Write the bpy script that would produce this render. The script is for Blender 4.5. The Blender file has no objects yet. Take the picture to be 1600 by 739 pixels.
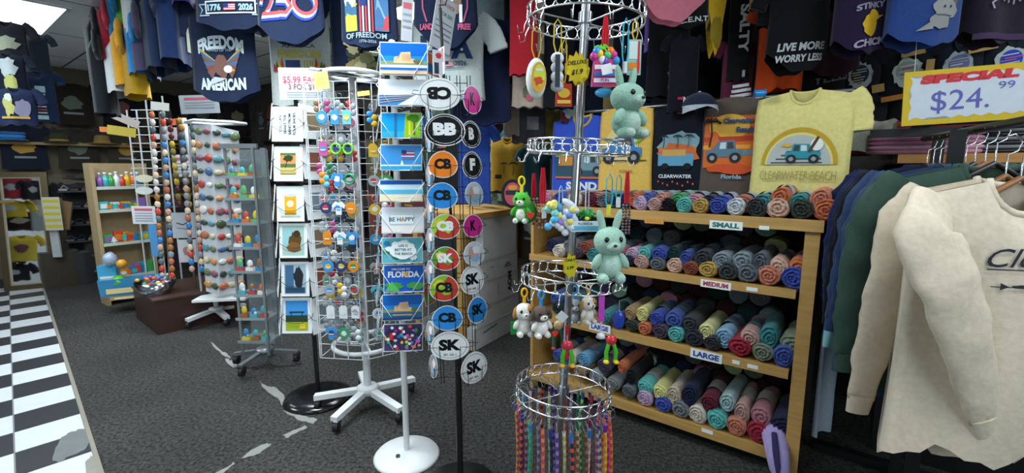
import bpy, bmesh, math, random
from mathutils import Vector, Matrix
PI = math.pi
rad = math.radians
C = bpy.context.scene.collection
SC = bpy.context.scene
random.seed(7)
# ---------------------------------------------------------------- camera, world, lights, exposure
CAM = Vector((0, 0, 1.4)); F = 720.0; PITCH = rad(8.5)
cd = bpy.data.cameras.new('camera'); cam = bpy.data.objects.new('camera', cd); C.objects.link(cam)
cam.location = CAM; cam.rotation_euler = (PI/2 - PITCH, 0, rad(37.7))   # the whole room is turned square to the axes in the last lines
cd.sensor_width = 36; cd.lens = 36*F/1600; cd.clip_start = .02
SC.camera = cam
SC.view_settings.view_transform = 'Standard'; SC.view_settings.look = 'None'
SC.view_settings.gamma = 1; SC.view_settings.use_curve_mapping = False
SC.view_settings.exposure = 0.35
w = bpy.data.worlds.new('world'); SC.world = w; w.use_nodes = True
w.node_tree.nodes['Background'].inputs[0].default_value = (.75, .88, 1, 1)
w.node_tree.nodes['Background'].inputs[1].default_value = .0
# room frame: a runs away along the shop, b runs towards the right-hand wall
E = Vector((-.79, .61, 0)).normalized(); N = Vector((E.y, -E.x, 0))
RX = -E                                   # "to the right" along the shelves
YAW = math.atan2(RX.y, RX.x)
def RC(a, b, z=0): return E*a + N*b + Vector((0, 0, z))
CEIL = 2.62
# (a, b, power) of the fluorescent ceiling panels
PANELS = [(-.6, 1.1, 14), (1.9, .75, 38), (4.0, 1.6, 28), (4.6, -.6, 34), (1.2, -1.3, 20), (5.6, .6, 14), (2.6, 2.7, 17), (-1.3, 2.6, 4)]
# ---------------------------------------------------------------- pixels of the photograph to points
def ray(px, py):
    u = (px-800)/F; v = (369.5-py)/F; c, s = math.cos(PITCH), math.sin(PITCH)
    return Vector((u, c+v*s, -s+v*c))
def at(px, py, Y):
    d = ray(px, py); return CAM + d*(Y/d.y)
def atz(px, py, z=0):
    d = ray(px, py); return CAM + d*((z-CAM.z)/d.z)
def atp(px, py, p0, n):
    d = ray(px, py); return CAM + d*((p0-CAM).dot(n)/d.dot(n))
def mpp(p):                               # metres per pixel at a point
    return ((p.y)*math.cos(PITCH) - (p.z-CAM.z)*math.sin(PITCH))/F
# ---------------------------------------------------------------- materials
def srgb(h):
    if isinstance(h, str):
        h = h.lstrip('#'); h = [int(h[i:i+2], 16)/255 for i in (0, 2, 4)]
    return tuple((c/12.92 if c <= .04045 else ((c+.055)/1.055)**2.4) for c in h) + (1,)
_m = {}
KIND = dict(cloth=(.95, 0, 0, 60, .35), plastic=(.35, 0, 0, 20, .0), paper=(.7, 0, 0, 30, .03), gloss=(.16, 0, 0, 20, .0), paint=(.4, 0, 0, 25, .04),
            chrome=(.17, 1, 0, 10, .0), metal=(.35, .8, 0, 30, .05), plush=(1, 0, 0, 220, .9), print=(.75, 0, 0, 40, .1), card=(.85, 0, 0, 20, .1), wall=(.9, 0, 0, 12, .2), rubber=(.6, 0, 0, 40, .1))
def M(hexc, kind='plastic'):
    key = (hexc, kind)
    if key in _m: return _m[key]
    r, me, tr, ns, bump = KIND[kind]
    m = bpy.data.materials.new(kind + '_' + hexc.lstrip('#')); m.use_nodes = True
    nt = m.node_tree; b = nt.nodes['Principled BSDF']; L = nt.links
    col = srgb(hexc)
    b.inputs['Roughness'].default_value = r; b.inputs['Metallic'].default_value = me
    if kind in ('cloth', 'plush'):
        b.inputs['Specular IOR Level'].default_value = .15; b.inputs['Sheen Weight'].default_value = .12
    if kind == 'print': b.inputs['Specular IOR Level'].default_value = .25
    tc = nt.nodes.new('ShaderNodeTexCoord'); no = nt.nodes.new('ShaderNodeTexNoise')
    no.inputs['Scale'].default_value = ns; no.inputs['Detail'].default_value = 3
    L.new(tc.outputs['Object'], no.inputs['Vector'])
    mix = nt.nodes.new('ShaderNodeMix'); mix.data_type = 'RGBA'
    k = .82 if kind in ('cloth', 'plush', 'wall', 'card') else .93
    mix.inputs[6].default_value = tuple(c*k for c in col[:3]) + (1,)
    mix.inputs[7].default_value = tuple(min(1, c*(2-k)) for c in col[:3]) + (1,)
    L.new(no.outputs['Fac'], mix.inputs[0]); L.new(mix.outputs[2], b.inputs['Base Color'])
    if bump:
        bp = nt.nodes.new('ShaderNodeBump'); bp.inputs['Strength'].default_value = bump; bp.inputs['Distance'].default_value = .004
        L.new(no.outputs['Fac'], bp.inputs['Height']); L.new(bp.outputs['Normal'], b.inputs['Normal'])
    _m[key] = m; return m
def glassmat(name, col, alpha_rough=.05):
    if name in _m: return _m[name]
    m = bpy.data.materials.new(name); m.use_nodes = True; b = m.node_tree.nodes['Principled BSDF']
    b.inputs['Base Color'].default_value = srgb(col); b.inputs['Roughness'].default_value = alpha_rough
    b.inputs['Alpha'].default_value = .22; b.inputs['Specular IOR Level'].default_value = .8
    _m[name] = m; return m
def wood(hexc='#b98a4e', name='wood'):
    key = name+hexc
    if key in _m: return _m[key]
    m = bpy.data.materials.new(name); m.use_nodes = True; nt = m.node_tree; b = nt.nodes['Principled BSDF']; L = nt.links
    tc = nt.nodes.new('ShaderNodeTexCoord'); mp = nt.nodes.new('ShaderNodeMapping'); mp.inputs['Scale'].default_value = (2, 22, 22)
    no = nt.nodes.new('ShaderNodeTexNoise'); no.inputs['Scale'].default_value = 2.5; no.inputs['Detail'].default_value = 6; no.inputs['Distortion'].default_value = .6
    cr = nt.nodes.new('ShaderNodeValToRGB'); c = srgb(hexc)
    cr.color_ramp.elements[0].position = .3; cr.color_ramp.elements[0].color = tuple(x*.75 for x in c[:3])+(1,)
    cr.color_ramp.elements[1].position = .7; cr.color_ramp.elements[1].color = c
    L.new(tc.outputs['Object'], mp.inputs[0]); L.new(mp.outputs[0], no.inputs['Vector']); L.new(no.outputs['Fac'], cr.inputs[0]); L.new(cr.outputs[0], b.inputs['Base Color'])
    b.inputs['Roughness'].default_value = .45; _m[key] = m; return m
# ---------------------------------------------------------------- mesh builder
class MB:
    def __init__(s): s.v = []; s.f = []; s.mi = []; s.sm = []; s.mats = []
    def mat(s, m):
        if m not in s.mats: s.mats.append(m)
        return s.mats.index(m)
    def add(s, vs, fs, m, smooth=False):
        o = len(s.v); k = s.mat(m); s.v += [tuple(x) for x in vs]
        for f in fs: s.f.append(tuple(i+o for i in f)); s.mi.append(k); s.sm.append(smooth)
    def box(s, c, size, m, rz=0, mtx=None, taper=1):
        x, y, z = [q/2 for q in size]; R = mtx or Matrix.Rotation(rz, 3, 'Z'); c = Vector(c)
        vs = [c + R @ Vector((sx*x*(taper if sz > 0 else 1), sy*y*(taper if sz > 0 else 1), sz*z)) for sz in (-1, 1) for sx, sy in ((-1, -1), (1, -1), (1, 1), (-1, 1))]
        s.add(vs, [(3, 2, 1, 0), (4, 5, 6, 7), (0, 1, 5, 4), (1, 2, 6, 5), (2, 3, 7, 6), (3, 0, 4, 7)], m)
    def tube(s, pts, r, m, seg=8, closed=False, flat=1.0, caps=True, smooth=True, ref=None, wr=0):
        pts = [Vector(p) for p in pts]; n = len(pts)
        rs = r if isinstance(r, (list, tuple)) else [r]*n
        vs = []; up = Vector(ref) if ref else None
        for i, p in enumerate(pts):
            a = pts[(i-1) % n] if (closed or i > 0) else p; b = pts[(i+1) % n] if (closed or i < n-1) else p
            t = (b-a); t = t.normalized() if t.length > 1e-9 else Vector((0, 0, 1))
            if up is None: up = Vector((0, 0, 1)) if abs(t.z) < .9 else Vector((1, 0, 0))
            x = t.cross(up)
            if x.length < 1e-4: x = t.cross(Vector((1, .3, .2)))
            x.normalize(); y = x.cross(t).normalized()
            if not ref: up = y
            for k in range(seg):
                q = 2*PI*k/seg; h_ = 1 + (wr*(math.sin(q*2+i*1.1)+.7*math.sin(q*3-i*1.7+1)) if wr else 0); vs.append(p + x*(math.cos(q)*rs[i]*(1+(h_-1)*.35)) + y*(math.sin(q)*rs[i]*flat*h_))
        fs = []
        for i in range(n if closed else n-1):
            j = (i+1) % n
            for k in range(seg): fs.append((i*seg+k, i*seg+(k+1) % seg, j*seg+(k+1) % seg, j*seg+k))
        s.add(vs, fs, m, smooth)
        if caps and not closed:
            s.add(vs[:seg], [tuple(range(seg-1, -1, -1))], m); s.add(vs[-seg:], [tuple(range(seg))], m)
    def cyl(s, a, b, r, m, seg=16, r2=None): s.tube([a, b], [r, r if r2 is None else r2], m, seg)
    def ring(s, c, R, r, m, n=32, seg=6, mtx=None):
        c = Vector(c); q = mtx or Matrix.Identity(3)
        s.tube([c + q @ Vector((math.cos(2*PI*i/n)*R, math.sin(2*PI*i/n)*R, 0)) for i in range(n)], r, m, seg, closed=True, ref=tuple(q @ Vector((0, 0, 1))))
    def ell(s, c, rad3, m, nu=14, nv=9, mtx=None, noise=0):
        c = Vector(c); q = mtx or Matrix.Identity(3); vs = []; fs = []
        for j in range(nv+1):
            t = PI*j/nv
            for i in range(nu):
                p = 2*PI*i/nu; k = 1 + (random.uniform(-noise, noise) if noise else 0)
                vs.append(c + q @ Vector((math.sin(t)*math.cos(p)*rad3[0]*k, math.sin(t)*math.sin(p)*rad3[1]*k, math.cos(t)*rad3[2]*k)))
        for j in range(nv):
            for i in range(nu): fs.append((j*nu+i, (j+1)*nu+i, (j+1)*nu+(i+1) % nu, j*nu+(i+1) % nu))
        s.add(vs, fs, m, True)
    def lathe(s, prof, m, seg=32, c=(0, 0, 0)):
        vs = [(c[0]+r*math.cos(2*PI*i/seg), c[1]+r*math.sin(2*PI*i/seg), c[2]+z) for r, z in prof for i in range(seg)]
        fs = [(j*seg+i, j*seg+(i+1) % seg, (j+1)*seg+(i+1) % seg, (j+1)*seg+i) for j in range(len(prof)-1) for i in range(seg)]
        s.add(vs, fs, m, True)
    def prism(s, pts, y0, y1, m):          # outline in local x,z ; thickness y0..y1
        n = len(pts); bm = bmesh.new(); vs = [bm.verts.new((x, y0, z)) for x, z in pts]
        try: bm.faces.new(vs)
        except ValueError: bm.free(); return
        bmesh.ops.triangulate(bm, faces=bm.faces[:]); bm.verts.index_update()
        tf = [tuple(v.index for v in f.verts) for f in bm.faces]; bm.free()
        V = [(x, y0, z) for x, z in pts] + [(x, y1, z) for x, z in pts]
        s.add(V, tf + [tuple(i+n for i in reversed(f)) for f in tf] + [(i, (i+1) % n, (i+1) % n+n, i+n) for i in range(n)], m)
    def grid(s, fn, nu, nv, m, closed_u=False, smooth=True):
        vs = [fn(i/nu, j/nv) for j in range(nv+1) for i in range(nu if closed_u else nu+1)]
        w_ = nu if closed_u else nu+1; fs = []
        for j in range(nv):
            for i in range(nu): fs.append((j*w_+i, j*w_+(i+1) % w_, (j+1)*w_+(i+1) % w_, (j+1)*w_+i))
        s.add(vs, fs, m, smooth)
    def mesh(s, name):
        me = bpy.data.meshes.new(name); me.from_pydata(s.v, [], s.f); me.materials.clear()
        for m in s.mats: me.materials.append(m)
        me.polygons.foreach_set('material_index', s.mi); me.polygons.foreach_set('use_smooth', s.sm); me.update()
        return me
    def build(s, name, parent=None, fix=True):
        me = s.mesh(name)
        if fix:
            bm = bmesh.new(); bm.from_mesh(me); bmesh.ops.recalc_face_normals(bm, faces=bm.faces[:]); bm.to_mesh(me); bm.free()
        o = bpy.data.objects.new(name, me); C.objects.link(o)
        if parent: o.parent = parent
        return o
LABELS = {}
def tag(o, label, cat, group=None):
    if label in LABELS and not group: print('DUPLICATE LABEL', label)
    if label in LABELS: LABELS[label] += 1
    else: LABELS[label] = 1
    nw = len(label.split())
    if nw > 16 or nw < 4: print('LABEL LENGTH', nw, label)
    o['label'] = label; o['category'] = cat
    if group: o['group'] = group
    return o
def thing(name, label, cat, loc=(0, 0, 0), rz=0, group=None, rot=None):
    o = bpy.data.objects.new(name, None); o.empty_display_size = .05; C.objects.link(o)
    o.location = loc; o.rotation_euler = rot or (0, 0, rz)
    return tag(o, label, cat, group)
def struct(name, mb, parent=None):
    o = mb.build(name, parent)
    if not parent: o['kind'] = 'structure'
    return o
_t = {}
def textgeo(s, bold=0.0):
    k = (s, bold)
    if k in _t: return _t[k]
    cu = bpy.data.curves.new('lettering', 'FONT'); cu.body = s; cu.size = 1; cu.align_x = 'CENTER'; cu.align_y = 'CENTER'; cu.offset = bold; cu.resolution_u = 3
    cu.fill_mode = 'FRONT'
    o = bpy.data.objects.new('lettering', cu); C.objects.link(o)
    dg = bpy.context.evaluated_depsgraph_get(); me = o.evaluated_get(dg).to_mesh()
    v = [(a.co.x, a.co.y) for a in me.vertices]; f = [tuple(p.vertices) for p in me.polygons]
    o.evaluated_get(dg).to_mesh_clear(); bpy.data.objects.remove(o); bpy.data.curves.remove(cu)
    if v:
        x0, x1 = min(p[0] for p in v), max(p[0] for p in v); z0, z1 = min(p[1] for p in v), max(p[1] for p in v)
        v = [((p[0]-(x0+x1)/2)/(z1-z0), (p[1]-(z0+z1)/2)/(z1-z0)) for p in v]; wd = (x1-x0)/(z1-z0)
    else: wd = 1
    _t[k] = (v, f, wd); return _t[k]
class Pr:                                  # a printed picture: flat coloured shapes in x,z laid on a surface
    def __init__(s, kind='print'): s.it = []; s.kind = kind
    def poly(s, pts, c):
        n = len(pts); bm = bmesh.new(); vs = [bm.verts.new((x, 0, z)) for x, z in pts]
        bm.faces.new(vs); bmesh.ops.triangulate(bm, faces=bm.faces[:]); bm.verts.index_update()
        s.it.append((list(pts), [tuple(v.index for v in f.verts) for f in bm.faces], c)); bm.free(); return s
    def rect(s, cx, cz, w_, h, c, rot=0):
        q = [(-w_/2, -h/2), (w_/2, -h/2), (w_/2, h/2), (-w_/2, h/2)]; a, b = math.cos(rot), math.sin(rot)
        return s.poly([(cx+x*a-z*b, cz+x*b+z*a) for x, z in q], c)
    def ell(s, cx, cz, rx, rz, c, n=22, a0=0, a1=2*PI):
        full = abs(a1-a0-2*PI) < 1e-6; k = n if full else n+1
        return s.poly([(cx+rx*math.cos(a0+(a1-a0)*i/n), cz+rz*math.sin(a0+(a1-a0)*i/n)) for i in range(k)], c)
    def blob(s, cx, cz, rx, rz, c, n=18, j=.25, seed=0):
        rn = random.Random(seed); return s.poly([(cx+rx*math.cos(2*PI*i/n)*(1+rn.uniform(-j, j)), cz+rz*math.sin(2*PI*i/n)*(1+rn.uniform(-j, j))) for i in range(n)], c)
    def line(s, pts, w_, c):
        L_ = []; R_ = []
        for i, p in enumerate(pts):
            a = pts[max(0, i-1)]; b = pts[min(len(pts)-1, i+1)]; dx, dz = b[0]-a[0], b[1]-a[1]; l = math.hypot(dx, dz) or 1
            L_.append((p[0]-dz/l*w_/2, p[1]+dx/l*w_/2)); R_.append((p[0]+dz/l*w_/2, p[1]-dx/l*w_/2))
        V = L_ + R_; n = len(pts)
        s.it.append((V, [(i, i+1, n+i+1, n+i) for i in range(n-1)], c)); return s
    def arc(s, cx, cz, rx, rz, w_, c, a0=0, a1=2*PI, n=20):
        return s.line([(cx+rx*math.cos(a0+(a1-a0)*i/n), cz+rz*math.sin(a0+(a1-a0)*i/n)) for i in range(n+1)], w_, c)
    def text(s, st, cx, cz, h, c, w_=None, bold=.02, shear=0, rot=0, bend=0, slope=0):
        v, f, wd = textgeo(st, bold); sx = h if w_ is None else w_/wd; a, b = math.cos(rot), math.sin(rot); o = []
        for x, z in v:
            X = x*sx + z*h*shear; Z = z*h + bend*X*X + slope*X
            o.append((cx+X*a-Z*b, cz+X*b+Z*a))
        s.it.append((o, f, c)); return s
    def build(s, parent=None, surf=None, name='print', off=.003, maxlen=.025, step=.0005):
        mb = MB()
        for k, (v, f, c) in enumerate(s.it):
            m = M(c, s.kind)
            if surf is None: mb.add([(x, -off-k*step, z) for x, z in v], f, m)
            else:
                bm = bmesh.new(); vv = [bm.verts.new((x, 0, z)) for x, z in v]
                for q in f:
                    try: bm.faces.new([vv[i] for i in q])
                    except ValueError: pass
                for _ in range(5):
                    ed = [e for e in bm.edges if e.calc_length() > maxlen]
                    if not ed: break
                    bmesh.ops.subdivide_edges(bm, edges=ed, cuts=1)
                bmesh.ops.triangulate(bm, faces=bm.faces[:])
                bm.verts.index_update()
                mb.add([(t.co.x, surf(t.co.x, t.co.z)-off-k*step, t.co.z) for t in bm.verts], [tuple(t.index for t in q.verts) for q in bm.faces], m)
                bm.free()
        return mb.build(name, parent, fix=False)
# ---------------------------------------------------------------- T-shirts
def wave_fn(W, H, T, amp, seed):
    rn = random.Random(seed); a = [(rn.uniform(7, 17)/max(W, .2)*.35, rn.uniform(0, 6), rn.uniform(-5, 5)) for _ in range(3)]
    def fr(x, z):
        q = max(0, 1-(2*x/(W*1.04))**2); e = math.sqrt(q); d = min(1, max(.15, -z/H*4+.2))
        return -T*e*d + amp*min(1, -z/H+.25)*e*sum(math.sin(x*k*2+p+z*t) for k, p, t in a)/2
    return fr
def shirt(name, label, cat, loc, W, H, color, yaw=0, sleeve='short', sag=.0, pr=None, group=None, T=.035, amp=.012, seed=None, neck=True, tilt=0, hanger=None, collar=None, cuff=None, swing=0, side=(-1, 1), scoop=0, sleevecol=None, splay=.08, sfwd=.0, slen=1):
    seed = seed if seed is not None else random.randint(0, 99999)
    rn = random.Random(seed)
    t = thing(name, label, cat, loc, rot=(0, swing, yaw), group=group)
    fr = wave_fn(W, H, T, amp, seed); m = M(color, 'cloth'); mb = MB()
    nw = .30
    def top(u, back): 
        a = abs(u); z = -.10*W*max(0, a-nw)
        if a < nw and neck: z -= (.03 if back else .16)*W*math.sqrt(max(0, 1-(a/nw)**2))
        return z
    def bot(u): return -H + sag*H*(abs(u)**2) - (0 if sag else 0) + (.018 if sleeve == 'long' else .006)*math.sin(u*9+seed) + (.010*math.sin(u*21+seed) if sleeve == 'long' else 0)
    def prof(v): return (.93 + .07*min(1, v*4))*(1-.05*math.sin(PI*v)) if not scoop else (1-scoop*v*v)
    n = 18
    def fn(i, j):
        k = i*2*n; 
        if k <= n: u = -1+2*k/n; back = False
        else: u = 1-2*(k-n)/n; back = True
        v = j; zt = top(u, back); zb = bot(u); z = zt+(zb-zt)*v; x = u*W/2*prof(v)
        y = fr(x, z) if not back else T*math.sqrt(max(0, 1-(2*x/(W*1.04))**2))*min(1, v*4+.15)
        if v < .02: y *= .5
        return (x, y, z)
    mb.grid(fn, 2*n, 14, m, closed_u=True); mb.build('shirt_body', t)
    for sd in (side if sleeve else ()):
        sb = MB(); sm = M(sleevecol or color, 'cloth'); x0 = sd*W*.44; zz = -.07*W
        if sleeve == 'short':
            pts = [(x0*.92, 0, zz), (x0+sd*W*.10*slen, 0, zz-.10*W), (x0+sd*W*.20*slen, 0, zz-.27*W), (x0+sd*W*.245*slen, -.005, zz-.40*W)]; rs = [.13*W, .145*W, .14*W, .13*W]
        else:
            sp = splay[0 if sd < 0 else 1] if isinstance(splay, tuple) else splay
            pts = [(x0*.86, 0, zz-.02*W), (x0+sd*W*.04, -sfwd*.7, zz-.16*W)]+[(x0+sd*W*(.05+sp*q), -sfwd-.012*math.sin(q*4+seed), zz-.16*W-(H*.86-.2*W)*q) for q in (.25, .5, .75, .95)]; rs = [.12*W, .14*W, .135*W, .12*W, .10*W, .075*W]
        P = []; Rr = []
        for i in range(len(pts)-1):
            for q in (0, .2, .4, .6, .8): P.append(Vector(pts[i]).lerp(Vector(pts[i+1]), q)); Rr.append((rs[i]*(1-q)+rs[i+1]*q)*(1+rn.uniform(-.05, .05)))
        P.append(Vector(pts[-1])); Rr.append(rs[-1])
        # open cuff: turn the rim inside
        d = (P[-1]-P[-2]).normalized(); P.append(P[-1]-d*.004); Rr.append(rs[-1]*.85); P.append(P[-1]-d*.05); Rr.append(rs[-1]*.7)
        sb.tube(P, Rr, sm, 16, flat=.34, ref=(0, 1, 0), caps=True, wr=.10 if sleeve == 'long' else .07); so = sb.build('sleeve', t)
        if sleeve == 'long':
            cb = MB(); a, b = Vector(pts[-1]), Vector(pts[-1])-(d*-.035); cb.tube([a-d*.01, a+d*.045], [rs[-1]*1.04, rs[-1]*.9], M(cuff or color, 'cloth'), 12, flat=.4, ref=(0, 1, 0)); cb.build('cuff', so)
    if neck:
        cb = MB(); pts = []
        for i in range(25):
            a = 2*PI*i/24; u = math.cos(a)*nw; bk = math.sin(a) > 0
            x = u*W/2*.93; pts.append((x, (.3*T*(1 if bk else -1.2))*abs(math.sin(a)), top(u, bk)+.004))
        cb.tube(pts[:-1], .018*W, M(collar or color, 'cloth'), 6, closed=True); cb.build('collar', t)
    if hanger:
        hb = MB(); hm = wood('#8a5a2c', 'hanger_wood') if hanger == 'wood' else M(hanger, 'plastic')
        hb.tube([(-W*.32, 0, -.13*W), (-W*.2, 0, -.06), (0, 0, .008), (W*.2, 0, -.06), (W*.32, 0, -.13*W)], .007, hm, 8, flat=1.6, ref=(0, 1, 0))
        hk = hb.build('hanger', t); h2 = MB(); h2.tube([(0, 0, .012), (0, 0, .065), (.022, 0, .075), (.03, 0, .10), (.01, 0, .12), (-.015, 0, .112)], .0022, M('#c8ccd0', 'chrome'), 6); h2.build('hook', hk)
    if pr: pr.build(t, fr, off=.0055)
    return t
# ================================================================ the room
def carpet_mat():
    m = bpy.data.materials.new('carpet'); m.use_nodes = True; nt = m.node_tree; b = nt.nodes['Principled BSDF']; L = nt.links
    tc = nt.nodes.new('ShaderNodeTexCoord'); n1 = nt.nodes.new('ShaderNodeTexNoise'); n1.inputs['Scale'].default_value = 55; n1.inputs['Detail'].default_value = 4; n1.inputs['Roughness'].default_value = .75
    n2 = nt.nodes.new('ShaderNodeTexNoise'); n2.inputs['Scale'].default_value = 1.3; n2.inputs['Detail'].default_value = 3
    for n in (n1, n2): L.new(tc.outputs['Object'], n.inputs['Vector'])
    cr = nt.nodes.new('ShaderNodeValToRGB'); e = cr.color_ramp.elements
    e[0].position = .38; e[0].color = srgb('#202121'); e[1].position = .62; e[1].color = srgb('#535350')
    L.new(n1.outputs['Fac'], cr.inputs[0])
    mx = nt.nodes.new('ShaderNodeMix'); mx.data_type = 'RGBA'; mx.blend_type = 'MULTIPLY'; mx.inputs[0].default_value = .6
    c2 = nt.nodes.new('ShaderNodeValToRGB'); c2.color_ramp.elements[0].position = .35; c2.color_ramp.elements[0].color = (.45, .45, .45, 1); c2.color_ramp.elements[1].position = .65
    L.new(n2.outputs['Fac'], c2.inputs[0]); L.new(cr.outputs[0], mx.inputs[6]); L.new(c2.outputs[0], mx.inputs[7]); L.new(mx.outputs[2], b.inputs['Base Color'])
    b.inputs['Roughness'].default_value = .9; b.inputs['Specular IOR Level'].default_value = .2
    bp = nt.nodes.new('ShaderNodeBump'); bp.inputs['Strength'].default_value = .5; bp.inputs['Distance'].default_value = .004
    L.new(n1.outputs['Fac'], bp.inputs['Height']); L.new(bp.outputs['Normal'], b.inputs['Normal']); return m
def ceil_mat():
    m = bpy.data.materials.new('ceiling_tile'); m.use_nodes = True; nt = m.node_tree; b = nt.nodes['Principled BSDF']; L = nt.links
    tc = nt.nodes.new('ShaderNodeTexCoord'); br = nt.nodes.new('ShaderNodeTexBrick'); br.offset = 0; br.inputs['Scale'].default_value = 1
    br.inputs['Color1'].default_value = srgb('#e6e9ea'); br.inputs['Color2'].default_value = srgb('#dce0e2'); br.inputs['Mortar'].default_value = srgb('#5d6265')
    br.inputs['Mortar Size'].default_value = .011; br.inputs['Brick Width'].default_value = 1.22; br.inputs['Row Height'].default_value = .61
    L.new(tc.outputs['Object'], br.inputs['Vector']); L.new(br.outputs['Color'], b.inputs['Base Color']); b.inputs['Roughness'].default_value = .9; return m
A0, A1, B0, B1 = -3.2, 8.0, -2.0, 3.38
def rbox(mb, a0, a1, b0, b1, z0, z1, m):
    c = RC((a0+a1)/2, (b0+b1)/2, (z0+z1)/2); mb.box(c, (abs(a1-a0), abs(b1-b0), z1-z0), m, YAW)
for nm, args, m in [('floor', (A0, A1, B0, B1, -.1, 0), carpet_mat()),
                    ('wall_back', (A1, A1+.1, B0-.1, B1+.1, 0, CEIL), M('#6b6350', 'wall')), ('wall_front', (A0-.1, A0, B0-.1, B1+.1, 0, CEIL), M('#8f9496', 'wall')),
                    ('wall_right', (A0-.1, A1+.1, B1, B1+.1, 0, CEIL), M('#4a4843', 'wall')), ('wall_left', (A0-.1, A1+.1, B0-.1, B0, 0, CEIL), M('#9a9fa2', 'wall'))]:
    mb = MB(); rbox(mb, *args, m); struct(nm, mb)
mb = MB(); mb.box((0, 0, 0), (A1-A0+.2, B1-B0+.2, .08), ceil_mat()); o = struct('ceiling', mb); o.location = RC((A0+A1)/2, (B0+B1)/2, CEIL+.04); o.rotation_euler.z = YAW
mb = MB(); rbox(mb, A1-.012, A1, B0, B1, 0, .1, M('#2b2a28', 'paint')); struct('baseboard_back', mb)
# checkered tile strip
TD = Vector((-.736, .677, 0)).normalized(); TL = Vector((-TD.y, TD.x, 0))
mb = MB(); ts = .262; p0 = Vector((-1.915, 1.95, 0)) - TD*ts*9.1
wm, km = M('#d5dbe0', 'gloss'), M('#303236', 'paint')
mb.box(p0+TD*ts*14.5+TL*ts*3.5+Vector((0, 0, .001)), (ts*29, ts*7, .006), M('#7d8082', 'rubber'), math.atan2(TD.y, TD.x))
for i in range(29):
    for j in range(7):
        mb.box(p0+TD*ts*(i+.5)+TL*ts*(j+.5)+Vector((0, 0, .004)), (ts*.975, ts*.975, .004), wm if (i+j) % 2 else km, math.atan2(TD.y, TD.x))
struct('floor_tile_strip', mb)
mb = MB(); mb.box(p0+TD*ts*14.5-TL*.008+Vector((0, 0, .004)), (ts*29, .018, .008), M('#8a8578', 'rubber'), math.atan2(TD.y, TD.x)); struct('trim_1', mb)
# worn tile patch and the pale torn seams in the carpet
def floorpatch(name, pix, z, c, th=.0015):
    rg = random.Random(int(pix[0][0])); P = []
    for i, (x, y) in enumerate(pix):
        x2, y2 = pix[(i+1) % len(pix)]; P.append(atz(x, y, z))
        for f_ in (.33, .66): P.append(atz(x+(x2-x)*f_+rg.uniform(-1.6, 1.6), y+(y2-y)*f_+rg.uniform(-1.3, 1.3), z))
    mb = MB(); n = len(P)
    bm = bmesh.new(); bm.faces.new([bm.verts.new(p) for p in P]); bmesh.ops.triangulate(bm, faces=bm.faces[:]); bm.verts.index_update()
    mb.add([v.co.copy() for v in bm.verts], [tuple(v.index for v in f.verts) for f in bm.faces], M(c, 'wall')); bm.free()
    mb.add([p for p in P]+[p-Vector((0, 0, th)) for p in P], [(i, (i+1) % n, (i+1) % n+n, i+n) for i in range(n)], M(c, 'wall')); struct(name, mb)
floorpatch('floor_worn_patch', [(82, 720), (86, 700), (96, 683), (112, 674), (130, 670), (139, 671), (142, 685), (133, 702), (110, 712), (92, 722)], .0075, '#6e7272')
floorpatch('floor_worn_patch', [(133, 722), (142, 711), (150, 716), (156, 738), (160, 760), (135, 760)], .0075, '#8a8880')
cm = '#8b8c86'
for k, pix in enumerate([[(323, 530), (333, 536), (345, 547), (356, 553), (360, 560), (352, 557), (338, 546)], [(352, 560), (364, 563), (372, 572), (366, 575), (356, 568)],
                         [(405, 594), (417, 603), (432, 606), (444, 617), (446, 628), (441, 634), (436, 624), (424, 616), (412, 606)],
                         [(441, 640), (462, 645), (478, 650), (496, 655), (490, 662), (472, 658), (452, 648)], [(441, 680), (458, 672), (477, 664), (480, 668), (464, 676), (450, 684)],
                         [(378, 716), (392, 703), (404, 697), (418, 692), (424, 694), (410, 704), (396, 712)], [(336, 739), (352, 731), (364, 722), (368, 724), (352, 736), (338, 744)]]):
    floorpatch('floor_seam_scrap', pix, .002, cm)
# fluorescent ceiling panels
for k, (a, b, pw) in enumerate(PANELS):
    places = ['nearest above the camera', 'over the middle of the tiled aisle', 'above the key ring spinners', 'over the far tiled aisle', 'left of the camera above the tiles', 'far along the shop over the tiles', 'above the patriotic shirts', 'over the right-hand shirt rail']
    t = thing('ceiling_light', 'recessed fluorescent ceiling panel ' + places[k], 'ceiling light', RC(a, b, CEIL), YAW, 'fluorescent ceiling panels')
    mb = MB()
    for sx in (-1, 1): mb.box((sx*.6, 0, -.008), (.03, .62, .016), M('#dcdfe0', 'paint')); mb.box((0, sx*.3, -.008), (1.2, .03, .016), M('#dcdfe0', 'paint'))
    mb.build('frame', t)
    em = bpy.data.materials.new('diffuser_glow'); em.use_nodes = True; bb = em.node_tree.nodes['Principled BSDF']
    bb.inputs['Base Color'].default_value = (.8, .8, .8, 1); bb.inputs['Emission Color'].default_value = (.86, .95, 1, 1); bb.inputs['Emission Strength'].default_value = 3.5
    mb = MB(); mb.box((0, 0, -.004), (1.16, .57, .006), em); mb.build('diffuser', t)
    ld = bpy.data.lights.new('tube_light', 'AREA'); ld.shape = 'RECTANGLE'; ld.size = 1.12; ld.size_y = .54; ld.energy = pw; ld.color = (.86, .95, 1)
    lo = bpy.data.objects.new('tube_light', ld); C.objects.link(lo); lo.parent = t; lo.location = (0, 0, -.012)

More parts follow.
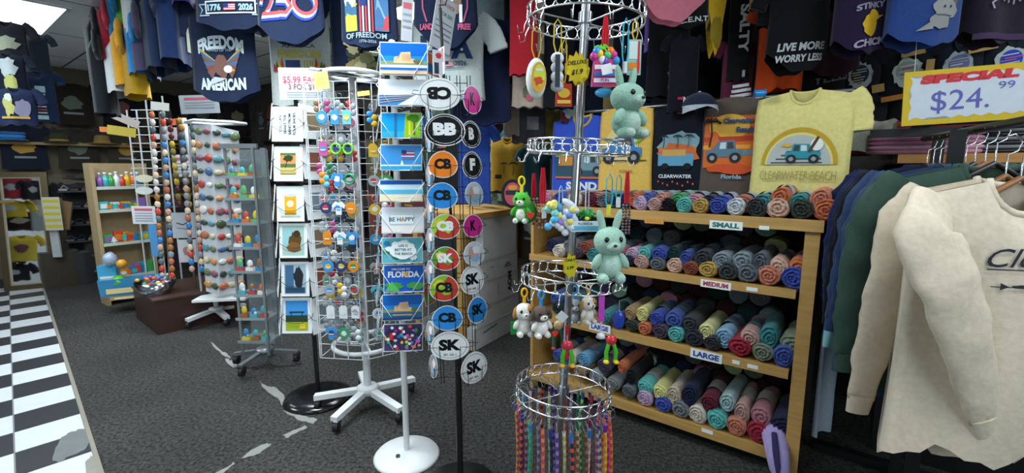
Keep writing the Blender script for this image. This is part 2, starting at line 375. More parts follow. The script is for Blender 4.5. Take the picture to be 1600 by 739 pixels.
# unseen window added behind the camera to brighten ceiling and left side
wn = struct('fill_window_1', (lambda m_: (rbox(m_, A0+.0, A0+.03, -1.7, .9, .7, 2.3, glassmat('fill_window_glass', '#b8c8d0')), m_)[1])(MB()))
mb = MB()
for b0, b1, z0, z1 in ((-1.76, -1.70, .64, 2.36), (.9, .96, .64, 2.36), (-.43, -.37, .7, 2.3), (-1.7, .9, .64, .70), (-1.7, .9, 2.30, 2.36)): rbox(mb, A0, A0+.05, b0, b1, z0, z1, M('#c9cdd0', 'paint'))
struct('fill_window_1_frame', mb)
ld = bpy.data.lights.new('added_fill_light', 'AREA'); ld.shape = 'RECTANGLE'; ld.size = 2.5; ld.size_y = 1.5; ld.energy = 38; ld.color = (.80, .91, 1)  # added fill from the unseen window, lifts the ceiling and left side
lo = bpy.data.objects.new('added_fill_light', ld); C.objects.link(lo); lo.location = RC(A0+.08, -.4, 1.5); lo.rotation_euler = (-E).to_track_quat('Z', 'Y').to_euler()
# ================================================================ spinner racks
WHITE, STEEL, BLACKW = M('#dfe3e4', 'paint'), M('#c6cbd0', 'chrome'), M('#141517', 'paint')
ORD = ['first', 'second', 'third', 'fourth', 'fifth', 'sixth', 'seventh', 'eighth', 'ninth', 'tenth', 'eleventh', 'twelfth', 'thirteenth', 'fourteenth', 'fifteenth', 'sixteenth', 'seventeenth', 'eighteenth', 'nineteenth', 'twentieth']
def caster(parent, p):
    mb = MB(); mb.cyl((p[0]-.013, p[1], p[2]+.03), (p[0]+.013, p[1], p[2]+.03), .03, M('#17181a', 'rubber'), 16); w_ = mb.build('caster', parent)
    mb = MB(); mb.box((p[0], p[1]+.005, p[2]+.055), (.036, .04, .03), M('#2a2c2f', 'plastic')); mb.build('caster_fork', w_)
def star_base(t, R, z, angs, m, w_=.05, h=.028, cast=True):
    for a in angs:
        mb = MB(); c, s = math.cos(a), math.sin(a); ux, uy = -s*w_/2, c*w_/2
        V = [(ux, uy, z), (-ux, -uy, z), (-ux, -uy, z+h), (ux, uy, z+h)] + [(c*R+ux*.9, s*R+uy*.9, z-.03), (c*R-ux*.9, s*R-uy*.9, z-.03), (c*R-ux*.9, s*R-uy*.9, z-.03+h), (c*R+ux*.9, s*R+uy*.9, z-.03+h)]
        mb.add(V, [(0, 1, 2, 3), (7, 6, 5, 4), (0, 4, 5, 1), (1, 5, 6, 2), (2, 6, 7, 3), (3, 7, 4, 0)], m); mb.build('base_arm', t)
        if cast: caster(t, (c*R*.94, s*R*.94, z-.03-.062))
    mb = MB(); mb.lathe([(0, z+h+.012), (.05, z+h+.010), (.062, z+h), (.062, z-.004), (0, z-.004)], m); mb.build('hub', t)
def put(o, p, rz=0): o.location = p; o.rotation_euler.z = rz; return o
def flat_card(name, label, cat, center, w_, h, yaw, pr, color='#e8ebec', th=.0015, lean=0, roll=0, group=None, kind='gloss'):
    t = thing(name, label, cat, center, rot=(lean, roll, yaw), group=group)
    mb = MB(); mb.box((0, 0, 0), (w_, th, h), M(color, kind)); mb.build('card', t)
    if pr: pr.build(t, None, off=th/2+.0006)
    return t
# ---- postcard rack (white pole, round white base)
pb = atz(636, 712); PR_Y = pb.y
rk = thing('postcard_rack', 'white wire postcard spinner on a round white base in the foreground', 'rack', pb)
mb = MB(); mb.lathe([(0, .036), (.04, .034), (.10, .028), (.150, .016), (.160, .004), (.158, 0), (0, 0)], WHITE, 40); mb.build('base', rk)
mb = MB(); mb.cyl((-.03, -.055, .03), (-.03, -.055, .04), .011, M('#5d6266', 'metal'), 6); mb.build('bolt', rk)
mb = MB(); mb.cyl((0, 0, .02), (0, 0, 1.93), .0145, WHITE, 16); mb.build('pole', rk)
mb = MB(); mb.lathe([(0, 1.945), (.012, 1.94), (.017, 1.925), (.017, 1.91), (0, 1.91)], WHITE); mb.build('cap', rk)
pf = PR_Y - .10
cards = [(594, 66, 668, 118), (592, 124, 665, 166), (596, 176, 659, 216), (595, 226, 659, 266), (594, 281, 660, 315), (597, 324, 662, 364), (597, 371, 660, 411), (600, 414, 662, 456), (598, 460, 660, 500), (600, 506, 660, 548)]
def pc_art(i, w_, h):
    p = Pr('gloss'); W_, H_ = w_*.97, h*.96
    def bg(c): p.rect(0, 0, W_, H_, c)
    def band(z0, z1, c): p.rect(0, (z0+z1)/2*H_, W_, (z1-z0)*H_, c)
    if i in (0, 8):
        bg('#1f7fd0'); band(.1, .5, '#0f5fb5'); band(-.5, -.2, '#2a5c86' if i == 8 else '#e9eef0'); band(-.2, -.08, '#7d8f6a')
        p.poly([(-.22*W_, -.15*H_), (-.2*W_, .05*H_), (-.08*W_, .08*H_), (-.06*W_, .2*H_), (.14*W_, .22*H_), (.16*W_, .0), (.24*W_, -.02*H_), (.28*W_, -.15*H_)], '#d9b48c')
        for q in range(5): p.rect((-.03+.04*q)*W_, .04*H_, .012*W_, .22*H_, '#a98463')
        p.blob(.3*W_, -.08*H_, .09*W_, .06*H_, '#5d6b3c', seed=i)
        if i == 0: band(-.38, -.30, '#1f63b0'); band(-.5, -.4, '#d9b79a')
        else: band(-.5, -.42, '#17406b'); p.rect(0, -.3*H_, .5*W_, .05*H_, '#c39a70')
    elif i == 1:
        bg('#e4edf4'); band(-.5, -.1, '#3f7fb8')  # white ground and pale corner are glare painted into the print
        for q in range(7): p.line([(-.48*W_, (-.45+.05*q)*H_), (.4*W_, (-.2+.02*q)*H_)], .012*H_*2, '#c8b3a0' if q % 2 else '#27588c')
        p.poly([(-.1*W_, -.5*H_), (.48*W_, -.5*H_), (.48*W_, .1*H_)], '#d9e3ea')
    elif i == 2:
        bg('#1696dc'); band(-.5, -.25, '#2fa8cf'); p.rect(-.15*W_, 0, .06*W_, H_, '#2d6f94'); p.poly([(.05*W_, -.5*H_), (.48*W_, -.5*H_), (.48*W_, .5*H_), (.1*W_, .5*H_)], '#8fc02c')
        p.rect(.2*W_, .05*H_, .05*W_, .9*H_, '#e0d030'); p.rect(.32*W_, -.1*H_, .04*W_, .6*H_, '#6b4a2a'); p.blob(.3*W_, .3*H_, .16*W_, .15*H_, '#3f7f1e', seed=3)
    elif i == 3:
        bg('#3f8fd0'); band(-.5, -.36, '#1ba2dd'); band(-.36, -.30, '#e6ddc0'); p.poly([(-.02*W_, -.3*H_), (.02*W_, -.1*H_), (.06*W_, -.3*H_)], '#e8e8e8')
        for q in range(5): p.rect(.17*W_, (.25-.07*q)*H_, .32*W_, .035*H_, '#b8333d' if q % 2 == 0 else '#e6e9ee')
        p.rect(.07*W_, .22*H_, .12*W_, .14*H_, '#26336f')
    elif i == 4:
        bg('#cfe3ee'); band(.3, .5, '#1d56a8'); band(-.15, .05, '#57b6d6'); band(-.5, -.2, '#ead9b8'); p.rect(.1*W_, -.3*H_, .5*W_, .06*H_, '#d8e8ef')
    elif i == 5:
        bg('#d9dde6'); band(-.5, -.25, '#e8e4df'); p.rect(-.02*W_, .03*H_, .62*W_, .42*H_, '#b8dde0'); p.rect(-.02*W_, .03*H_, .56*W_, .35*H_, '#e9f2f2')
        p.text('BE HAPPY', -.02*W_, .03*H_, .17*H_, '#39505c'); p.ell(.0, .03*H_, .035*W_, .05*H_, '#e08c2a')
    elif i == 6:
        bg('#5fb0bd'); 
        for q in range(12): p.blob(random.uniform(-.42, .42)*W_, random.uniform(-.4, .4)*H_, .09*W_, .1*H_, random.choice(['#2f8f5a', '#e8f0ee', '#2778a8', '#8acbd0', '#1f6b58']), seed=q)
        p.blob(.03*W_, 0, .33*W_, .36*H_, '#e9f0ef', seed=40, j=.08)
        for q, s in enumerate(['LIFE IS', 'BETTER AT', 'THE BEACH']): p.text(s, .03*W_, (.18-.16*q)*H_, .10*H_, '#35606b', bend=0)
    elif i == 7:
        bg('#1d5fc0'); p.text('WELCOME TO', -.08*W_, .36*H_, .08*H_, '#e8e8e8'); p.text('FLORIDA', 0, .16*H_, .24*H_, '#eef2f2', w_=.8*W_, bold=.04); p.ell(.06*W_, .16*H_, .045*W_, .1*H_, '#f0a92c')
        for q in (-.25, .3): p.blob(q*W_, -.28*H_, .22*W_, .14*H_, '#3f9a4a', seed=int(q*10)); 
        p.poly([(-.48*W_, -.48*H_), (-.1*W_, -.48*H_), (-.3*W_, -.1*H_)], '#57b35e')
    else:
        bg('#473a6a')
        for q in range(60): p.blob(random.uniform(-.46, .46)*W_, random.uniform(-.44, .44)*H_, .045*W_, .06*H_, random.choice(['#c8303a', '#2f8fd0', '#e8c03a', '#c84fb0', '#3fae63', '#e8e6e0', '#e2762c', '#282a55']), n=8, seed=q)
    return p
desc = ['sky blue postcard of a beach hotel, topmost in the white rack', 'postcard of a pier with white glare painted into its print', 'postcard of palms and lime green lawn by blue water', 'postcard of an american flag over a bright beach', 'pale postcard of a long empty beach', 'postcard of a licence plate reading BE HAPPY',
        'green collage postcard with a round beach saying sign', 'royal blue postcard reading FLORIDA', 'blue postcard of a tan hotel by water, second from bottom', 'busy multicoloured collage postcard, lowest in the white rack']
for i, (x0, y0, x1, y1) in enumerate(cards):
    c = at((x0+x1)/2, (y0+y1)/2, pf); k = mpp(c); w_, h = (x1-x0)*k, (y1-y0)*k
    flat_card('postcard', desc[i], 'postcard', c, w_, h*1.02, rad(6), pc_art(i, w_, h), lean=rad(-12), group=None)
    # wire pocket
    mb = MB(); f = -.012
    L_ = Vector((c.x-rk.location.x, c.y-rk.location.y+f, c.z)); W2, H2 = w_/2, h/2
    for sd in (-1, 1): mb.tube([L_+Vector((sd*(W2+.006), .03, H2*.8)), L_+Vector((sd*(W2+.006), .0, H2*.55)), L_+Vector((sd*W2*.45, -.004, -H2*.95)), L_+Vector((sd*W2*.45, .05, -H2*1.05))], .0018, WHITE, 5)
    mb.tube([L_+Vector((-W2*.45, .0, -H2)), L_+Vector((W2*.45, .0, -H2))], .0018, WHITE, 5)
    mb.tube([L_+Vector((-W2*.45, .0, -H2)), L_+Vector((-W2*.2, .09, -H2*1.02))], .0018, WHITE, 5); mb.tube([L_+Vector((W2*.45, .0, -H2)), L_+Vector((W2*.2, .09, -H2*1.02))], .0018, WHITE, 5)
    mb.build('wire_pocket', rk)
for sgn in (-1, 1):                       # vertical frame wires
    mb = MB(); top, bt = at(630+sgn*36, 90, pf+.03), at(636+sgn*34, 548, pf+.03); mb.tube([top-pb, bt-pb], .0022, WHITE, 6); mb.build('frame_wire', rk)
    mb = MB(); mb.tube([Vector((0, 0, 1.88)), Vector((sgn*.08, -.06, 1.88))], .002, WHITE, 6); mb.tube([Vector((0, 0, .56)), Vector((sgn*.08, -.06, .56))], .002, WHITE, 6); mb.build('cross_wire', rk)
# postcards turned away on the left and right side columns
for sd, nm in ((-1, 'left'), (1, 'right')):
    for i in range(9):
        y = 100+i*51; c = at(631+sd*44+ (3 if sd < 0 else -2), y, PR_Y-.02)
        p = Pr('gloss'); w_, h = .13, .10; p.rect(0, 0, w_*.96, h*.95, random.choice(['#3b86c4', '#5aa7c9', '#c7d3d8', '#4d7f52', '#c9683c'])); p.rect(0, -.02, w_*.96, h*.4, random.choice(['#e3d6bb', '#2d6a9a', '#74a65a', '#d7dde0']))
        flat_card('postcard', f'edge-on glossy postcard in the {nm} side pockets of the white rack, {ORD[i]} from top', 'postcard', c, w_, h, rad(sd*72), p, lean=rad(-10), group=None)
# ---- magnet/sticker rack (black wire tower)
sk = thing('sticker_rack', 'black wire spinner tower holding oval town sticker magnets', 'rack', (atz(719, 742, .0).x*1.0, 1.86, 0))
SX = at(719, 739, 1.86).x; sk.location.x = SX
mb = MB(); mb.lathe([(0, .03), (.05, .028), (.16, .012), (.17, 0), (0, 0)], BLACKW); mb.build('base', sk)
mb = MB(); mb.cyl((0, 0, .01), (0, 0, .62), .014, BLACKW); mb.build('pole', sk)
topx = at(690, 120, 1.86).x
mb = MB(); mb.cyl((0, 0, .62), (topx-SX, 0, 2.0), .006, BLACKW, 8)
mb.tube([(topx-SX, 0, 2.0), (topx-SX-.0, 0, 2.03), (topx-SX+.015, 0, 2.05), (topx-SX+.028, 0, 2.035), (topx-SX+.02, 0, 2.012), (topx-SX-.005, 0, 2.01)], .003, BLACKW, 6)
mb.build('center_rod', sk)
ovals = [(686, 147, 66, 50, '#e9ecec', 'CB', '#16181a', 180, 0), (695, 203, 64, 50, '#17191b', 'BB', '#e9ecec', 0, 1), (692, 257, 46, 42, '#f08326', 'CB', '#17191b', 0, 1), (691, 306, 48, 42, '#2f8fe0', 'CB', '#17191b', 0, 2),
         (696, 354, 46, 40, '#a9d046', 'CB', '#eef1f1', 0, 3), (696, 404, 44, 38, '#5f9a3a', 'SK', '#eef1f1', 0, 3), (694, 450, 46, 42, '#8fc23c', 'CB', '#17191b', 0, 3), (699, 497, 48, 40, '#3290e0', 'CB', '#17191b', 0, 2), (703, 540, 60, 46, '#eceeee', 'SK', '#17191b', 0, 0)]
side = [(738, 156, 26, 44, '#e0309a', 'K', '#17191b', 'hot pink'), (736, 210, 28, 42, '#17191b', 'B', '#e9ecec', 'black and white'), (738, 258, 28, 42, '#17191b', 'F', '#e9ecec', 'black lettered F'), (741, 303, 26, 38, '#b7c9d8', '', '', 'pale pictorial'), (739, 353, 28, 36, '#d42f92', 'K', '#17191b', 'magenta'),
        (741, 396, 30, 38, '#c5cfd6', '', '', 'pale mermaid picture'), (738, 437, 34, 46, '#e6e8e8', 'SK', '#17191b', 'white lettered SK'), (746, 484, 28, 42, '#2d86cf', 'SK', '#17191b', 'blue lettered SK'), (741, 574, 38, 50, '#e6e8e8', 'SK', '#17191b', 'low white lettered SK')]
def oval(name, label, px, py, w_, h, col, tx, tc, rot, style, yaw, Y):
    c = at(px, py, Y); k = mpp(c); W2, H2 = w_*k/2, h*k/2
    t = thing(name, label, 'magnet', c, rot=(rad(-4), 0, yaw))
    egg = [(W2*math.cos(a)*(1-.10*math.sin(a)), H2*math.sin(a)) for a in [2*PI*i/36 for i in range(36)]]
    mb = MB(); mb.prism(egg, -.001, .001, M('#e8eaea' if style != 0 else col, 'gloss')); mb.build('backing', t)
    p = Pr('gloss'); q = .94
    eg = [(x*q, z*q) for x, z in egg]
    if style in (1, 2): p.poly(eg, col)
    if style == 1 and col == '#17191b': p.arc(0, 0, W2*.84, H2*.84, .0016, '#e9ecec')
    if style == 0: p.arc(0, 0, W2*.88, H2*.86, .0016, '#17191b', n=30)
    if style == 3:
        p.poly(eg, col)
        p.poly([(x, z) for x, z in eg if x > W2*.2 or z < -H2*.5], '#c8402f'); p.blob(-W2*.35, H2*.25, W2*.35, H2*.35, '#e3d433', seed=px); p.blob(W2*.1, -H2*.1, W2*.4, H2*.4, col, seed=px+1)
    if tx: p.text(tx, 0, H2*.05, H2*(.78 if len(tx) > 1 else .9), tc, w_=W2*(1.15 if len(tx) > 1 else .55), bold=.06, rot=rad(rot))
    if not tx: p.poly(eg, col); p.blob(-W2*.1, 0, W2*.45, H2*.6, '#cf9f93', seed=px); p.blob(W2*.2, H2*.3, W2*.35, H2*.35, '#e3e8ea', seed=px+2); p.blob(W2*.1, -H2*.4, W2*.4, H2*.3, '#8fb4d0', seed=px+3)
    elif style == 0 and rot == 0: p.text('EST. NO. 1', 0, -H2*.62, H2*.14, '#17191b', bend=.0)
    p.build(t, None, off=.0012, step=.0003)
    # the wire arms of the rack that hold it
    mb = MB(); b0 = c - sk.location; ca, sa = math.cos(yaw), math.sin(yaw)
    for sd in (-1, 1):
        f = lambda x, y, z: b0 + Vector((x*ca-y*sa, x*sa+y*ca, z))
        mb.tube([f(sd*W2*.3, .03, H2*.2), f(sd*W2*1.22, .01, H2*.25), f(sd*W2*1.26, -.008, 0), f(sd*W2*.9, -.010, -H2*.08), f(sd*W2*.55, -.008, -H2*.05), f(sd*W2*.5, -.006, -H2*1.02), f(sd*W2*.35, .03, -H2*1.06)], .0014, BLACKW, 5)
    mb.build('wire_holder', sk); return t
nm2 = ['white oval magnet hung upside down, topmost on black tower', 'black oval magnet reading BB in white', 'orange rounded magnet reading CB', 'blue magnet reading CB directly under the orange one', 'lime and red magnet reading CB in white letters', 'green and red magnet reading SK in white letters', 'lime green magnet reading CB in black letters', 'blue magnet reading CB just above the white SK', 'big white oval magnet reading SK, front column']
for i, (px, py, w_, h, col, tx, tc, rot, st) in enumerate(ovals): oval('oval_magnet', nm2[i], px, py, w_, h, col, tx, tc, rot, st, rad(4), 1.77)
for i, (px, py, w_, h, col, tx, tc, d) in enumerate(side):
    st = 0 if col in ('#e6e8e8',) else 1
    oval('oval_magnet', f'{d} magnet turned away on the right side of black tower' + (', upper' if i == 0 else ''), px, py, w_*1.35, h, col, tx, tc, 0, st, rad(42), 1.80)
for i, py in enumerate([170, 218, 272, 330, 375, 425, 520, 572]):
    oval('oval_magnet', f'grey back of a magnet peeking left on black tower, {ORD[i]} from top', 672 if i < 7 else 677, py, 26, 38, '#8f979d', '', '', 0, 1, rad(-50), 1.83)
mb = MB()
for sx, px0, px1 in ((0, 672, 692), (1, 700, 716), (2, 716, 728), (3, 732, 742)):
    Yv = [1.80, 1.80, 1.84, 1.90][sx]; a, b = at(px0, 118, Yv), at(px1, 600, Yv)
    for dx in (-.006, .006): mb.tube([a-sk.location+Vector((dx, 0, 0)), b-sk.location+Vector((dx, 0, 0))], .0018, BLACKW, 5)
mb.build('upright_wires', sk)
for py in range(130, 610, 27):
    mb = MB(); x = 672+(py-118)*.042
    pts = [at(x, py, 1.80), at(x+29, py, 1.80), at(x+58, py, 1.90), at(x+30, py, 1.94)]
    mb.tube([p-sk.location for p in pts], .0016, BLACKW, 5, closed=True); mb.build('ring_wire', sk)
# small cards at the top of the black tower
c = at(690, 96, 1.84); p = Pr('gloss'); p.rect(0, 0, .055, .095, '#cfd6dc'); p.rect(.012, .02, .02, .05, '#d03a3a'); flat_card('decal_sheet', 'narrow decal card with red heart at the top of the black tower', 'card', c, .06, .1, rad(-60), p)
c = at(684, 98, 1.80); p = Pr('gloss'); p.rect(0, 0, .036, .085, '#dfe4e8'); p.blob(.004, .025, .012, .012, '#d2313a', seed=1); p.rect(-.006, -.02, .018, .04, '#2a2f44'); flat_card('decal_sheet', 'white decal card with red and blue art behind the topmost magnet', 'card', c, .04, .09, rad(35), p)
# ---- greeting card rack (black pole and disc base)
gb = atz(498, 622); gk = thing('greeting_card_rack', 'black pole spinner of white greeting cards on a domed black base', 'rack', gb)
mb = MB(); mb.lathe([(0, .045), (.05, .044), (.15, .036), (.19, .022), (.20, .008), (.198, 0), (0, 0)], M('#18191b', 'gloss'), 40); mb.build('base', gk)
gt = at(463, 165, gb.y); mb = MB(); mb.cyl((0, 0, .04), (gt.x-gb.x, 0, 1.78), .013, BLACKW); mb.build('pole', gk)
gcards = [(425, 167, 473, 221), (428, 229, 473, 283), (433, 291, 475, 346), (437, 349, 480, 403), (440, 409, 483, 463), (441, 465, 487, 521)]
def gc_art(i, w_, h):
    p = Pr('print'); a, b = w_*.62, h*.62
    if i == 0:
        p.rect(0, 0, w_*.8, h*.86, '#dfeaec')
        for q, s in enumerate(['YOU CAN', 'SHAKE THE', 'SAND FROM', 'YOUR SHOES']): p.text(s, (-.22+.15*q)*w_, 0, .09*w_, '#26292c', rot=rad(90))
    elif i == 1: p.rect(0, 0, w_*.82, h*.9, '#d6d9c4'); p.rect(0, 0, a*.85, b, '#4b6b3c'); p.rect(0, .12*h, a*.85, b*.4, '#c98a4e'); p.rect(0, -.2*h, a*.85, b*.3, '#c7b36a'); p.line([(-.1*w_, -.12*h), (0, .18*h)], .02*w_, '#27301e'); p.blob(0, .16*h, .16*w_, .09*h, '#2c3a20', seed=5)
    elif i == 2: p.rect(0, 0, w_*.8, h*.86, '#d9e0de'); p.rect(0, -.02*h, .42*w_, .52*h, '#e0a41e'); p.ell(0, .24*h, .21*w_, .05*h, '#c3c8c8'); p.ell(0, -.28*h, .21*w_, .05*h, '#b88214'); p.ell(0, 0, .13*w_, .1*h, '#f0e3b2'); p.rect(0, -.34*h, .7*w_, .05*h, '#b9c6bd')
    elif i == 3: p.rect(0, 0, w_*.78, h*.86, '#a5c3b8'); p.rect(-.15*w_, .1*h, .4*w_, .5*h, '#8fc0c4'); p.blob(.08*w_, 0, .22*w_, .26*h, '#5b3f1c', seed=7); p.blob(.02*w_, -.18*h, .28*w_, .14*h, '#7a5526', seed=8); p.blob(.14*w_, .2*h, .13*w_, .1*h, '#3f2a12', seed=9)
    elif i == 4: p.rect(0, 0, w_*.78, h*.86, '#9db2bf'); p.rect(-.2*w_, 0, .3*w_, .8*h, '#3d6487'); p.blob(.12*w_, .02*h, .16*w_, .33*h, '#20242a', seed=11); p.rect(0, -.32*h, .7*w_, .16*h, '#284a66')
    else: p.rect(0, 0, w_*.74, h*.84, '#3d8fd0'); p.rect(0, -.1*h, .74*w_, .22*h, '#2d3f2a'); p.rect(0, -.3*h, .74*w_, .24*h, '#9fb42c'); p.rect(0, .1*h, .5*w_, .04*h, '#1e3b52'); p.rect(-.18*w_, 0, .03*w_, .22*h, '#24384a'); p.rect(.18*w_, 0, .03*w_, .22*h, '#24384a'); p.rect(.2*w_, -.3*h, .2*w_, .14*h, '#e4c735')
    return p
gd = ['white greeting card of vertical lettering, topmost on black pole', 'cream greeting card of a palm sunset framed in green', 'greeting card showing a yellow drink can', 'greeting card of a brown sea turtle', 'greeting card of a dark figure against slate blue', 'greeting card of blue sky over a yellow-green field']
for i, (x0, y0, x1, y1) in enumerate(gcards):
    for col, (dx, yaw, Y, sc) in enumerate([(0, 2, gb.y-.17, 1), (41, 62, gb.y-.10, 1.0), (-26, -62, gb.y-.12, 1.0)]):
        c = at((x0+x1)/2+dx, (y0+y1)/2-(3 if col else 0), Y); k = mpp(at((x0+x1)/2, (y0+y1)/2, gb.y-.17)); w_, h = (x1-x0)*k, (y1-y0)*k
        if col == 0: pr = gc_art(i, w_, h)
        else: pr = Pr(); pr.rect(0, 0, w_*.5, h*.55, ['#4f6d86', '#86765a', '#5d7f6b', '#86503f', '#34506b', '#7b8892'][(i*2+col) % 6])
        flat_card('greeting_card', gd[i] if col == 0 else f'white greeting card seen nearly edge-on in {"right" if col == 1 else "left"} column of black pole spinner, {ORD[i]} from top', 'greeting card', c, w_, h, rad(yaw), pr, color='#e6eaea', th=.004, lean=rad(-7), kind='paper')
        mb = MB(); b0 = c-gb; ca, sa = math.cos(rad(yaw)), math.sin(rad(yaw)); f = lambda x, y, z: b0+Vector((x*ca-y*sa, x*sa+y*ca, z))
        for zz in (-.2, ): mb.tube([f(-w_*.52, .02, h*.1), f(-w_*.52, -.014, h*zz*.2), f(-w_*.2, -.018, h*zz), f(w_*.2, -.018, h*zz), f(w_*.52, -.014, h*zz*.2), f(w_*.52, .02, h*.1)], .0015, BLACKW, 5)
        mb.tube([f(-w_*.5, .012, -h*.53), f(w_*.5, .012, -h*.53)], .002, BLACKW, 5); mb.tube([f(0, .012, -h*.53), Vector(((gt.x-gb.x)*(b0.z/1.78), 0, b0.z-h*.5))], .002, BLACKW, 5); mb.build('card_pocket', gk)
# price sheet standing on the card rack
c = at(474, 131, gb.y-.05); k = mpp(c); p = Pr('paper'); p.text('$5.99 EACH', 0, .018, 12*k, '#c0485a', bold=.02, w_=62*k); p.text('3 FOR $15', 0, -.018, 10*k, '#7a5560', w_=46*k)
for q in range(3): p.rect(0, -.045-.012*q, 52*k, .003, '#8a96a8')
t = flat_card('price_sheet', 'white paper sheet lettered $5.99 EACH above the greeting cards', 'sign', c, 74*k, 48*k, rad(3), None, color='#c3c9d0', kind='paper'); p.build(t, None, off=.002)
mb = MB(); mb.tube([Vector((gt.x-gb.x, 0, 1.76)), c-gb+Vector((0, .01, -.06))], .003, STEEL, 6); mb.build('sign_stem', gk)
# ---- key ring spinner (white)
kb = atz(576, 636); KS = thing('keychain_rack', 'tall white wheeled spinner crowded with keychains', 'rack', kb)
mb = MB(); mb.cyl((0, 0, .10), (0, 0, 1.90), .021, WHITE, 20); mb.build('pole', KS)
star_base(KS, .30, .10, [rad(a) for a in (188, 252, 322, 40, 115)], WHITE, .045, .03)
mb = MB(); mb.ring((.0, 0, 1.885), .155, .012, WHITE, 40, 8)
for a in range(6): mb.tube([(0, 0, 1.885), (.155*math.cos(a*PI/3), .155*math.sin(a*PI/3), 1.885)], .005, WHITE, 6)
mb.build('top_ring', KS)
mb = MB(); mb.ring((0, 0, .40), .175, .013, WHITE, 40, 8)
for a in range(3): mb.tube([(0, 0, .40), (.17*math.cos(a*2*PI/3+1), .17*math.sin(a*2*PI/3+1), .40)], .006, WHITE, 6)
mb.build('lower_ring', KS)
# wire panels: left-front panel px 490..545, right panel px 560..605
def wire_panel(parent, base, c0, c1, z0, z1, rows, m, r=.002, nvert=2):
    c0, c1 = Vector(c0), Vector(c1); mb = MB()
    for i in range(nvert+1):
        p = c0.lerp(c1, i/nvert); mb.tube([(p.x, p.y, z0), (p.x, p.y, z1)], r*1.5, m, 6)
    for j in range(rows+1):
        z = z0+(z1-z0)*j/rows; mb.tube([(c0.x, c0.y, z), (c1.x, c1.y, z)], r, m, 5)
    return mb.build('wire_panel', parent)
pl_, pr_ = at(487, 350, kb.y-.17)-kb, at(556, 350, kb.y-.20)-kb
wire_panel(KS, kb, (pl_.x, pl_.y), (pr_.x, pr_.y), .38, 1.82, 18, WHITE, nvert=3, r=.0017)
ql, qr = at(566, 350, kb.y-.19)-kb, at(612, 350, kb.y-.10)-kb
wire_panel(KS, kb, (ql.x, ql.y), (qr.x, qr.y), .38, 1.82, 18, WHITE, nvert=2, r=.0017)
wire_panel(KS, kb, (pl_.x+.03, pl_.y+.16), (pr_.x+.02, pr_.y+.16), .40, 1.80, 16, STEEL, nvert=3, r=.0016)
wire_panel(KS, kb, (pl_.x, pl_.y+.02), (pl_.x+.02, pl_.y+.25), .38, 1.82, 14, WHITE, nvert=1)
def keychain(label, p, yaw, style, cols, s=1.0, group=None):
    t = thing('keychain', label, 'keychain', p, rz=yaw, group=group)
    mb = MB(); Rm = Matrix.Rotation(rad(90), 3, 'X'); mb.ring((0, -.004, -.012), .011*s, .0011, STEEL, 14, 4, Rm); mb.tube([(0, -.004, -.022), (0, -.004, -.038)], .0016, STEEL, 5); mb.tube([(0, .02, .001), (0, -.012, 0), (0, -.014, .006)], .0014, STEEL, 5); mb.build('split_ring', t)
    mb = MB(); z = -.038-.026*s; a, b = cols
    if style == 'disc': mb.prism([(.024*s*math.cos(q), z+.024*s*math.sin(q)) for q in [2*PI*i/20 for i in range(20)]], -.006, -.001, M(a, 'gloss'))
    elif style == 'shirt': mb.prism([(x*s, z+y*s) for x, y in ((-.012, -.028), (.012, -.028), (.013, .006), (.025, -.004), (.029, .01), (.013, .026), (.005, .022), (-.005, .022), (-.013, .026), (-.029, .01), (-.025, -.004), (-.013, .006))], -.006, -.001, M(a, 'gloss'))
    elif style == 'tag': mb.prism([(x*s, z+y*s) for x, y in ((-.018, -.028), (.018, -.028), (.018, .018), (.008, .028), (-.008, .028), (-.018, .018))], -.005, -.001, M(a, 'gloss'))
    elif style == 'ring': mb.ring((0, -.004, z), .020*s, .006, M(a, 'gloss'), 18, 6, Rm)
    else:
        for q in range(4): mb.ell(((q % 2-.5)*.016*s, -.005, z+.018*s-.013*q*s), (.015*s, .006, .013*s), M(a if q % 2 else b, 'gloss'), 8, 6)
    o = mb.build('charm', t)
    p_ = Pr('gloss')
    if style in ('disc', 'tag', 'shirt'): p_.blob(0, z, .013*s, .012*s, b, seed=int(abs(p[0])*999), n=9); p_.rect(0, z-.004*s, .022*s, .004*s, '#e6e9ea')
    elif style == 'ring': p_.ell(0, z, .014*s, .008*s, b)
    if p_.it: p_.build(o, None, off=.0065)
    return t
cn = {'#e08a22': 'orange', '#7ac943': 'lime green', '#3b8fd0': 'blue', '#e4e7e8': 'white', '#c93a3f': 'red', '#2f9a5b': 'green', '#d9b23a': 'yellow', '#c2528f': 'pink', '#6d4a8f': 'purple', '#8a6a4a': 'brown', '#5fb8c9': 'aqua', '#9aa3a8': 'silver', '#27406b': 'navy'}
sty = {'disc': 'round', 'shirt': 'shirt-shaped', 'tag': 'tag-shaped', 'ring': 'ring-shaped', 'fig': 'lumpy figure'}
